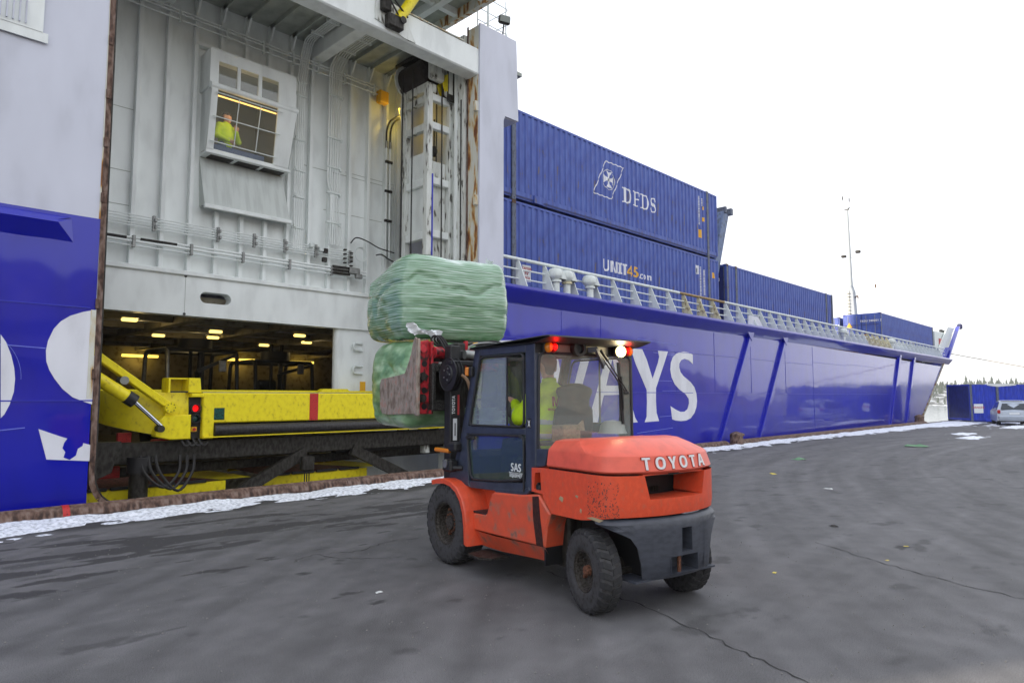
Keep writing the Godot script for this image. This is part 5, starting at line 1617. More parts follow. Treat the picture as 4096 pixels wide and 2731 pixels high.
# ---- the yellow lifting platform in the doorway
func build_lift() -> void:
	var lf := thing("lift_platform", "yellow lifting platform with traffic lights in the ship's door", "platform", Vector3(0, 0, 0))
	var Z := -12.6
	obj("front_beam", Bld.new().cbox(Vector3(7.7, 1.545, Z - 0.18), Vector3(5.7, 0.55, 0.36), 0.02), M.yellow, lf)
	obj("deck_edge", Bld.new().span(Vector3(4.86, 1.815, Z - 1.9), Vector3(10.6, 1.835, Z - 0.05)), M.steel, lf)
	obj("rear_beam", Bld.new().cbox(Vector3(7.0, 1.72, -14.5), Vector3(7.2, 0.34, 0.2), 0.02), M.yellow, lf)
	obj("rear_lug", Bld.new().prism(pv([7.9, 1.85, 8.75, 1.85, 8.65, 1.93, 8.05, 1.93]), -14.1, -13.9, 2), M.yellow, lf)
	obj("red_stripe", Bld.new().span(Vector3(6.97, 1.275, Z + 0.001), Vector3(7.16, 1.815, Z + 0.006)), M.red_paint, lf)
	obj("rubber_fender", Bld.new().lathe(pv([0, 0, 0.09, 0, 0.105, 0.02, 0.105, 5.5, 0, 5.5]), Vector3(5.06, 1.135, Z + 0.0), Vector3(1, 0, 0), 18), mat("worn_rubber", rgb(50, 48, 50), 0.5, 0.0, T.grub, Vector3(1.2, 0.6, 1.2), T.bump, 0.3, true), lf, 40)
	obj("fender_shelf", Bld.new().span(Vector3(4.86, 1.01, Z - 0.3), Vector3(10.5, 1.03, Z + 0.06)), M.yellow, lf)
	# column with the traffic light
	obj("light_column", Bld.new().cbox(Vector3(4.955, 1.40, Z - 0.14), Vector3(0.20, 0.82, 0.32), 0.012).cbox(Vector3(4.755, 1.775, Z - 0.14), Vector3(0.22, 0.07, 0.32), 0.012), M.yellow, lf)
	obj("light_recess", Bld.new().span(Vector3(4.645, 1.0, Z - 0.15), Vector3(4.86, 1.74, Z - 0.10)), M.black, lf)
	for q: Array in [[1.54, "lamp_red_dim"], [1.355, "lens_green"]]:
		var tl := part("traffic_light", lf)
		obj("hood", Bld.new().lathe(pv([0.075, 0, 0.085, 0.09, 0.07, 0.09, 0.06, 0.0]), Vector3(4.745, q[0], Z - 0.10), Vector3(0, 0, 1), 18), M.plastic, tl, 40)
		obj("lens", Bld.new().ball(Vector3(4.745, q[0], Z - 0.085), Vector3(0.06, 0.06, 0.03), 8), M[q[1]], tl, 60)
	var eb := part("emergency_stop", lf)
	obj("stop_box", Bld.new().cbox(Vector3(4.735, 1.165, Z - 0.08), Vector3(0.10, 0.09, 0.04), 0.01), M.caution_yellow, eb)
	obj("stop_button", Bld.new().rod(Vector3(4.735, 1.165, Z - 0.06), Vector3(4.735, 1.165, Z - 0.03), 0.026, 12), M.red_paint, eb, 40)
	var scn := obj("screen", Bld.new().cbox(Vector3(5.10, 1.435, Z + 0.006), Vector3(0.27, 0.20, 0.02), 0.006), mat("screen_green", rgb(24, 92, 84), 0.25, 0.0, T.grub, Vector3(2, 2, 2)), lf)
	scn.set_meta("label", "small dark green lit panel on the yellow beam")
	obj("screen_frame", Bld.new().span(Vector3(4.96, 1.325, Z), Vector3(5.245, 1.545, Z + 0.004)), M.plastic, lf)
	# box on top
	var tb := part("top_box", lf)
	obj("box_back", Bld.new().span(Vector3(4.28, 1.82, Z - 0.40), Vector3(4.62, 2.08, Z - 0.38)), M.yellow, tb)
	obj("box_side", Bld.new().span(Vector3(4.27, 1.82, Z - 0.40), Vector3(4.30, 2.07, Z - 0.05)).span(Vector3(4.28, 2.06, Z - 0.40), Vector3(4.80, 2.085, Z - 0.10)), M.yellow, tb)
	obj("box_block", Bld.new().prism(pv([4.60, 1.82, 4.83, 1.82, 4.80, 2.085, 4.60, 2.085]), Z - 0.40, Z - 0.02, 2, 0.01), M.yellow, tb)
	obj("box_hinge", Bld.new().rod(Vector3(4.30, 1.835, Z - 0.05), Vector3(4.60, 1.835, Z - 0.05), 0.014, 8), M.black, tb)
	# bellied left end
	var ends := []
	for q: Array in [[3.30, 1.86, 1.35, -0.95], [3.45, 1.85, 1.26, -0.55], [3.75, 1.84, 1.17, -0.32], [4.10, 1.83, 1.09, -0.20], [4.66, 1.82, 1.04, -0.16]]:
		var row := PackedVector3Array()
		for i in 7:
			var t := i / 6.0
			row.append(Vector3(q[0], lerpf(q[2], q[1], t), Z + q[3] + 0.05 * sin(t * PI)))
		ends.append(row)
	obj("end_shroud", Bld.new().surf(ends, true), M.yellow, lf, 40)
	obj("lower_cap", Bld.new().prism(pv([4.06, 1.10, 4.12, 1.34, 4.20, 1.42, 4.64, 1.43, 4.645, 1.0, 4.30, 1.0, 4.07, 1.06]), Z - 0.2, Z + 0.04, 2, 0.015), M.yellow, lf)
	# lifting arm and its cylinder
	var am := part("lift_arm", lf)
	var A := Vector3(2.6, 2.80, Z + 0.02)
	var E := Vector3(4.30, 1.56, Z - 0.02)
	obj("arm_beam", Bld.new().bar(A, E, 0.12, 0.19, Vector3(0, 0, 1), 0.012), M.yellow, am)
	for k in 5:
		var p := A.lerp(E, 0.30 + k * 0.13)
		var dir := (E - A).normalized()
		obj("arm_slot", Bld.new().bar(p - dir * 0.06, p + dir * 0.06, 0.01, 0.07, Vector3(0, 0, 1)).box(p, Vector3(0.02, 0.02, 0.128)), M.dark_steel, am)
	obj("arm_hub", Bld.new().rod(Vector3(4.27, 1.56, Z - 0.05), Vector3(4.27, 1.56, Z + 0.11), 0.095, 18), M.yellow, am, 40)
	for k in 8:
		obj("hub_bolt", Bld.new().rod(Vector3(4.27 + cos(TAU * k / 8.0) * 0.07, 1.56 + sin(TAU * k / 8.0) * 0.07, Z + 0.11), Vector3(4.27 + cos(TAU * k / 8.0) * 0.07, 1.56 + sin(TAU * k / 8.0) * 0.07, Z + 0.12), 0.009, 6), M.dark_steel, am)
	obj("arm_bracket", Bld.new().prism(pv([4.22, 1.42, 4.24, 1.62, 4.34, 1.66, 4.46, 1.56, 4.52, 1.42]), Z - 0.08, Z - 0.02, 2), M.yellow, am)
	obj("arm_pin", Bld.new().rod(Vector3(3.52, 2.02, Z - 0.12), Vector3(3.52, 2.02, Z + 0.12), 0.07, 14), M.steel, am, 40)
	var cy := part("lift_cylinder", lf)
	obj("cylinder", Bld.new().rod(Vector3(2.4, 2.52, Z + 0.14), Vector3(3.60, 1.72, Z + 0.14), 0.105, 18), M.yellow, cy, 40)
	obj("cylinder_head", Bld.new().rod(Vector3(3.55, 1.755, Z + 0.14), Vector3(3.68, 1.668, Z + 0.14), 0.115, 18), M.plastic, cy, 40)
	obj("piston_rod", Bld.new().rod(Vector3(3.66, 1.68, Z + 0.14), Vector3(4.12, 1.25, Z + 0.10), 0.036, 14), M.chrome, cy, 40)
	obj("rod_eye", Bld.new().rod(Vector3(4.11, 1.2, Z - 0.02), Vector3(4.11, 1.2, Z + 0.16), 0.06, 14), M.dark_steel, cy, 40)
	# scissor legs and beams below
	var lo := part("lift_base", lf)
	obj("cross_beam", Bld.new().cbox(Vector3(7.3, 0.78, -12.95), Vector3(8.0, 0.36, 0.3), 0.02), M.dark_steel, lo)
	obj("cross_beam", Bld.new().cbox(Vector3(7.3, 0.42, -13.5), Vector3(8.0, 0.18, 0.24), 0.02), M.dark_steel, lo)
	obj("chain_tray", Bld.new().span(Vector3(7.9, 0.52, -13.3), Vector3(11.0, 0.60, -13.1)), M.black, lo)
	for k in 12:
		obj("chain_link", Bld.new().cbox(Vector3(8.05 + k * 0.25, 0.63, -13.15), Vector3(0.17, 0.05, 0.06), 0.01), M.dark_steel, lo)
	obj("base_leg", Bld.new().rod(Vector3(3.88, -1.2, -12.75), Vector3(3.88, 0.62, -12.75), 0.15, 18), M.dark_steel, lo, 40)
	obj("base_leg", Bld.new().rod(Vector3(3.88, 0.45, -12.75), Vector3(3.88, 0.72, -12.75), 0.19, 18), M.black, lo, 40)
	obj("brace", Bld.new().bar(Vector3(5.0, -0.35, -12.7), Vector3(7.0, 0.62, -12.8), 0.22, 0.12, Vector3(0, 0, 1)), M.dark_steel, lo)
	obj("brace", Bld.new().bar(Vector3(10.2, -0.40, -12.7), Vector3(8.1, 0.62, -12.8), 0.22, 0.12, Vector3(0, 0, 1)), M.dark_steel, lo)
	obj("side_bracket", Bld.new().prism(pv([3.1, 0.35, 3.42, 0.5, 3.55, 1.0, 3.15, 1.0]), -12.9, -12.6, 2), M.dark_steel, lo)
	for k in 3:
		var x := 3.85 + k * 0.12
		obj("hose", Bld.new().tube(spline(p3([x, 0.75, -12.62, x + 0.06, 0.45, -12.55, x + 0.35, 0.20 - 0.04 * (k % 3), -12.5, x + 0.62, 0.42, -12.6, x + 0.66, 0.72, -12.66])), 0.026, 6), M.cable, lo, 50)
	for k in 4:
		obj("hose", Bld.new().tube(spline(p3([4.5 + k * 0.1, 1.0, -12.62, 4.56 + k * 0.1, 0.88, -12.56, 4.66 + k * 0.1, 0.93, -12.6])), 0.02, 6), M.cable, lo, 50)
	for k in 3:
		obj("hanging_chain", Bld.new().rod(Vector3(6.95 + k * 0.05, -0.35, -12.7), Vector3(6.95 + k * 0.05, 0.45, -12.7), 0.012, 6), M.cable, lo)
	obj("pulley_block", Bld.new().cbox(Vector3(7.0, 0.40, -12.7), Vector3(0.26, 0.28, 0.16), 0.02), M.dark_steel, lo)
	for q: Array in [[3.3, 0.92, 0.18, 0.12], [3.75, 1.02, 0.22, 0.2], [4.35, 0.96, 0.3, 0.05], [5.5, 0.985, 0.3, 0.03], [3.4, 0.45, 0.6, 0.2]]:
		obj("red_fitting", Bld.new().cbox(Vector3(q[0], q[1], -13.2), Vector3(q[2], q[3], 0.1), 0.01), M.red_paint, lo)
	# the lower pair of loading tables, yellow edged
	for q: Array in [[-2.0, 5.5, 0.18, -13.05, "left of the two low yellow loading tables inside the ship, red deck"], [6.3, 8.7, 0.18, -13.1, "right of the two low yellow loading tables inside the ship"]]:
		var tb2 := thing("loading_table", q[4], "platform", Vector3(0, 0, 0), 0.0, "low loading tables inside the ship")
		var xa: float = q[0]
		var xb: float = q[1]
		obj("front_plate", Bld.new().span(Vector3(xa, -1.0, q[3] - 0.1), Vector3(xb, q[2] - 0.02, q[3])), M.yellow, tb2)
		obj("deck", Bld.new().quad_sheet(Vector3(xa, q[2], q[3]), Vector3(xb - 0.1, q[2], q[3]), Vector3(xb - 0.3, q[2] + 0.02, q[3] - 1.7), Vector3(xa, q[2] + 0.02, q[3] - 1.7)), M.deck_red, tb2)
		obj("far_edge", Bld.new().span(Vector3(xa, q[2] - 0.05, q[3] - 1.78), Vector3(xb, q[2] + 0.03, q[3] - 1.7)), M.yellow, tb2)
		var n := int((xb - xa) / 0.55)
		for k in n:
			obj("edge_pad", Bld.new().cbox(Vector3(xa + 0.28 + k * 0.55, q[2] + 0.0, q[3] + 0.01), Vector3(0.50, 0.055, 0.06), 0.012), M.plastic, tb2)
		obj("corner_plate", Bld.new().quad_sheet(Vector3(xb - 0.1, q[2] + 0.004, q[3]), Vector3(xb + 0.5, q[2] + 0.004, q[3]), Vector3(xb + 0.3, q[2] + 0.024, q[3] - 1.7), Vector3(xb - 0.9, q[2] + 0.024, q[3] - 1.7)), M.yellow, tb2)
		for k in 3:
			obj("lashing_lug", Bld.new().cbox(Vector3(xb - 0.6 + k * 0.22, q[2] + 0.06, q[3] - 1.4), Vector3(0.16, 0.10, 0.12), 0.03), M.yellow, tb2)

# dark handling machines parked in the hold
func build_hold_machines() -> void:
	for q: Array in [[6.0, -18.3, "left dark machine in the ship's hold, with a square cab frame"], [8.5, -18.8, "right dark machine in the ship's hold, with a rounded roll cage"]]:
		var t := thing("hold_machine", q[2], "machine", Vector3(q[0], 0.4, q[1]), 0.0, "dark machines parked in the hold")
		var first: bool = q[0] < 7.0
		obj("body", Bld.new().cbox(Vector3(0.9, 0.75, -0.6), Vector3(1.7, 0.9, 2.0), 0.08), M.machine, t)
		for w: Array in [[0.2, 0.3], [1.6, 0.3], [0.2, -1.4], [1.6, -1.4]]:
			obj("wheel", Bld.new().rod(Vector3(w[0] - 0.12, 0.38, w[1]), Vector3(w[0] + 0.12, 0.38, w[1]), 0.38, 18), M.rubber, t, 40)
		var hgt := 2.55 if first else 2.35
		for s: float in [0.0, 1.75]:
			obj("cage_post", Bld.new().tube(bend(p3([s, 1.1, 0.45, s, hgt, 0.35, s, hgt, -1.3, s, 1.1, -1.4]), 0.18), 0.055, 8), M.steel if first and s == 0.0 else M.machine, t, 50)
		for cz: float in [0.30, -1.2]: obj("cage_bar", Bld.new().rod(Vector3(0, hgt, cz), Vector3(1.75, hgt, cz), 0.05, 8), M.machine, t)
		obj("cage_bar", Bld.new().bar(Vector3(0.75, 2.0, 0.3), Vector3(1.7, hgt - 0.1, 0.3), 0.1, 0.08).bar(Vector3(0.75, 2.0, 0.3), Vector3(0.9, 1.2, 0.2), 0.1, 0.08).rod(Vector3(0.85, 1.2, 0.1), Vector3(0.95, hgt + 0.2, 0.0), 0.07, 8), M.machine, t)
		obj("top_drum", Bld.new().rod(Vector3(0.9, hgt + 0.05, -0.3), Vector3(0.9, hgt + 0.32, -0.3), 0.42, 16), M.machine, t, 40)
		obj("mast", Bld.new().span(Vector3(0.78, 1.1, -0.4), Vector3(0.84, 2.9, -0.3)).span(Vector3(1.1, 1.1, -0.4), Vector3(1.16, 2.9, -0.3)), M.machine, t)
		obj("seat_back", Bld.new().cbox(Vector3(0.8, 1.5, -0.6), Vector3(0.6, 0.7, 0.16), 0.06), M.machine, t)
		obj("mirror", Bld.new().cbox(Vector3(1.35, 2.15, 0.42), Vector3(0.2, 0.3, 0.06), 0.02), M.steel, t)

# ---- the forklift truck: x to its right, y up, -z forwards
func tyre_parts(w: Node3D, r: float, wd: float, rim_r: float, side: float, nuts: int, rusty_cap: bool) -> void:
	# axle along x; side is -1 for a left wheel
	var h := wd / 2
	var pr := PackedVector2Array()
	for q: Array in [[rim_r, -h * 0.80], [rim_r + 0.012, -h * 0.98], [rim_r + 0.05, -h * 1.06], [r * 0.86, -h * 1.02], [r * 0.95, -h * 0.92], [r * 0.972, -h * 0.7], [r * 0.975, 0.0], [r * 0.972, h * 0.7], [r * 0.95, h * 0.92], [r * 0.86, h * 1.02], [rim_r + 0.05, h * 1.06], [rim_r + 0.012, h * 0.98], [rim_r, h * 0.80]]:
		pr.append(Vector2(q[0], q[1]))
	var tread := obj("tyre", Bld.new().lathe(pr, Vector3.ZERO, Vector3(1, 0, 0), 48), M.sidewall, w, 45)
	var lug := Bld.new()
	var cnt := 26
	for k in cnt:
		for s: float in [-1.0, 1.0]:
			var a := TAU * (k + (0.5 if s > 0 else 0.0)) / cnt
			var da := TAU / cnt * 0.30
			var sk := TAU / cnt * 0.35
			var P := func(x: float, rr: float, ang: float) -> Vector3: return Vector3(x, cos(ang) * rr, sin(ang) * rr)
			var xo := s * h * 1.03
			var xs := s * h * 0.80
			var xi := s * h * 0.06
			var p0: Array[Vector3] = []
			for q: Array in [[xo, r * 0.91, -da], [xs, r, -da], [xi, r, -da + sk], [xi, r, da + sk], [xs, r, da], [xo, r * 0.91, da]]:
				p0.append(P.call(q[0], q[1], a + q[2]))
			var p1: Array[Vector3] = []
			for q: Array in [[xo * 0.99, r * 0.86, -da * 1.1], [xs, r * 0.95, -da * 1.15], [xi, r * 0.95, -da * 1.15 + sk], [xi, r * 0.95, da * 1.15 + sk], [xs, r * 0.95, da * 1.15], [xo * 0.99, r * 0.86, da * 1.1]]:
				p1.append(P.call(q[0], q[1], a + q[2]))
			if s < 0:
				p0.reverse(); p1.reverse()
			lug.quad(p0[0], p0[1], p0[4], p0[5]); lug.quad(p0[1], p0[2], p0[3], p0[4])
			for i in 6:
				lug.quad(p0[(i + 1) % 6], p0[i], p1[i], p1[(i + 1) % 6])
	var lo := obj("tread_lugs", lug, M.rubber, w)
	lo.set_meta("kind", "stuff")
	# rim, dished towards the outside
	var o := side
	var rp := PackedVector2Array([Vector2(0.0, o * h * 0.15), Vector2(rim_r * 0.55, o * h * 0.15), Vector2(rim_r * 0.62, o * h * 0.05), Vector2(rim_r * 0.84, o * h * 0.10), Vector2(rim_r * 0.90, o * h * 0.72), Vector2(rim_r * 0.99, o * h * 0.80), Vector2(rim_r * 1.03, o * h * 0.93), Vector2(rim_r * 0.98, o * h * 0.95)])
	obj("rim", Bld.new().lathe(rp, Vector3.ZERO, Vector3(1, 0, 0), 40), M.rim, w, 30)
	obj("rim", Bld.new().lathe(PackedVector2Array([Vector2(0, -o * h * 0.5), Vector2(rim_r, -o * h * 0.7)]), Vector3.ZERO, Vector3(1, 0, 0), 24), M.rim, w, 30)
	if rusty_cap:
		obj("hub", Bld.new().lathe(pv([rim_r * 0.34, o * h * 0.12, rim_r * 0.32, o * h * 0.35, 0.0, o * h * 0.36]), Vector3.ZERO, Vector3(1, 0, 0), 20), M.rim, w, 30)
		obj("hub_cap", Bld.new().lathe(pv([0.045, o * h * 0.30, 0.042, o * h * 0.66, 0.034, o * h * 0.78, 0.0, o * h * 0.80]), Vector3.ZERO, Vector3(1, 0, 0), 18), M.hub_rust, w, 40)
	else:
		obj("hub", Bld.new().lathe(pv([rim_r * 0.50, o * h * 0.12, rim_r * 0.48, o * h * 0.34, rim_r * 0.36, o * h * 0.38, rim_r * 0.33, o * h * 0.58, 0.0, o * h * 0.60]), Vector3.ZERO, Vector3(1, 0, 0), 24), M.rim, w, 30)
		for k in 14:
			var a := TAU * k / 14.0
			var p := Vector3(o * h * 0.38, cos(a) * rim_r * 0.42, sin(a) * rim_r * 0.42)
			obj("hub_bolt", Bld.new().rod(p, p + Vector3(o * 0.014, 0, 0), 0.011, 6), M.hub_rust, w)
	for k in nuts:
		var a := TAU * k / nuts + 0.3
		var p := Vector3(o * h * 0.08, cos(a) * rim_r * 0.68, sin(a) * rim_r * 0.68)
		obj("wheel_nut", Bld.new().rod(p, p + Vector3(o * 0.03, 0, 0), 0.016, 6), M.hub_rust if k % 2 else M.rim, w)

# half of the rear outline seen from above, from the left side round to the middle of the back
func rear_plan(s: float) -> Vector2:
	var pts := [Vector2(-0.66, -0.56), Vector2(-0.66, 0.06), Vector2(-0.657, 0.15), Vector2(-0.638, 0.225), Vector2(-0.59, 0.285), Vector2(-0.50, 0.335), Vector2(-0.36, 0.385), Vector2(-0.18, 0.42), Vector2(0.0, 0.43)]
	var lens := [0.0]
	for i in pts.size() - 1: lens.append(lens[i] + pts[i].distance_to(pts[i + 1]))
	var d: float = clampf(s, 0, 1) * lens[lens.size() - 1]
	for i in pts.size() - 1:
		if d <= lens[i + 1] + 1e-6:
			return pts[i].lerp(pts[i + 1], (d - lens[i]) / (lens[i + 1] - lens[i]))
	return pts[pts.size() - 1]

func back_z(x: float) -> float:
	var lo := 0.3
	var hi := 1.0
	for k in 24:
		var m := (lo + hi) / 2
		if rear_plan(m).x < -absf(x): lo = m
		else: hi = m
	return rear_plan(lo).y

func side_shell(b: Bld, top: PackedVector2Array, low: PackedVector2Array, xt: float, xl: float, s: float) -> void:
	for i in top.size() - 1:
		var a := Vector3(s * xt, top[i].y, top[i].x)
		var c := Vector3(s * xt, top[i + 1].y, top[i + 1].x)
		var d := Vector3(s * xl, low[i + 1].y, low[i + 1].x)
		var e := Vector3(s * xl, low[i].y, low[i].x)
		if s < 0: b.quad(e, d, c, a)
		else: b.quad(a, c, d, e)

func window_trim(pts: PackedVector2Array, x: float, r: float) -> PackedVector3Array:
	var o := PackedVector3Array()
	var cnt := pts.size()
	for i in cnt:
		var p := pts[i]
		var a := p + (pts[(i + cnt - 1) % cnt] - p).limit_length(r)
		var c := p + (pts[(i + 1) % cnt] - p).limit_length(r)
		for j in 5:
			var t := j / 4.0
			var q := a.lerp(p, t).lerp(p.lerp(c, t), t)
			o.append(Vector3(x, q.y, q.x))
	return o

# a flat frame: outer polygon less an inner one with the same number of points
func frame_between(b: Bld, outer: PackedVector2Array, inner: PackedVector2Array, x0: float, x1: float) -> void:
	var cnt := outer.size()
	for i in cnt:
		var j := (i + 1) % cnt
		b.prism(PackedVector2Array([outer[i], outer[j], inner[j], inner[i]]), x0, x1, 0)

func build_forklift() -> void:
	var f := thing("forklift_truck", "orange forklift with dark cab carrying green bales towards the ship", "forklift", Vector3(5.04, 0, -3.357), deg_to_rad(-10.0))
	# wheels
	for s: float in [-1.0, 1.0]:
		var w := part("front_wheel", f, Vector3(s * 0.605, 0.42, -2.13))
		w.rotation.x = 0.2
		tyre_parts(w, 0.42, 0.27, 0.215, s, 6, false)
		var rw := part("rear_wheel", f, Vector3(s * 0.545, 0.335, -0.04), deg_to_rad(-14.0))
		tyre_parts(rw, 0.335, 0.19, 0.165, s, 5, true)
	obj("rear_axle", Bld.new().rod(Vector3(-0.5, 0.33, -0.04), Vector3(0.5, 0.33, -0.04), 0.06, 12).cbox(Vector3(0, 0.34, -0.02), Vector3(0.7, 0.16, 0.2), 0.03).rod(Vector3(-0.42, 0.34, 0.14), Vector3(0.42, 0.34, 0.14), 0.03, 10), M.dark_steel, f)
	obj("front_axle", Bld.new().rod(Vector3(-0.5, 0.42, -2.13), Vector3(0.5, 0.42, -2.13), 0.10, 14), M.dark_steel, f)
	# chassis sides
	for s: float in [-1.0, 1.0]:
		var b := Bld.new()
		b.prism(pv([-1.72, 0.41, -1.72, 0.575, -1.45, 0.60, -1.37, 0.80, -1.33, 0.825, -0.90, 0.85, -0.62, 0.885, -0.455, 0.735, -0.50, 0.62, -0.53, 0.44]), s * 0.44, s * 0.66, 0, 0.014)
		side_shell(b, pv([-1.72, 0.412, -1.33, 0.412, -0.80, 0.43, -0.53, 0.442]), pv([-1.69, 0.25, -1.33, 0.25, -0.80, 0.285, -0.55, 0.30]), 0.655, 0.555, s)
		obj("body_side", b, M.orange_worn, f)
		obj("step_tread", Bld.new().cbox(Vector3(s * 0.56, 0.592, -1.585), Vector3(0.19, 0.018, 0.24), 0.006), M.plastic, f)
		obj("low_step", Bld.new().prism(pv([0.50, -1.66, 0.78, -1.60, 0.80, -1.40, 0.72, -1.27, 0.50, -1.27]) if s > 0 else pv([-0.50, -1.66, -0.78, -1.60, -0.80, -1.40, -0.72, -1.27, -0.50, -1.27]), 0.195, 0.215, 1), M.dark_steel, f)
		# mudguard
		var path := pv([-2.40, 0.845, -2.30, 0.868, -2.12, 0.888, -1.98, 0.868, -1.86, 0.815, -1.76, 0.72, -1.70, 0.60, -1.67, 0.45, -1.66, 0.26])
		var g := Bld.new()
		var ro := []
		var rb := []
		for p in path:
			var n := (p - Vector2(-2.13, 0.42)).normalized() * 0.022
			ro.append(PackedVector3Array([Vector3(s * 0.46, p.y, p.x), Vector3(s * 0.745, p.y, p.x), Vector3(s * 0.758, p.y - n.y * 0.4, p.x - n.x * 0.4), Vector3(s * 0.758, p.y - n.y * 2.4, p.x - n.x * 2.4)]))
			rb.append(PackedVector3Array([Vector3(s * 0.46, p.y - n.y, p.x - n.x), Vector3(s * 0.74, p.y - n.y, p.x - n.x)]))
		g.surf(ro, s < 0); g.surf(rb, s > 0)
		obj("mudguard", g, M.orange, f, 35)
		obj("inner_guard", Bld.new().prism(pv([-2.3, 0.30, -2.3, 0.85, -1.40, 0.85, -1.45, 0.60, -1.70, 0.57, -1.70, 0.25]), s * 0.42, s * 0.46, 0), M.orange, f)
		# rear wheel arch, black inside
		obj("arch_liner", Bld.new().span(Vector3(s * 0.28, 0.30, -0.52), Vector3(s * 0.30, 0.74, 0.28)).span(Vector3(s * 0.28, 0.755, -0.50), Vector3(s * 0.62, 0.775, 0.12)).span(Vector3(s * 0.28, 0.28, -0.56), Vector3(s * 0.64, 0.80, -0.54)), M.black, f)
	obj("chassis", Bld.new().cbox(Vector3(0, 0.52, -1.25), Vector3(0.9, 0.55, 1.6), 0.02), M.dark_steel, f)
	obj("rust_streak", Bld.new().prism(pv([-0.70, 0.86, -0.61, 0.872, -0.59, 0.70, -0.56, 0.55, -0.545, 0.445, -0.64, 0.440, -0.665, 0.55, -0.69, 0.68]), -0.6645, -0.6615, 0), mat("oil_run", rgb(74, 40, 32), 0.4, 0.0, T.grub, Vector3(2.5, 1.2, 2.5)), f)
	# filler recess with its black cap
	var fp := part("fuel_filler", f)
	var fs := Bld.new()
	frame_between(fs, pv([-0.74, 0.90, -0.74, 1.11, -0.57, 1.12, -0.57, 0.89]), pv([-0.705, 0.925, -0.69, 1.07, -0.615, 1.08, -0.60, 0.92]), -0.64, -0.56)
	fs.span(Vector3(-0.56, 0.89, -0.74), Vector3(-0.54, 1.12, -0.57))
	obj("filler_surround", fs, M.orange, fp)
	obj("filler_cap", Bld.new().rod(Vector3(-0.605, 0.925, -0.655), Vector3(-0.605, 0.965, -0.655), 0.040, 16).cbox(Vector3(-0.605, 0.975, -0.655), Vector3(0.07, 0.02, 0.014), 0.004), M.plastic, fp, 40)
	# counterweight, orange upper part, with the opening in its back
	var cw := part("counterweight", f)
	var ys := [0.0, 0.865, 0.935, 1.125]
	var fz := [-0.42, -0.545, -0.57, -0.57]
	var cols := 26
	var rows := []
	var edge_col := 17
	for r in 4:
		var row := PackedVector3Array()
		var e_x := 0.30 if r <= 2 else 0.355
		var s_e := 0.0
		for k in 60:
			if rear_plan(k / 60.0).x < -e_x: s_e = k / 60.0
		for i in cols + 1:
			var s := s_e * i / edge_col if i <= edge_col else lerpf(s_e, 1.0, float(i - edge_col) / (cols - edge_col))
			var p := rear_plan(s)
			if p.y < 0.06 and p.x < -0.655: p.y = lerpf(fz[r], 0.06, clampf((p.y + 0.56) / 0.62, 0, 1))
			var y: float = ys[r]
			if r == 0: y = lerpf(0.745, 0.80, smoothstep(-0.1, 0.35, p.y))
			row.append(Vector3(p.x, y, p.y - (0.0 if r > 0 else 0.012)))
		rows.append(row)
	var cb := Bld.new()
	for r in 3:
		for i in cols:
			if r == 2 and i >= edge_col: continue
			var a: Vector3 = rows[r][i]
			var c: Vector3 = rows[r][i + 1]
			var d: Vector3 = rows[r + 1][i + 1]
			var e: Vector3 = rows[r + 1][i]
			cb.quad(a, c, d, e)
			var mx := Vector3(-1, 1, 1)
			cb.quad(c * mx, a * mx, e * mx, d * mx)
	# returns into the opening
	for s: float in [-1.0, 1.0]:
		var a: Vector3 = rows[2][edge_col] * Vector3(-s, 1, 1)
		var d: Vector3 = rows[3][edge_col] * Vector3(-s, 1, 1)
		var ia := Vector3(a.x * 0.93, a.y + 0.01, a.z - 0.30)
		var id := Vector3(d.x * 0.93, d.y, d.z - 0.30)
		if s < 0: cb.quad(a, ia, id, d)
		else: cb.quad(ia, a, d, id)
	for i in range(edge_col, cols):
		var a: Vector3 = rows[2][i]
		var c: Vector3 = rows[2][i + 1]
		for s: float in [1.0, -1.0]:
			var mx := Vector3(s, 1, 1)
			var q0 := a * mx
			var q1 := c * mx
			var b0 := q0 + Vector3(0, -0.01, -0.30)
			var b1 := q1 + Vector3(0, -0.01, -0.30)
			if s > 0: cb.quad(q0, q1, b1, b0)
			else: cb.quad(q1, q0, b0, b1)
	obj("weight_shell", cb, M.orange, cw, 32)
	obj("grille_back", Bld.new().span(Vector3(-0.34, 0.90, 0.02), Vector3(0.34, 1.14, 0.06)), M.black, cw)
	for k in 9:
		obj("grille_slat", Bld.new().box(Vector3(-0.14 + k * 0.016 * 2.0, 0.955, 0.075), Vector3(0.008, 0.05, 0.02)), M.dark_steel, cw)
	obj("opening_lintel", Bld.new().span(Vector3(-0.36, 1.118, 0.0), Vector3(0.36, 1.13, 0.36)), M.orange, cw)
	obj("seam_gap", Bld.new().prism(pv([-0.60, -0.54, 0.60, -0.54, 0.60, 0.15, 0.45, 0.30, 0.0, 0.37, -0.45, 0.30, -0.60, 0.15]), 1.11, 1.145, 1), M.black, cw)
	# chipped paint patches, bare filler showing
	for q: Array in [[-0.30, 0.885, 0.03, 0.025], [-0.10, 0.93, 0.02, 0.012], [0.12, 0.775, 0.10, 0.016], [-0.05, 0.82, 0.012, 0.02]]:
		obj("paint_chip", Bld.new().prism(pv([q[0] - q[2], q[1], q[0] - q[2] * 0.3, q[1] + q[3], q[0] + q[2], q[1] + q[3] * 0.5, q[0] + q[2] * 0.5, q[1] - q[3]]), -0.6625, -0.6605, 0), mat("filler_tan", rgb(168, 150, 118), 0.7), cw)
	# paint knocked off in specks round the left rear corner
	var rng := RandomNumberGenerator.new()
	rng.seed = 77
	var sp := Bld.new()
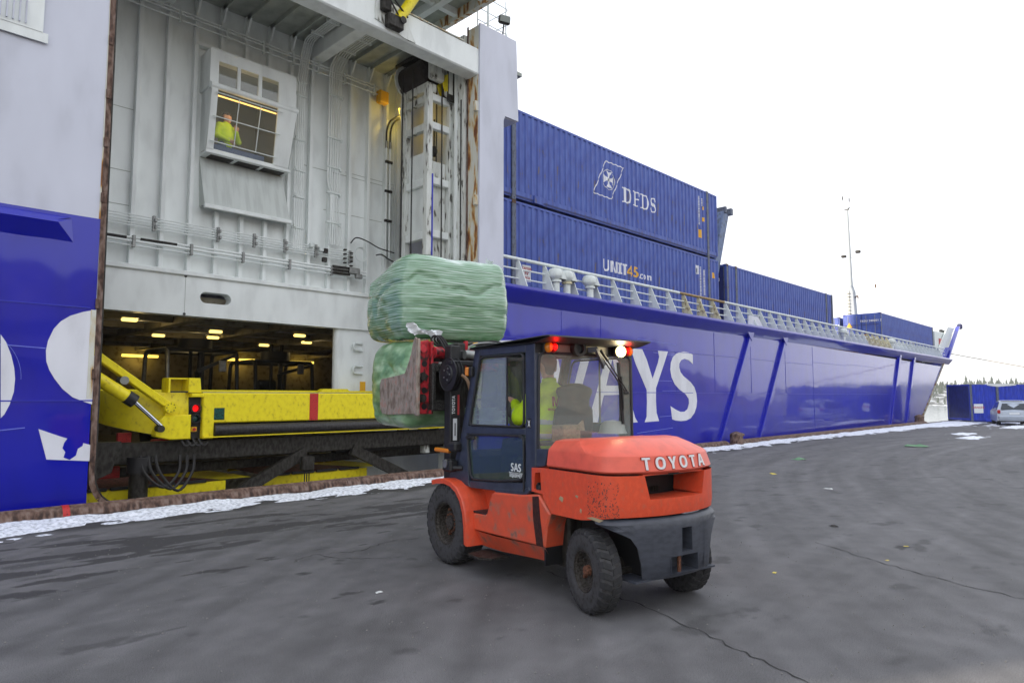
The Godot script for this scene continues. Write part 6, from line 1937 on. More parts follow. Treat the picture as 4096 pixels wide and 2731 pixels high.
	for k in 260:
		var sc := rng.randf_range(0.40, 0.60)
		var p := rear_plan(sc)
		var p2 := rear_plan(sc + 0.004)
		var tx := Vector3(p2.x - p.x, 0, p2.y - p.y).normalized()
		var nx := Vector3(-tx.z, 0, tx.x)
		if nx.z < 0 and nx.x > 0: nx = -nx
		var y := 0.80 + 0.27 * pow(rng.randf(), 1.6)
		var c := Vector3(p.x, y, p.y) + nx * 0.0015
		var r0 := rng.randf_range(0.002, 0.008)
		var q: Array[Vector3] = []
		for a in 4:
			var w := TAU * a / 4.0 + rng.randf()
			q.append(c + (tx * cos(w) + Vector3.UP * sin(w) * 1.5) * r0 * rng.randf_range(0.5, 1.0))
		sp.quad(q[0], q[1], q[2], q[3])
	var so := obj("chipped_paint", sp, mat("bare_iron", rgb(78, 62, 58), 0.7), cw)
	so.set_meta("kind", "stuff")
	# grey lower weight
	var gw := part("lower_weight", f)
	var ry := [0.785, 0.765, 0.745, 0.70, 0.645, 0.565, 0.43, 0.345, 0.30]
	var rs := [0.46, 0.46, 0.46, 0.575, 0.66, 0.70, 0.72, 0.725, 0.735]
	var inset := [0.03, 0.0, -0.012, -0.016, -0.016, -0.016, -0.012, -0.006, 0.02]
	var s_mid := 0.0
	for k in 200:
		if rear_plan(k / 200.0).x < -0.30: s_mid = k / 200.0
	var gr := []
	for r in ry.size():
		var row := PackedVector3Array()
		for i in 15:
			var p := rear_plan(lerpf(rs[r], s_mid, i / 14.0))
			var k: float = 1.0 - inset[r] / 0.66
			row.append(Vector3(p.x * k, ry[r], p.y - inset[r]))
		gr.append(row)
	var gb := Bld.new()
	for r in ry.size() - 1:
		for i in 14:
			var a: Vector3 = gr[r + 1][i]
			var c: Vector3 = gr[r + 1][i + 1]
			var d: Vector3 = gr[r][i + 1]
			var e: Vector3 = gr[r][i]
			cb = gb
			gb.quad(a, c, d, e)
			var mx := Vector3(-1, 1, 1)
			gb.quad(c * mx, a * mx, e * mx, d * mx)
		# thickness at the wheel arch
		for s: float in [1.0, -1.0]:
			var a: Vector3 = gr[r + 1][0] * Vector3(s, 1, 1)
			var e: Vector3 = gr[r][0] * Vector3(s, 1, 1)
			var ai := a + Vector3(s * 0.05, 0.0, -0.06)
			var ei := e + Vector3(s * 0.05, 0.0, -0.06)
			if s > 0: gb.quad(ai, a, e, ei)
			else: gb.quad(a, ai, ei, e)
	# middle of the back with two pockets
	var bx := [-0.318, -0.13, -0.005, 0.115, 0.19, 0.318]
	var by := [0.30, 0.335, 0.47, 0.50, 0.69, 0.745, 0.765, 0.785]
	for i in 5:
		for j in 7:
			if i == 2 and j == 3: continue
			if i >= 1 and i <= 3 and j == 1: continue
			var zz := func(x: float, y: float) -> Vector3:
				var ins: float = inset[8]
				for r in 8:
					if y <= ry[r] + 0.0001 and y >= ry[r + 1] - 0.0001:
						ins = lerpf(inset[r + 1], inset[r], clampf((y - ry[r + 1]) / (ry[r] - ry[r + 1]), 0, 1))
				return Vector3(x, y, back_z(x / (1.0 - ins / 0.66)) - ins - 0.0015)
			gb.quad(zz.call(bx[i], by[j]), zz.call(bx[i + 1], by[j]), zz.call(bx[i + 1], by[j + 1]), zz.call(bx[i], by[j + 1]))
	for q: Array in [[-0.005, 0.115, 0.50, 0.69], [-0.13, 0.19, 0.335, 0.47]]:
		var z0 := back_z(q[0]) + 0.016
		var z1 := z0 - 0.16
		gb.quad(Vector3(q[0], q[2], z0), Vector3(q[0], q[3], z0), Vector3(q[0], q[3], z1), Vector3(q[0], q[2], z1))
		gb.quad(Vector3(q[1], q[3], z0), Vector3(q[1], q[2], z0), Vector3(q[1], q[2], z1), Vector3(q[1], q[3], z1))
		gb.quad(Vector3(q[1], q[2], z0), Vector3(q[0], q[2], z0), Vector3(q[0], q[2], z1), Vector3(q[1], q[2], z1))
		gb.quad(Vector3(q[0], q[3], z0), Vector3(q[1], q[3], z0), Vector3(q[1], q[3], z1), Vector3(q[0], q[3], z1))
		gb.quad(Vector3(q[0], q[2], z1), Vector3(q[1], q[2], z1), Vector3(q[1], q[3], z1), Vector3(q[0], q[3], z1))
	gb.prism(pv([-0.48, 0.38, 0.48, 0.38, 0.48, 0.05, -0.48, 0.05]), 0.30, 0.315, 1)
	obj("weight_casting", gb, M.weight, gw, 30)
	obj("tow_pin", Bld.new().rod(Vector3(0.0, 0.33, 0.40), Vector3(0.0, 0.48, 0.40), 0.016, 10), M.hub_rust, gw, 40)
	# engine hood
	var hd := part("engine_hood", f)
	var hy := [1.128, 1.142, 1.155, 1.272, 1.29, 1.345, 1.392, 1.405]
	var hi := [0.045, 0.012, 0.004, 0.034, 0.05, 0.14, 0.23, 0.30]
	var hs := [0.045, 0.012, 0.004, 0.018, 0.022, 0.040, 0.085, 0.16]
	var hr := []
	for r in hy.size():
		var row := PackedVector3Array()
		for i in 29:
			var p := rear_plan(i / 28.0)
			var ins: float = hi[r]
			var z := p.y - ins * 1.05
			if p.y < 0.06 and p.x < -0.655: z = lerpf(-0.50 + hi[r] * 0.12, 0.06 - ins * 0.9, clampf((p.y + 0.56) / 0.62, 0, 1))
			var yy: float = hy[r]
			if r > 4: yy -= 0.03 * smoothstep(0.1, -0.5, z)
			var sx: float = lerpf(hs[r], ins * 0.8, smoothstep(-0.02, 0.24, p.y))
			row.append(Vector3(p.x * (1.0 - sx / 0.66), yy, z))
		hr.append(row)
	var hb := Bld.new()
	for r in hy.size() - 1:
		for i in 28:
			var a: Vector3 = hr[r][i]
			var c: Vector3 = hr[r][i + 1]
			var d: Vector3 = hr[r + 1][i + 1]
			var e: Vector3 = hr[r + 1][i]
			hb.quad(a, c, d, e)
			var mx := Vector3(-1, 1, 1)
			hb.quad(c * mx, a * mx, e * mx, d * mx)
		var l0: Vector3 = hr[r][0]
		var l1: Vector3 = hr[r + 1][0]
		hb.quad(Vector3(-l0.x, l0.y, l0.z), l0, l1, Vector3(-l1.x, l1.y, l1.z))
	var topr: PackedVector3Array = hr[hy.size() - 1]
	for i in 28:
		var mx := Vector3(-1, 1, 1)
		hb.quad(topr[i], topr[i + 1], topr[i + 1] * mx, topr[i] * mx)
	obj("hood_shell", hb, M.orange_hood, hd, 24)
	# raised maker's lettering round the back of the hood
	var xs := [-0.335, -0.20, -0.068, 0.062, 0.19, 0.325]
	var txt := "TOYOTA"
	for k in 6:
		var x: float = xs[k]
		var z := back_z(x) - 0.004 - 0.022 + 0.004
		var slope := (back_z(x + 0.02) - back_z(x - 0.02)) / 0.04
		var bs := Basis(Vector3.UP, -atan(slope)) * Basis(Vector3.RIGHT, -0.245)
		words("maker_letter", txt[k], 0.098, 0.010, M.letter_grey, hd, Transform3D(bs, Vector3(x, 1.212, z + 0.006)), true, false, 1.12)
		words("letter_edge", txt[k], 0.110, 0.008, M.letter_edge, hd, Transform3D(bs, Vector3(x, 1.211, z + 0.003)), true, false, 1.14)
	build_cab(f)
	build_mast(f)

func build_cab(f: Node3D) -> void:
	var cab := part("cab", f)
	for s: float in [-1.0, 1.0]:
		var x0 := s * 0.585
		var x1 := s * 0.625
		var b := Bld.new()
		# pillars, rails and lower front panel
		b.prism(pv([-1.73, 2.235, -1.62, 2.235, -1.88, 1.38, -1.84, 0.86, -1.80, 0.82, -2.00, 0.835, -2.23, 0.845, -2.24, 0.90, -2.13, 1.05, -1.985, 1.36]), x0, x1, 0, 0.006)
		b.prism(pv([-0.855, 0.89, -0.725, 0.90, -0.725, 2.235, -0.855, 2.235]), x0, x1, 0, 0.006)
		b.prism(pv([-1.63, 2.165, -1.62, 2.235, -0.855, 2.235, -0.855, 2.165]), x0, x1, 0, 0.004)
		b.prism(pv([-1.90, 1.365, -1.88, 1.445, -0.855, 1.455, -0.855, 1.40]), x0, x1, 0, 0.004)
		b.prism(pv([-1.83, 0.885, -1.80, 0.815, -1.36, 0.835, -1.02, 0.86, -0.80, 0.87, -0.78, 0.90, -0.855, 0.965, -1.02, 0.945, -1.36, 0.915]), x0, x1, 0, 0.005)
		obj("side_frame", b, M.cab, cab)
		obj("door_sill", Bld.new().prism(pv([-1.38, 0.85, -1.32, 0.815, -1.0, 0.80, -0.84, 0.84, -0.78, 0.90, -0.80, 0.93, -0.90, 0.89]), s * 0.55, s * 0.632, 0, 0.006), M.cab, cab)
		obj("corner_panel", Bld.new().prism(pv([-0.745, 1.275, -0.52, 1.29, -0.575, 1.135, -0.755, 1.10]), s * 0.56, s * 0.62, 0, 0.005), M.cab, cab)
		# glazing with its rubber
		var wu := pv([-1.625, 2.15, -0.875, 2.15, -0.88, 1.468, -1.835, 1.455])
		var wl := pv([-1.875, 1.355, -0.88, 1.388, -0.88, 0.985, -1.30, 0.935, -1.80, 0.905])
		obj("window_rubber", Bld.new().tube(window_trim(wu, s * 0.622, 0.07), 0.013, 6, false, true), M.cab_trim, cab, 60)
		obj("window_rubber", Bld.new().tube(window_trim(wl, s * 0.622, 0.08), 0.013, 6, false, true), M.cab_trim, cab, 60)
		obj("pane", Bld.new().prism(wl, s * 0.606, s * 0.610, 0), M.pane_tint if s < 0 else M.pane, cab)
		obj("pane", Bld.new().prism(pv([-1.60, 2.13, -1.17, 2.13, -1.17, 1.47, -1.81, 1.46]), s * 0.606, s * 0.610, 0), M.pane, cab)
		if s > 0:
			obj("pane", Bld.new().prism(pv([-1.18, 2.13, -0.88, 2.13, -0.88, 1.47, -1.18, 1.465]), s * 0.598, s * 0.602, 0), M.pane, cab)
		else:
			obj("pane", Bld.new().prism(pv([-1.56, 2.13, -1.22, 2.13, -1.22, 1.47, -1.70, 1.46]), s * 0.596, s * 0.600, 0), M.pane, cab)
		obj("pane_edge", Bld.new().box(Vector3(s * 0.608, 1.80, -1.17), Vector3(0.012, 0.66, 0.014)), M.cab_trim, cab)
		obj("door_hinge", Bld.new().rod(Vector3(s * 0.635, 1.86, -0.868), Vector3(s * 0.635, 2.10, -0.868), 0.009, 8), M.cab_trim, cab)
		obj("door_hinge", Bld.new().rod(Vector3(s * 0.635, 0.88, -0.868), Vector3(s * 0.635, 1.32, -0.868), 0.009, 8), M.cab_trim, cab)
		obj("door_handle", Bld.new().cbox(Vector3(s * 0.632, 1.325, -1.80), Vector3(0.03, 0.035, 0.16), 0.01), M.plastic, cab)
	# lettering on the lower door glass
	var side := Basis(Vector3.UP, -PI / 2)
	words("door_sign", "SAS", 0.072, 0.001, M.sticker, cab, Transform3D(side, Vector3(-0.6125, 1.085, -1.02)), true, false, 1.0)
	words("door_sign", "System of Active Stability", 0.015, 0.001, M.sticker, cab, Transform3D(side, Vector3(-0.6125, 1.034, -1.02)), false, false, 0.98)
	words("door_sign", "EQUIPPED", 0.030, 0.001, M.sticker, cab, Transform3D(side, Vector3(-0.6125, 1.008, -1.02)), true, false, 1.02)
	obj("pillar_sticker", Bld.new().box(Vector3(-0.6265, 1.505, -0.795), Vector3(0.002, 0.085, 0.055)), M.ink, cab)
	obj("pillar_sticker", Bld.new().prism(pv([-0.815, 1.47, -0.80, 1.505, -0.815, 1.54, -0.795, 1.52, -0.775, 1.54, -0.79, 1.505, -0.775, 1.47, -0.795, 1.49]), -0.6285, -0.6275, 0), M.sticker, cab)
	# roof
	var rf := part("cab_roof", cab)
	obj("roof_plate", Bld.new().prism(pv([-1.80, 2.235, -1.78, 2.262, -0.56, 2.30, -0.47, 2.30, -0.46, 2.285, -0.60, 2.25, -0.70, 2.238]), -0.655, 0.655, 0, 0.01), M.cab_trim, rf)
	# rear header with lamps
	obj("rear_header", Bld.new().span(Vector3(-0.62, 2.165, -0.735), Vector3(0.62, 2.245, -0.715)), M.panel_grey, cab)
	obj("header_cheek", Bld.new().span(Vector3(-0.625, 2.15, -0.73), Vector3(-0.38, 2.25, -0.700)), M.plastic, cab)
	obj("header_cheek", Bld.new().span(Vector3(0.30, 2.165, -0.73), Vector3(0.625, 2.25, -0.706)), M.plastic, cab)
	for s: float in [-1.0, 1.0]:
		for z: float in [-0.725]:
			obj("rear_post", Bld.new().bar(Vector3(s * 0.605, 1.12, z + 0.01), Vector3(s * 0.605, 2.24, z), 0.045, 0.05, Vector3(1, 0, 0), 0.008), M.cab, cab)
		obj("front_post", Bld.new().bar(Vector3(s * 0.59, 1.0, -2.08), Vector3(s * 0.59, 2.23, -1.70), 0.05, 0.07, Vector3(1, 0, 0), 0.008), M.cab, cab)
	var wr := PackedVector2Array([Vector2(-0.585, 2.155), Vector2(0.585, 2.155), Vector2(0.60, 1.20), Vector2(-0.60, 1.20)])
	var wt := PackedVector3Array()
	for i in 4:
		var p := wr[i]
		var a := p + (wr[(i + 3) % 4] - p).limit_length(0.07)
		var c := p + (wr[(i + 1) % 4] - p).limit_length(0.07)
		for j in 5:
			var t := j / 4.0
			var q := a.lerp(p, t).lerp(p.lerp(c, t), t)
			wt.append(Vector3(q.x, q.y, -0.695))
	obj("window_rubber", Bld.new().tube(wt, 0.014, 6, false, true), M.cab_trim, cab, 60)
	obj("pane", Bld.new().prism(wr, -0.700, -0.696, 2), M.pane, cab)
	obj("rear_sill", Bld.new().span(Vector3(-0.60, 0.9, -0.74), Vector3(0.60, 1.22, -0.705)), M.cab, cab)
	# windscreen
	obj("pane", Bld.new().bar(Vector3(0, 1.05, -2.03), Vector3(0, 2.20, -1.70), 1.14, 0.004, Vector3(0, 0, 1)), M.pane, cab)
	obj("front_cross_rail", Bld.new().bar(Vector3(-0.59, 2.20, -1.71), Vector3(0.59, 2.20, -1.71), 0.06, 0.05), M.cab, cab)
	obj("dash_cowl", Bld.new().cbox(Vector3(0, 1.0, -1.95), Vector3(1.10, 0.35, 0.25), 0.05), M.plastic, cab)
	obj("dash_panel", Bld.new().cbox(Vector3(0.0, 1.22, -1.80), Vector3(0.42, 0.18, 0.16), 0.05), M.plastic, cab)
	# tail lamps, work lamp, horn and wipers
	for s: float in [-1.0, 1.0]:
		var tl := part("tail_lamp", f)
		var x := -0.475 if s < 0 else 0.50
		obj("lamp_base", Bld.new().cbox(Vector3(x, 2.205, -0.685), Vector3(0.15, 0.10, 0.04), 0.01), M.plastic, tl)
		obj("amber_lens", Bld.new().ball(Vector3(x - 0.032 * (1.0 if s < 0 else -1.0), 2.205, -0.652), Vector3(0.042, 0.052, 0.038), 8), M.amber, tl, 60)
		obj("red_lens", Bld.new().ball(Vector3(x + 0.020 * (1.0 if s < 0 else -1.0), 2.205, -0.648), Vector3(0.042, 0.052, 0.040), 8), M.lens_red, tl, 60)
		obj("lit_bulb", Bld.new().ball(Vector3(x + 0.020 * (1.0 if s < 0 else -1.0), 2.207, -0.612), Vector3(0.020, 0.020, 0.010), 8), M.lamp_red, tl, 60)
		omni("red_light", Vector3(x + 0.020 * (1.0 if s < 0 else -1.0), 2.207, -0.59), Color(1, 0.1, 0.06), 0.012, 0.02, tl)
	var wl2 := part("work_lamp", f)
	obj("lamp_shell", Bld.new().lathe(pv([0, -0.09, 0.045, -0.085, 0.062, -0.02, 0.064, 0.03, 0.056, 0.035]), Vector3(0.375, 2.195, -0.63), Vector3(-0.35, -0.05, 1), 16), M.plastic, wl2, 40)
	obj("lamp_face", Bld.new().lathe(pv([0.057, 0.030, 0.03, 0.036, 0, 0.038]), Vector3(0.375, 2.195, -0.63), Vector3(-0.35, -0.05, 1), 16), M.lamp_work, wl2, 40)
	omni("work_light", Vector3(0.355, 2.192, -0.57), Color(1, 0.93, 0.75), 0.06, 0.04, wl2)
	obj("horn", Bld.new().lathe(pv([0.05, 0.03, 0.075, 0.03, 0.08, 0.0, 0.07, -0.04, 0, -0.05]), Vector3(-0.14, 2.205, -0.66), Vector3(0, 0, 1), 18).lathe(pv([0.05, 0.03, 0.04, 0.0, 0, -0.01]), Vector3(-0.14, 2.205, -0.66), Vector3(0, 0, 1), 18), M.plastic, f, 40)
	var wp := part("wiper", f)
	obj("wiper_bracket", Bld.new().bar(Vector3(-0.02, 2.195, -0.66), Vector3(0.06, 2.205, -0.62), 0.035, 0.05).bar(Vector3(0.05, 2.21, -0.62), Vector3(0.17, 2.05, -0.64), 0.03, 0.035).rod(Vector3(0.17, 2.09, -0.655), Vector3(0.17, 2.02, -0.655), 0.016, 8), M.cab, wp)
	for k in 2:
		obj("wiper_arm", Bld.new().tube(p3([0.10 + k * 0.05, 2.20, -0.66, 0.17 + k * 0.05, 2.12, -0.655, 0.49 + k * 0.03, 1.80, -0.67]), 0.007, 6), M.black, wp)
		obj("arm_boot", Bld.new().rod(Vector3(0.10 + k * 0.05, 2.20, -0.66), Vector3(0.19 + k * 0.05, 2.10, -0.655), 0.015, 8), M.black, wp)
	obj("wiper_blade", Bld.new().bar(Vector3(0.40, 2.09, -0.678), Vector3(0.46, 1.48, -0.678), 0.014, 0.03).bar(Vector3(0.43, 1.95, -0.67), Vector3(0.455, 1.62, -0.67), 0.02, 0.012), M.black, wp)
	obj("blade_joint", Bld.new().cbox(Vector3(0.50, 1.79, -0.668), Vector3(0.07, 0.03, 0.02), 0.008), M.black, wp)
	# seat and what lies behind it
	var st := part("driver_seat", f)
	obj("cushion", Bld.new().cbox(Vector3(0, 1.16, -1.28), Vector3(0.50, 0.13, 0.48), 0.04), M.seat, st)
	obj("seat_base", Bld.new().cbox(Vector3(0, 1.0, -1.25), Vector3(0.56, 0.24, 0.5), 0.02), M.seat, st)
	var bk := []
	for q: Array in [[1.14, 0.25, -1.02], [1.30, 0.26, -0.99], [1.50, 0.26, -0.96], [1.62, 0.245, -0.95], [1.66, 0.20, -0.95], [1.72, 0.195, -0.945], [1.80, 0.235, -0.94], [1.835, 0.22, -0.94], [1.86, 0.14, -0.94]]:
		var row := PackedVector3Array()
		for i in 17:
			var a := TAU * (i % 16) / 16.0
			row.append(Vector3(0.05 + cos(a) * q[1], q[0], q[2] + sin(a) * 0.07))
		bk.append(row)
	obj("seat_back", Bld.new().surf(bk, true).ball(Vector3(0.05, 1.855, -0.94), Vector3(0.14, 0.03, 0.06), 8), M.seat, st, 60)
	obj("carton", Bld.new().cbox(Vector3(-0.16, 1.40, -0.82), Vector3(0.30, 0.16, 0.14), 0.006, Basis(Vector3.UP, 0.3)).prism(pv([-0.1, 0, 0.05, 0.0, 0.02, 0.10, -0.08, 0.06]), -0.01, 0.01, 2, 0.0, Transform3D(Basis(Vector3.UP, 0.4), Vector3(0.02, 1.42, -0.80))), M.card, st)
	obj("hard_hat", Bld.new().lathe(pv([0.15, 0.0, 0.135, 0.03, 0.125, 0.08, 0.09, 0.12, 0, 0.135]), Vector3(0.48, 1.38, -0.85), Vector3.UP, 20), mat("hat_grey", rgb(176, 186, 180), 0.4), st, 40)
	obj("rear_shelf", Bld.new().span(Vector3(-0.58, 1.30, -0.95), Vector3(0.58, 1.33, -0.72)), M.plastic, st)
	var sw := part("steering_wheel", f)
	var sc := PackedVector3Array()
	var sb := Basis(Vector3.RIGHT, 0.62)
	for i in 28: sc.append(Vector3(-0.10, 1.54, -1.56) + sb * Vector3(cos(TAU * i / 28.0) * 0.19, 0, sin(TAU * i / 28.0) * 0.19))
	obj("wheel_ring", Bld.new().tube(sc, 0.014, 8, false, true), M.plastic, sw, 60)
	obj("wheel_spoke", Bld.new().bar(Vector3(-0.10, 1.54, -1.56) + sb * Vector3(-0.18, 0, 0), Vector3(-0.10, 1.54, -1.56) + sb * Vector3(0.18, 0, 0), 0.03, 0.012).rod(Vector3(-0.10, 1.54, -1.56), Vector3(-0.10, 1.22, -1.78), 0.03, 8), M.plastic, sw)
	# side marker lamps and mirror bracket by the front pillar
	var mk := part("front_marker", f)
	obj("marker_lens", Bld.new().cbox(Vector3(-0.68, 1.17, -2.29), Vector3(0.05, 0.045, 0.30), 0.012), M.amber, mk)
	obj("marker_base", Bld.new().cbox(Vector3(-0.66, 1.22, -2.06), Vector3(0.10, 0.10, 0.16), 0.02), M.plastic, mk)
	obj("marker_bracket", Bld.new().cbox(Vector3(-0.68, 1.02, -2.13), Vector3(0.10, 0.13, 0.18), 0.02).rod(Vector3(-0.68, 1.0, -2.05), Vector3(-0.62, 1.0, -1.96), 0.025, 10), M.plastic, mk)
	obj("marker_cap", Bld.new().rod(Vector3(-0.74, 1.04, -2.14), Vector3(-0.72, 1.04, -2.14), 0.045, 12), M.steel, mk, 40)
	obj("turn_lamp", Bld.new().cbox(Vector3(-0.66, 2.01, -1.82), Vector3(0.04, 0.09, 0.05), 0.01), M.amber, mk)
	obj("lamp_bracket", Bld.new().cbox(Vector3(-0.64, 2.01, -1.76), Vector3(0.05, 0.10, 0.06), 0.008), M.plastic, mk)

func build_mast(f: Node3D) -> void:
	var ms := part("mast", f)
	for s: float in [-1.0, 1.0]:
		obj("mast_rail", Bld.new().cbox(Vector3(s * 0.52, 1.22, -2.36), Vector3(0.13, 2.2, 0.14), 0.01), M.plastic, ms)
		obj("inner_rail", Bld.new().cbox(Vector3(s * 0.40, 1.25, -2.42), Vector3(0.10, 2.2, 0.12), 0.01), M.dark_steel, ms)
		obj("lift_ram", Bld.new().rod(Vector3(s * 0.30, 0.3, -2.34), Vector3(s * 0.30, 2.1, -2.34), 0.04, 12), M.dark_steel, ms, 40)
		for k in 26:
			obj("chain_link", Bld.new().cbox(Vector3(s * 0.18, 0.75 + k * 0.055, -2.36), Vector3(0.03, 0.042, 0.02), 0.006), M.dark_steel, ms)
	for y: float in [0.35, 1.1, 2.22]:
		obj("mast_tie", Bld.new().cbox(Vector3(0, y, -2.34), Vector3(1.0, 0.10, 0.06), 0.01), M.plastic, ms)
	words("mast_lettering", "TOYOTA", 0.038, 0.001, M.sticker, ms, Transform3D(Basis(Vector3(0, 0, 1), PI / 2), Vector3(-0.545, 1.66, -2.2885)), true)
	obj("mast_sticker", Bld.new().box(Vector3(-0.482, 1.66, -2.289), Vector3(0.024, 0.22, 0.002)), M.ink_red, ms)
	obj("mast_sticker", Bld.new().box(Vector3(-0.525, 1.39, -2.289), Vector3(0.05, 0.24, 0.003)), M.sticker, ms)
	obj("sticker_print", Bld.new().box(Vector3(-0.525, 1.39, -2.287), Vector3(0.012, 0.14, 0.002)), M.ink, ms)
	# hose reel
	var hr := part("hose_reel", f)
	var rc := Vector3(-0.60, 1.995, -2.26)
	obj("reel_disc", Bld.new().lathe(pv([0, -0.03, 0.03, -0.03, 0.035, -0.016, 0.095, -0.016, 0.105, -0.004, 0.180, -0.004, 0.186, -0.008, 0.186, 0.002, 0.10, 0.006, 0, 0.006]), rc + Vector3(-0.035, 0, 0), Vector3(1, 0, 0), 40), M.plastic, hr, 30)
	obj("reel_disc", Bld.new().lathe(pv([0, -0.004, 0.180, -0.004, 0.184, 0.0, 0.180, 0.004, 0, 0.004]), rc + Vector3(0.05, 0, 0), Vector3(1, 0, 0), 40), M.plastic, hr, 30)
	obj("reel_disc", Bld.new().lathe(pv([0, -0.004, 0.172, -0.004, 0.176, 0.0, 0.172, 0.004, 0, 0.004]), rc + Vector3(0.01, 0, 0), Vector3(1, 0, 0), 40), M.plastic, hr, 30)
	obj("reel_hose", Bld.new().rod(rc + Vector3(-0.03, 0, 0), rc + Vector3(0.05, 0, 0), 0.155, 32), M.cable, hr, 40)
	for k in 5:
		var a := TAU * k / 5.0 + 0.4
		obj("reel_bolt", Bld.new().rod(rc + Vector3(-0.05, cos(a) * 0.065, sin(a) * 0.065), rc + Vector3(-0.062, cos(a) * 0.065, sin(a) * 0.065), 0.009, 8), M.steel, hr)
	obj("reel_slot", Bld.new().bar(rc + Vector3(-0.040, 0.055, -0.03), rc + Vector3(-0.040, 0.13, -0.065), 0.004, 0.018, Vector3(1, 0, 0)), M.black, hr)
	obj("hose", Bld.new().tube(spline(p3([-0.56, 1.98, -2.09, -0.54, 1.93, -2.02, -0.52, 1.80, -1.98, -0.50, 1.6, -2.0])), 0.018, 8), mat("hose_tan", rgb(120, 92, 66), 0.6), hr, 50)
	# carriage and bale clamp
	var cl := part("bale_clamp", f)
	obj("carriage", Bld.new().cbox(Vector3(-0.52, 1.65, -2.56), Vector3(0.34, 0.12, 0.10), 0.012).cbox(Vector3(-0.52, 2.08, -2.56), Vector3(0.34, 0.10, 0.10), 0.012).cbox(Vector3(-0.665, 1.86, -2.56), Vector3(0.05, 0.42, 0.10), 0.012).cbox(Vector3(-0.37, 1.86, -2.56), Vector3(0.06, 0.42, 0.10), 0.012), M.grease, cl)
	obj("carriage", Bld.new().cbox(Vector3(0.45, 1.86, -2.56), Vector3(0.40, 0.55, 0.10), 0.012), M.grease, cl)
	obj("carriage_back", Bld.new().span(Vector3(-0.62, 1.62, -2.72), Vector3(0.62, 2.30, -2.66)), M.dark_steel, cl)
	for s: float in [-1.0, 1.0]:
		obj("clamp_frame", Bld.new().prism(pv([s * 0.835, 1.555, s * 0.665, 1.555, s * 0.66, 2.36, s * 0.70, 2.395, s * 0.76, 2.38, s * 0.835, 2.37]), -2.66, -2.60, 2, 0.008), M.clamp_red, cl)
		obj("clamp_flange", Bld.new().cbox(Vector3(s * 0.672, 1.965, -2.575), Vector3(0.03, 0.82, 0.06), 0.006), M.clamp_red, cl)
		for y: float in [2.12, 1.82, 1.64]:
			obj("frame_hole", Bld.new().lathe(pv([0, 0, 0.035, 0, 0.038, -0.004]), Vector3(s * 0.745, y, -2.598), Vector3(0, 0, 1), 16), M.black, cl)
		for y: float in [2.29, 1.96, 1.735]:
			obj("frame_pin", Bld.new().rod(Vector3(s * 0.785, y, -2.60), Vector3(s * 0.785, y, -2.55), 0.045 if y != 1.96 else 0.028, 14), M.clamp_red if y > 2.2 else M.dark_steel, cl, 40)
		obj("pin_lock", Bld.new().prism(pv([s * 0.80, 1.90, s * 0.70, 1.98, s * 0.76, 2.03, s * 0.81, 2.01]), -2.60, -2.58, 2), M.dark_steel, cl)
		# the arm plate that presses the bale
		var arm := obj("clamp_arm", Bld.new().prism(pv([-3.52, 1.90, -3.48, 1.965, -3.0, 2.00, -2.84, 2.02, -2.70, 2.22, -2.64, 2.38, -2.60, 2.42, -2.56, 2.40, -2.555, 1.56, -3.30, 1.535, -3.44, 1.545, -3.50, 1.60]), s * 0.87, s * 0.852, 0, 0.004), M.plate, cl)
		arm.set_meta("label", "scuffed bare steel plate of the bale clamp")
		obj("arm_edge", Bld.new().cbox(Vector3(s * 0.845, 1.97, -2.575), Vector3(0.035, 0.86, 0.07), 0.006), M.plate, cl)
	obj("cross_tube", Bld.new().rod(Vector3(-0.66, 2.25, -2.54), Vector3(0.66, 2.25, -2.54), 0.065, 18), M.clamp_red, cl, 40)
	obj("cross_tube", Bld.new().rod(Vector3(-0.66, 2.10, -2.62), Vector3(0.66, 2.10, -2.62), 0.05, 18), M.clamp_red, cl, 40)
	obj("valve_plate", Bld.new().cbox(Vector3(-0.38, 2.20, -2.46), Vector3(0.16, 0.13, 0.03), 0.006), M.dark_steel, cl)
	for k in 3:
		obj("frame_hole", Bld.new().lathe(pv([0, 0, 0.010, 0]), Vector3(-0.42 + k * 0.04, 2.21, -2.443), Vector3(0, 0, 1), 10), M.black, cl)
	obj("hose_tee", Bld.new().rod(Vector3(-0.62, 2.12, -2.50), Vector3(-0.48, 2.12, -2.46), 0.022, 10), M.steel, cl, 40)
	for k in 3:
		obj("hose", Bld.new().tube(spline(p3([-0.53 + k * 0.035, 2.13, -2.48, -0.55 + k * 0.035, 2.30, -2.50, -0.62 + k * 0.03, 2.44, -2.56, -0.66 + k * 0.04, 2.40, -2.60, -0.60 + k * 0.05, 2.33, -2.56, -0.40, 2.33 + k * 0.012, -2.50, -0.20, 2.36, -2.45, 0.05, 2.40, -2.40, 0.22, 2.36, -2.36])), 0.013, 7), M.cable, cl, 50)
	for k in 3:
		obj("hose", Bld.new().tube(spline(p3([-0.30 + k * 0.08, 2.22, -2.40, -0.28 + k * 0.08, 2.32, -2.38, -0.15 + k * 0.09, 2.365, -2.36, 0.05 + k * 0.09, 2.375, -2.36, 0.2 + k * 0.05, 2.34, -2.34])), 0.011, 7), M.steel if k != 1 else M.cable, cl, 50)
	for k in 4:
		obj("hose_fitting", Bld.new().rod(Vector3(-0.22 + k * 0.10, 2.352, -2.40), Vector3(-0.16 + k * 0.10, 2.36, -2.395), 0.018, 8), M.caution_yellow if k == 0 else M.steel, cl, 40)
	obj("hose_bracket", Bld.new().cbox(Vector3(-0.28, 2.33, -2.47), Vector3(0.04, 0.12, 0.05), 0.006).cbox(Vector3(0.02, 2.30, -2.36), Vector3(0.16, 0.03, 0.05), 0.006), M.clamp_red, cl)
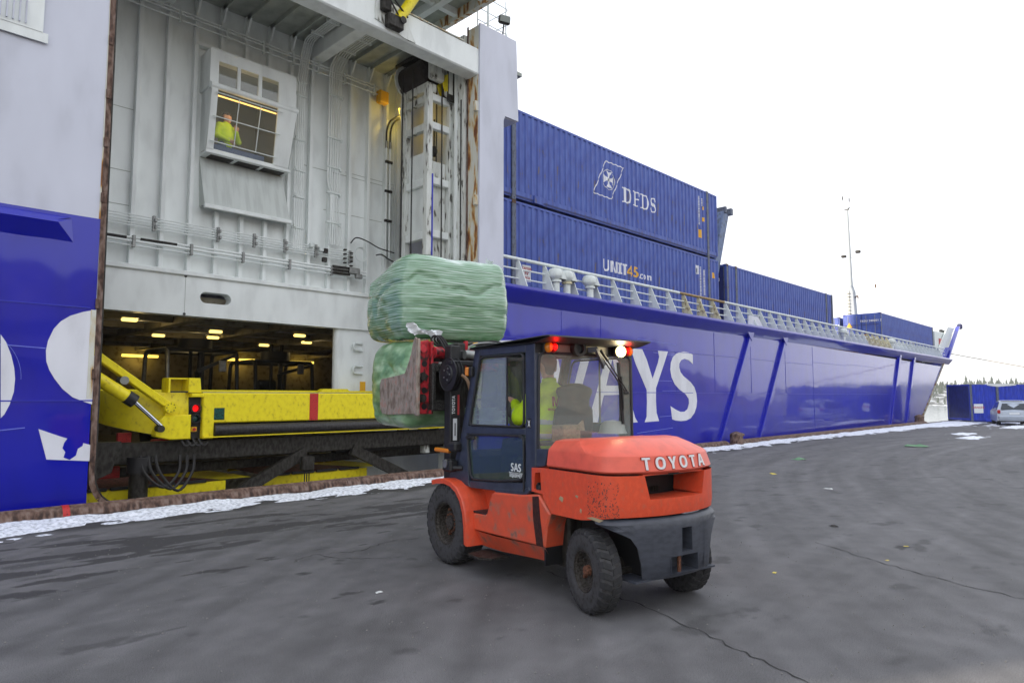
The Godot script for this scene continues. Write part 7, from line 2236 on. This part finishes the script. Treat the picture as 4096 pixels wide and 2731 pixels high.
	obj("roller", Bld.new().rod(Vector3(-0.42, 2.22, -2.27), Vector3(-0.30, 2.22, -2.27), 0.05, 14), M.steel, cl, 40)
	obj("roller_bracket", Bld.new().cbox(Vector3(-0.50, 2.12, -2.20), Vector3(0.30, 0.05, 0.08), 0.008), M.plastic, cl)

# ---- wrapped bales in the clamp
func bale_mesh(sz: Vector3, seed_: int, sag: float, wrinkle: float, slump := 0.0) -> Bld:
	# a soft box: each side a grid, pushed onto a rounded box, then creased where the film is pulled tight
	var n1 := FastNoiseLite.new()
	n1.seed = seed_; n1.frequency = 1.3; n1.fractal_octaves = 3
	var n2 := FastNoiseLite.new()
	n2.seed = seed_ + 1; n2.frequency = 2.2; n2.fractal_octaves = 4
	var n3 := FastNoiseLite.new()
	n3.seed = seed_ + 2; n3.frequency = 3.0; n3.fractal_octaves = 3
	n3.fractal_type = FastNoiseLite.FRACTAL_RIDGED
	var b := Bld.new()
	var h := sz * 0.5
	var rad := 0.16
	var N := 44
	for ax in 3:
		for sg: float in [-1.0, 1.0]:
			var u := (ax + 1) % 3
			var w := (ax + 2) % 3
			var rows := []
			for i in N + 1:
				var row := PackedVector3Array()
				for j in N + 1:
					var p := Vector3.ZERO
					p[ax] = sg * h[ax]
					p[u] = h[u] * clampf((i / float(N) * 2.0 - 1.0) * 1.0, -1, 1)
					p[w] = h[w] * (j / float(N) * 2.0 - 1.0)
					var q := Vector3(clampf(p.x, -h.x + rad, h.x - rad), clampf(p.y, -h.y + rad, h.y - rad), clampf(p.z, -h.z + rad, h.z - rad))
					var d := (p - q)
					var nn := d.normalized()
					p = q + nn * rad
					var bulge := 0.05 * cos(clampf(p.y / h.y, -1, 1) * PI / 2) * cos(clampf(p[u if u != 1 else w] / h[u if u != 1 else w], -1, 1) * 1.2)
					# four soft layers pressed together show as waists
					var waist := -0.008 * pow(absf(sin(p.y * PI / 0.27 + n1.get_noise_3dv(p * 0.8) * 2.2)), 6.0)
					var cr := n2.get_noise_3d(p.x * 0.55, p.y * 3.4, p.z * 0.55) * 0.008 * wrinkle
					var rg := (n3.get_noise_3d(p.x * 0.35, p.y * 4.0 + p.x * 0.7, p.z * 0.35)) * 0.006 * wrinkle
					var lump := n1.get_noise_3dv(p * 1.1) * 0.028
					var pinch := -0.018 * pow(maxf(0.0, 1.0 - absf(p.y - 0.12 + n1.get_noise_2d(p.x, p.z) * 0.2) / 0.06), 2.0)
					p += nn * (pinch + bulge + waist + cr + rg + lump)
					p.y -= sag * (1.0 - pow(clampf(absf(p.x) / h.x, 0, 1), 2.0)) * (1.0 if p.y > 0 else 0.4)
					# the top slumps towards the far left corner and the sides lean in
					if p.y > 0.0:
						p.y -= slump * smoothstep(0.1, -0.8, p.x) * smoothstep(0.4, -0.5, p.z) * p.y / h.y
						p.x *= 1.0 - 0.05 * p.y / h.y
					row.append(p)
				rows.append(row)
			b.surf(rows, sg < 0)
	return b

func build_bales() -> void:
	var base := Transform3D(Basis(Vector3.UP, deg_to_rad(-10.0)), Vector3(5.04, 0, -3.357))
	var up := thing("wrapped_bale", "upper pale green film-wrapped bale stacked above the clamp", "bale", base * Vector3(-0.08, 2.44, -3.50), deg_to_rad(-10.0), "green bales on the forklift")
	var b := bale_mesh(Vector3(1.50, 1.04, 1.16), 81, 0.02, 0.5, 0.20)
	for i in b.v.size(): b.v[i] += Vector3(0, 0.535, 0)
	obj("film_wrap", b, M.film, up, 75)
	# an extra turn of clear white film round the lower half
	var wn := FastNoiseLite.new()
	wn.seed = 7; wn.frequency = 0.8
	var band := Bld.new()
	for i in range(0, b.v.size(), 3):
		var m := (b.v[i] + b.v[i + 1] + b.v[i + 2]) / 3.0
		var edge := wn.get_noise_2d(m.x * 1.5, m.z * 1.5) * 0.10
		if m.y > 0.30 + edge and m.y < 0.56 + edge * 0.6 and absf(b.n[i].y) < 0.8:
			for q in 3:
				band.v.append(b.v[i + q] + b.n[i + q] * 0.006)
				band.n.append(b.n[i + q])
	obj("film_band", band, M.film_clear, up)
	# loose tail of film at the lower corner and a knot on top
	var tail := Bld.new()
	var rng := RandomNumberGenerator.new()
	rng.seed = 12
	var rows := []
	for i in 15:
		var t := i / 14.0
		var row := PackedVector3Array()
		for j in 7:
			var q := j / 6.0 - 0.5
			row.append(Vector3(-0.74 + t * 0.42, 0.12 - t * 0.10 + q * (0.09 + 0.05 * sin(t * 9.0)) + rng.randf_range(-0.008, 0.008), 0.60 + t * 0.08 + 0.03 * sin(t * 14.0 + j) + rng.randf_range(-0.01, 0.01)))
		rows.append(row)
	tail.surf(rows)
	obj("film_tail", tail, M.film_white, up, 70)
	var kn := Bld.new()
	for k in 9:
		var a := TAU * k / 9.0
		kn.tri(Vector3(0.55, 1.03, 0.4), Vector3(0.55 + cos(a) * 0.07, 1.09 + 0.03 * sin(a * 3.0), 0.4 + sin(a) * 0.07), Vector3(0.55 + cos(a + 0.6) * 0.06, 1.07, 0.4 + sin(a + 0.6) * 0.06))
	obj("film_knot", kn, M.film_white, up)
	var lo := thing("wrapped_bale", "lower green film-wrapped bale squeezed between the clamp arms", "bale", base * Vector3(-0.02, 1.38, -3.36), deg_to_rad(-10.0), "green bales on the forklift")
	var b2 := bale_mesh(Vector3(1.62, 1.04, 1.06), 91, 0.03, 0.6)
	for i in b2.v.size():
		b2.v[i].x = clampf(b2.v[i].x, -0.828, 0.868)
		b2.v[i] += Vector3(0, 0.53, 0)
	obj("film_wrap", b2, M.film_dark, lo, 75)

# ---- people: a skeleton of tapered capsules blended together and meshed as surface nets
func smin(a: float, b: float, k: float) -> float:
	var h := maxf(k - absf(a - b), 0.0) / k
	return minf(a, b) - h * h * k * 0.25

func net(bones: Array, lo: Vector3, hi: Vector3, cell: float, k: float) -> Bld:
	# bones: [a, b, ra, rb]
	var n := Vector3i(((hi - lo) / cell).ceil()) + Vector3i.ONE
	var val := PackedFloat32Array()
	val.resize(n.x * n.y * n.z)
	val.fill(1.0)
	var A := PackedVector3Array()
	var D := PackedVector3Array()
	for q: Array in bones:
		A.append(q[0]); D.append(q[1] - q[0])
	for z in n.z:
		for y in n.y:
			for x in n.x:
				var p := lo + Vector3(x, y, z) * cell
				var d := 1.0
				for i in bones.size():
					var pa := p - A[i]
					var dd := D[i].length_squared()
					var t := 0.0 if dd < 1e-9 else clampf(pa.dot(D[i]) / dd, 0, 1)
					var e: float = (pa - D[i] * t).length() - lerpf(bones[i][2], bones[i][3], t)
					if e < 0.25: d = smin(d, e, k)
				val[(z * n.y + y) * n.x + x] = d
	var vert := {}
	for z in n.z - 1:
		for y in n.y - 1:
			for x in n.x - 1:
				var s := Vector3.ZERO
				var c := 0
				var vs := PackedFloat32Array()
				for q in 8: vs.append(val[((z + (q >> 2)) * n.y + y + ((q >> 1) & 1)) * n.x + x + (q & 1)])
				for e: Vector2i in [Vector2i(0, 1), Vector2i(2, 3), Vector2i(4, 5), Vector2i(6, 7), Vector2i(0, 2), Vector2i(1, 3), Vector2i(4, 6), Vector2i(5, 7), Vector2i(0, 4), Vector2i(1, 5), Vector2i(2, 6), Vector2i(3, 7)]:
					var a := vs[e.x]
					var b := vs[e.y]
					if (a < 0) == (b < 0): continue
					var t := a / (a - b)
					var pa := Vector3(e.x & 1, (e.x >> 1) & 1, e.x >> 2)
					var pb := Vector3(e.y & 1, (e.y >> 1) & 1, e.y >> 2)
					s += pa.lerp(pb, t)
					c += 1
				if c > 0: vert[Vector3i(x, y, z)] = lo + (Vector3(x, y, z) + s / c) * cell
	var out := Bld.new()
	for key: Vector3i in vert:
		var x := key.x
		var y := key.y
		var z := key.z
		var v0 := val[(z * n.y + y) * n.x + x]
		for ax in 3:
			var o := Vector3i.ZERO
			o[ax] = 1
			var v1 := val[((z + o.z) * n.y + y + o.y) * n.x + x + o.x]
			if (v0 < 0) == (v1 < 0): continue
			var u := Vector3i.ZERO
			var w := Vector3i.ZERO
			u[(ax + 1) % 3] = 1
			w[(ax + 2) % 3] = 1
			if not (vert.has(key - u) and vert.has(key - w) and vert.has(key - u - w)): continue
			var a: Vector3 = vert[key - u - w]
			var b: Vector3 = vert[key - w]
			var c: Vector3 = vert[key]
			var d: Vector3 = vert[key - u]
			if v0 < 0: out.quad(a, b, c, d)
			else: out.quad(d, c, b, a)
	return out

func hand_bones(w: Vector3, fwd: Vector3, out: Vector3, curl: Vector3) -> Array:
	# a palm, four bent fingers of unequal length and a thumb from the side of the palm
	var r := []
	var k := w + fwd * 0.085
	for i in 4:
		var s := out * (0.030 - i * 0.020)
		r.append([w + s * 0.6, k + s, 0.017, 0.014])
		var l: float = [0.036, 0.042, 0.039, 0.030][i]
		var m := k + s + fwd * l + curl * 0.010
		r.append([k + s, m, 0.0105, 0.0095])
		r.append([m, m + fwd * l * 0.35 + curl * l * 0.8, 0.0095, 0.008])
	var tb := w + out * 0.035 + fwd * 0.025
	r.append([tb, tb + out * 0.028 + fwd * 0.035, 0.0125, 0.011])
	r.append([tb + out * 0.028 + fwd * 0.035, tb + out * 0.026 + fwd * 0.062 + curl * 0.018, 0.011, 0.009])
	return r

func head_parts(t: Node3D, c: Vector3, face: Vector3, cap: Material) -> void:
	# c is the middle of the skull, face the way it looks
	var f := face.normalized()
	var s := Vector3.UP.cross(f).normalized()
	var up := Vector3.UP
	var bones := [[c + up * 0.025 - f * 0.015, c + up * 0.02 + f * 0.01, 0.092, 0.088], [c - up * 0.03 + f * 0.03, c - up * 0.085 + f * 0.055, 0.062, 0.038],
		[c + f * 0.085 + up * 0.01, c + f * 0.112 - up * 0.022, 0.010, 0.014], [c - f * 0.02 - up * 0.06, c - f * 0.025 - up * 0.16, 0.056, 0.062],
		[c + s * 0.085 - up * 0.0, c + s * 0.088 - up * 0.035, 0.020, 0.014], [c - s * 0.085, c - s * 0.088 - up * 0.035, 0.020, 0.014],
		[c + f * 0.075 + s * 0.03 + up * 0.018, c + f * 0.075 - s * 0.03 + up * 0.018, 0.016, 0.016], [c + f * 0.083 - up * 0.055 + s * 0.018, c + f * 0.083 - up * 0.055 - s * 0.018, 0.012, 0.012]]
	obj("head", net(bones, c - Vector3.ONE * 0.17, c + Vector3.ONE * 0.15, 0.012, 0.03), M.skin, t, 80)
	for q: float in [-1.0, 1.0]:
		obj("eye", Bld.new().ball(c + f * 0.086 + s * 0.032 * q + up * 0.002, Vector3(0.010, 0.007, 0.010), 6), M.ink, t, 60)
	var hb := [[c + up * 0.045 - f * 0.025, c + up * 0.04 + f * 0.015, 0.090, 0.084], [c - f * 0.05, c - f * 0.05 - up * 0.05, 0.062, 0.05]]
	obj("hair", net(hb, c - Vector3.ONE * 0.16, c + Vector3.ONE * 0.17, 0.014, 0.03), cap, t, 80)

func build_people() -> void:
	# the driver sits with his back to the camera
	var base := Vector3(5.04, 0, -3.357)
	var d := thing("person", "driver in yellow hi-vis jacket seen from behind in the forklift cab", "person", base, deg_to_rad(-10.0))
	var torso := [[Vector3(-0.06, 1.27, -1.24), Vector3(-0.06, 1.52, -1.20), 0.165, 0.165], [Vector3(-0.06, 1.52, -1.20), Vector3(-0.05, 1.76, -1.22), 0.165, 0.13],
		[Vector3(-0.20, 1.76, -1.22), Vector3(0.10, 1.77, -1.22), 0.085, 0.085], [Vector3(-0.05, 1.80, -1.22), Vector3(-0.04, 1.90, -1.23), 0.09, 0.065],
		[Vector3(-0.25, 1.75, -1.22), Vector3(-0.38, 1.54, -1.28), 0.08, 0.065], [Vector3(-0.38, 1.54, -1.28), Vector3(-0.31, 1.68, -1.45), 0.065, 0.050],
		[Vector3(0.15, 1.75, -1.22), Vector3(0.36, 1.56, -1.22), 0.08, 0.065], [Vector3(0.36, 1.56, -1.22), Vector3(0.40, 1.42, -1.42), 0.065, 0.05]]
	obj("jacket", net(torso, Vector3(-0.52, 1.05, -1.58), Vector3(0.54, 2.0, -0.95), 0.024, 0.07), M.hivis, d, 80)
	var legs := [[Vector3(-0.16, 1.24, -1.25), Vector3(-0.24, 1.20, -1.66), 0.10, 0.075], [Vector3(-0.24, 1.20, -1.66), Vector3(-0.22, 0.86, -1.76), 0.072, 0.05], [Vector3(0.04, 1.24, -1.25), Vector3(0.10, 1.20, -1.66), 0.10, 0.075], [Vector3(0.10, 1.20, -1.66), Vector3(0.10, 0.86, -1.76), 0.072, 0.05]]
	obj("trousers", net(legs, Vector3(-0.40, 0.78, -1.88), Vector3(0.26, 1.42, -1.08), 0.026, 0.05), M.navy, d, 80)
	for x: float in [-0.22, 0.10]:
		obj("boot", Bld.new().cbox(Vector3(x, 0.835, -1.80), Vector3(0.10, 0.09, 0.25), 0.03), M.black, d)
	# reflective bands round the jacket and arm
	for q: Array in [[1.50, 0.185], [1.36, 0.183]]:
		obj("reflective_band", Bld.new().lathe(pv([q[1], -0.025, q[1] + 0.004, 0.0, q[1], 0.025]), Vector3(-0.06, q[0], -1.205), Vector3.UP, 28), M.reflect, d, 50)
	obj("reflective_band", Bld.new().lathe(pv([0.066, -0.025, 0.068, 0.025]), Vector3(-0.36, 1.58, -1.33), Vector3(0.07, 0.14, -0.17), 18), M.reflect, d, 50)
	obj("collar", Bld.new().lathe(pv([0.075, -0.03, 0.078, 0.03, 0.07, 0.035]), Vector3(-0.04, 1.90, -1.23), Vector3(0, 1, -0.1), 20), M.hivis, d, 50)
	head_parts(d, Vector3(-0.03, 2.055, -1.27), Vector3(0.25, -0.05, -1), M.cap_grey)
	obj("hand", net(hand_bones(Vector3(-0.31, 1.68, -1.46), Vector3(0.1, 0.5, -0.86).normalized(), Vector3(0.9, -0.1, 0).normalized(), Vector3(0.2, -0.6, -0.5)), Vector3(-0.40, 1.58, -1.66), Vector3(-0.18, 1.84, -1.42), 0.006, 0.012), M.skin, d, 80)
	obj("hand", net(hand_bones(Vector3(0.40, 1.42, -1.42), Vector3(0, -0.2, -1).normalized(), Vector3(-0.9, 0, 0), Vector3(0, -0.7, -0.3)), Vector3(0.28, 1.28, -1.66), Vector3(0.50, 1.52, -1.38), 0.006, 0.012), M.skin, d, 80)
	var bk := Basis(Vector3.RIGHT, -0.08)
	words("jacket_print", "M", 0.10, 0.002, M.ink_red, d, Transform3D(bk, Vector3(-0.09, 1.70, -1.055)), true)
	words("jacket_print", "MOSS CONTAINER", 0.024, 0.002, M.ink_red, d, Transform3D(bk, Vector3(-0.06, 1.625, -1.045)), true)
	# the lift operator at the cabin window
	var o := thing("person", "operator in yellow jacket standing behind the control cabin window", "person", Vector3(6.12, 7.0, -15.15), 0.35)
	var t2 := [[Vector3(0, 0.48, 0), Vector3(0, 0.62, 0), 0.15, 0.16], [Vector3(0, 0.62, 0), Vector3(0, 0.86, 0.0), 0.16, 0.13], [Vector3(-0.17, 0.86, 0), Vector3(0.17, 0.86, 0), 0.08, 0.08],
		[Vector3(-0.20, 0.85, 0), Vector3(-0.30, 0.60, 0.04), 0.075, 0.06], [Vector3(-0.30, 0.60, 0.04), Vector3(-0.12, 0.50, 0.22), 0.06, 0.045],
		[Vector3(0.20, 0.85, 0), Vector3(0.31, 0.62, 0.06), 0.075, 0.06], [Vector3(0.31, 0.62, 0.06), Vector3(0.14, 0.78, 0.18), 0.06, 0.045], [Vector3(0, 0.9, 0), Vector3(0, 0.97, 0), 0.08, 0.06]]
	obj("jacket", net(t2, Vector3(-0.45, 0.28, -0.25), Vector3(0.45, 1.08, 0.34), 0.026, 0.06), M.hivis, o, 80)
	obj("trousers", net([[Vector3(-0.09, 0.42, 0), Vector3(-0.10, 0.0, 0), 0.11, 0.09], [Vector3(0.09, 0.42, 0), Vector3(0.10, 0.0, 0), 0.11, 0.09]], Vector3(-0.26, -0.1, -0.18), Vector3(0.26, 0.58, 0.18), 0.03, 0.05), M.jeans, o, 80)
	obj("reflective_band", Bld.new().lathe(pv([0.172, -0.025, 0.174, 0.025]), Vector3(0, 0.60, 0), Vector3.UP, 20), M.reflect, o, 50)
	obj("reflective_band", Bld.new().lathe(pv([0.066, -0.05, 0.064, 0.03]), Vector3(0.28, 0.66, 0.08), Vector3(-0.17, 0.16, 0.12), 14), M.reflect, o, 50)
	head_parts(o, Vector3(0, 1.10, 0.02), Vector3(0.2, -0.25, 1), M.hair)
	obj("hand", net(hand_bones(Vector3(0.14, 0.78, 0.18), Vector3(-0.3, 0.7, 0.1).normalized(), Vector3(0.3, 0.2, 0.9).normalized(), Vector3(-0.6, 0.1, 0.4)), Vector3(0.02, 0.70, 0.08), Vector3(0.24, 0.96, 0.30), 0.008, 0.012), M.skin, o, 80)
	obj("hand", net(hand_bones(Vector3(-0.12, 0.50, 0.22), Vector3(0.9, -0.2, 0.2).normalized(), Vector3(0.2, 0.3, 0.9).normalized(), Vector3(0.2, -0.7, 0.2)), Vector3(-0.20, 0.40, 0.12), Vector3(0.06, 0.62, 0.34), 0.008, 0.012), M.skin, o, 80)

# ---- bollards, car, rope and litter
func build_small_things() -> void:
	for q: Array in [[23.27, -11.42, "rusty mushroom bollard on the kerb right of the forklift", 1.0], [50.3, -12.0, "small far rusty bollard at the foot of the bow", 1.2]]:
		var b := thing("bollard", q[2], "bollard", Vector3(q[0], 0, q[1]), 0.0, "mooring bollards on the quay edge")
		var k: float = q[3]
		obj("post", Bld.new().lathe(pv([0.30 * k, 0, 0.27 * k, 0.04, 0.235 * k, 0.10, 0.225 * k, 0.34 * k]), Vector3.ZERO, Vector3.UP, 24), M.rust, b, 40)
		# head leaning over to one side like a thumb
		var rows := []
		for i in 9:
			var t := i / 8.0
			var row := PackedVector3Array()
			for j in 25:
				var a := TAU * (j % 24) / 24.0
				var r := lerpf(0.235, 0.0, pow(t, 3.0)) * k
				var lean := maxf(0.0, cos(a)) * 0.26 * k * sin(PI * minf(t * 1.1 + 0.12, 1.0)) * (1.0 - pow(t, 4.0))
				row.append(Vector3(cos(a) * r + lean, 0.33 * k + t * 0.17 * k, sin(a) * r))
			rows.append(row)
		obj("head", Bld.new().surf(rows, true), M.rust, b, 60)
	build_car()
	# mooring rope from the bow down to the quay
	var rp := PackedVector3Array()
	for i in 25:
		var t := i / 24.0
		rp.append(Vector3(64.6, 5.25, -12.9).lerp(Vector3(58.0, 0.4, 14.0), t) - Vector3(0, sin(t * PI) * 0.7, 0))
	tag(obj("mooring_rope", Bld.new().tube(rp, 0.035, 6), M.rope, null, 50), "taut mooring rope running from the bow over the damaged container", "rope")
	# litter
	var rng := RandomNumberGenerator.new()
	rng.seed = 21
	for q: Array in [[6.75, -2.95, 0.028, "scrap_yellow", "pale yellow scrap lying in the middle of the quay right of the forklift"], [9.0, -2.35, 0.026, "scrap_yellow", "pale yellow scrap farther right on the bare asphalt"], [8.1, -2.3, 0.022, "scrap_yellow", "small yellow scrap near the two others"],
			[19.2, -7.6, 0.22, "scrap_green", "crumpled green film scrap on the far asphalt, left one"], [27.0, -6.6, 0.36, "scrap_green", "larger crumpled green film scrap with snow on the far asphalt"],
			[9.7, -3.4, 0.06, "scrap_dark", "black rubber scrap on the asphalt to the right"], [15.2, -6.6, 0.09, "scrap_yellow", "cream scrap on the asphalt behind the forklift's tail"], [2.15, -3.6, 0.04, "red_paint", "red paper scrap in the left foreground"],
			[3.6, -5.2, 0.035, "scrap_white", "crushed white scrap left of the front wheel"], [13.5, -4.8, 0.08, "scrap_white", "white stick lying on the asphalt far right"]]:
		var b := Bld.new()
		var s: float = q[2]
		var n := 4
		var rows := []
		for i in n + 1:
			var row := PackedVector3Array()
			for j in n + 1:
				row.append(Vector3((i / float(n) - 0.5) * s * 2.0 + rng.randf_range(-0.2, 0.2) * s, 0.004 + rng.randf_range(0.0, 0.32) * s * (1.0 if i > 0 and i < n and j > 0 and j < n else 0.25), (j / float(n) - 0.5) * s * 1.2 + rng.randf_range(-0.2, 0.2) * s))
			rows.append(row)
		b.surf(rows, true)
		var o := obj("litter_scrap", b, M[q[3]], null, 25)
		o.position = Vector3(q[0], 0.0, q[1])
		o.rotation.y = rng.randf() * TAU
		tag(o, q[4], "litter", "scraps lying on the quay")
	# grit scattered over the asphalt
	var g := Bld.new()
	for i in 2600:
		var x := rng.randf_range(-1.0, 12.0)
		var z := rng.randf_range(-10.5, 0.0)
		var s := rng.randf_range(0.003, 0.010)
		var c := Vector3(x, s * 0.4, z)
		var a := rng.randf() * TAU
		var p0 := c + Vector3(cos(a), 0, sin(a)) * s
		var p1 := c + Vector3(cos(a + 2.1), 0, sin(a + 2.1)) * s
		var p2 := c + Vector3(cos(a + 4.2), 0, sin(a + 4.2)) * s
		var tp := c + Vector3(0, s * 0.9, 0)
		g.tri(p1, p0, tp); g.tri(p2, p1, tp); g.tri(p0, p2, tp)
	tag(obj("gravel", g, mat("grit", rgb(128, 126, 122), 0.9)), "loose grit scattered over the asphalt", "gravel", "", "stuff")

func build_car() -> void:
	# estate car seen from behind, in the snow beside the damaged container
	var c := thing("parked_car", "silver estate car parked beside the damaged blue container", "car", Vector3(50.35, 0, -6.95), deg_to_rad(-76.0))
	# x across, z back to front: the tail faces +z
	var prof := pv([0.0, 0.30, 0.02, 0.62, 0.06, 0.86, 0.16, 0.92, 0.30, 1.30, 0.42, 1.44, 1.5, 1.50, 2.5, 1.45, 3.2, 0.98, 4.1, 0.86, 4.35, 0.62, 4.35, 0.28, 0.1, 0.24])
	var body := []
	for s: float in [-1.0, -0.92, -0.5, 0.0, 0.5, 0.92, 1.0]:
		var row := PackedVector3Array()
		for p in prof:
			var tuck := 0.0
			if p.y > 0.9: tuck = (p.y - 0.9) * 0.34
			var inset := (0.06 if absf(s) > 0.97 else 0.0)
			row.append(Vector3(s * (0.86 - tuck), p.y - inset * (0.6 if p.y > 1.0 else 0.2), -p.x - (absf(s) * absf(s) * 0.08 if p.x < 1.0 else -absf(s) * absf(s) * 0.12)))
		body.append(row)
	var b := Bld.new().surf(body)
	for e: int in [0, 6]:
		var ctr := Vector3(body[e][0].x, 0.6, -2.0)
		for i in prof.size():
			var j := (i + 1) % prof.size()
			if e == 0: b.tri(ctr, body[e][j], body[e][i])
			else: b.tri(ctr, body[e][i], body[e][j])
	obj("body", b, M.car_silver, c, 40)
	obj("rear_window", Bld.new().quad_sheet(Vector3(-0.66, 0.98, -0.175), Vector3(0.66, 0.98, -0.175), Vector3(0.55, 1.34, -0.335), Vector3(-0.55, 1.34, -0.335)), M.car_glass, c)
	for s: float in [-1.0, 1.0]:
		obj("tail_light", Bld.new().cbox(Vector3(s * 0.76, 0.84, -0.10), Vector3(0.16, 0.22, 0.14), 0.03), M.lens_red, c)
		obj("side_window", Bld.new().quad_sheet(Vector3(s * 0.848, 0.97, -0.5), Vector3(s * 0.848, 0.97, -2.8), Vector3(s * 0.70, 1.38, -2.3), Vector3(s * 0.70, 1.38, -0.55)), M.car_glass, c)
		for z: float in [-0.75, -3.45]:
			var w := part("wheel", c, Vector3(s * 0.74, 0.30, z))
			obj("tyre", Bld.new().lathe(pv([0.18, -0.09, 0.28, -0.09, 0.30, -0.06, 0.30, 0.06, 0.28, 0.09, 0.18, 0.09]), Vector3.ZERO, Vector3(1, 0, 0), 24), M.rubber, w, 40)
			obj("rim", Bld.new().rod(Vector3(-0.07, 0, 0), Vector3(0.07, 0, 0), 0.18, 18), M.steel, w, 40)
	obj("bumper", Bld.new().cbox(Vector3(0, 0.48, 0.0), Vector3(1.62, 0.24, 0.14), 0.05), M.car_silver, c)
	obj("under_tray", Bld.new().cbox(Vector3(0, 0.27, -2.1), Vector3(1.4, 0.12, 4.0), 0.04), M.black, c)
	obj("number_plate", Bld.new().box(Vector3(0, 0.74, -0.025), Vector3(0.5, 0.11, 0.02)), M.sticker, c)
	obj("roof_snow", Bld.new().cbox(Vector3(0, 1.50, -1.4), Vector3(1.1, 0.03, 1.8), 0.012), M.snow, c)
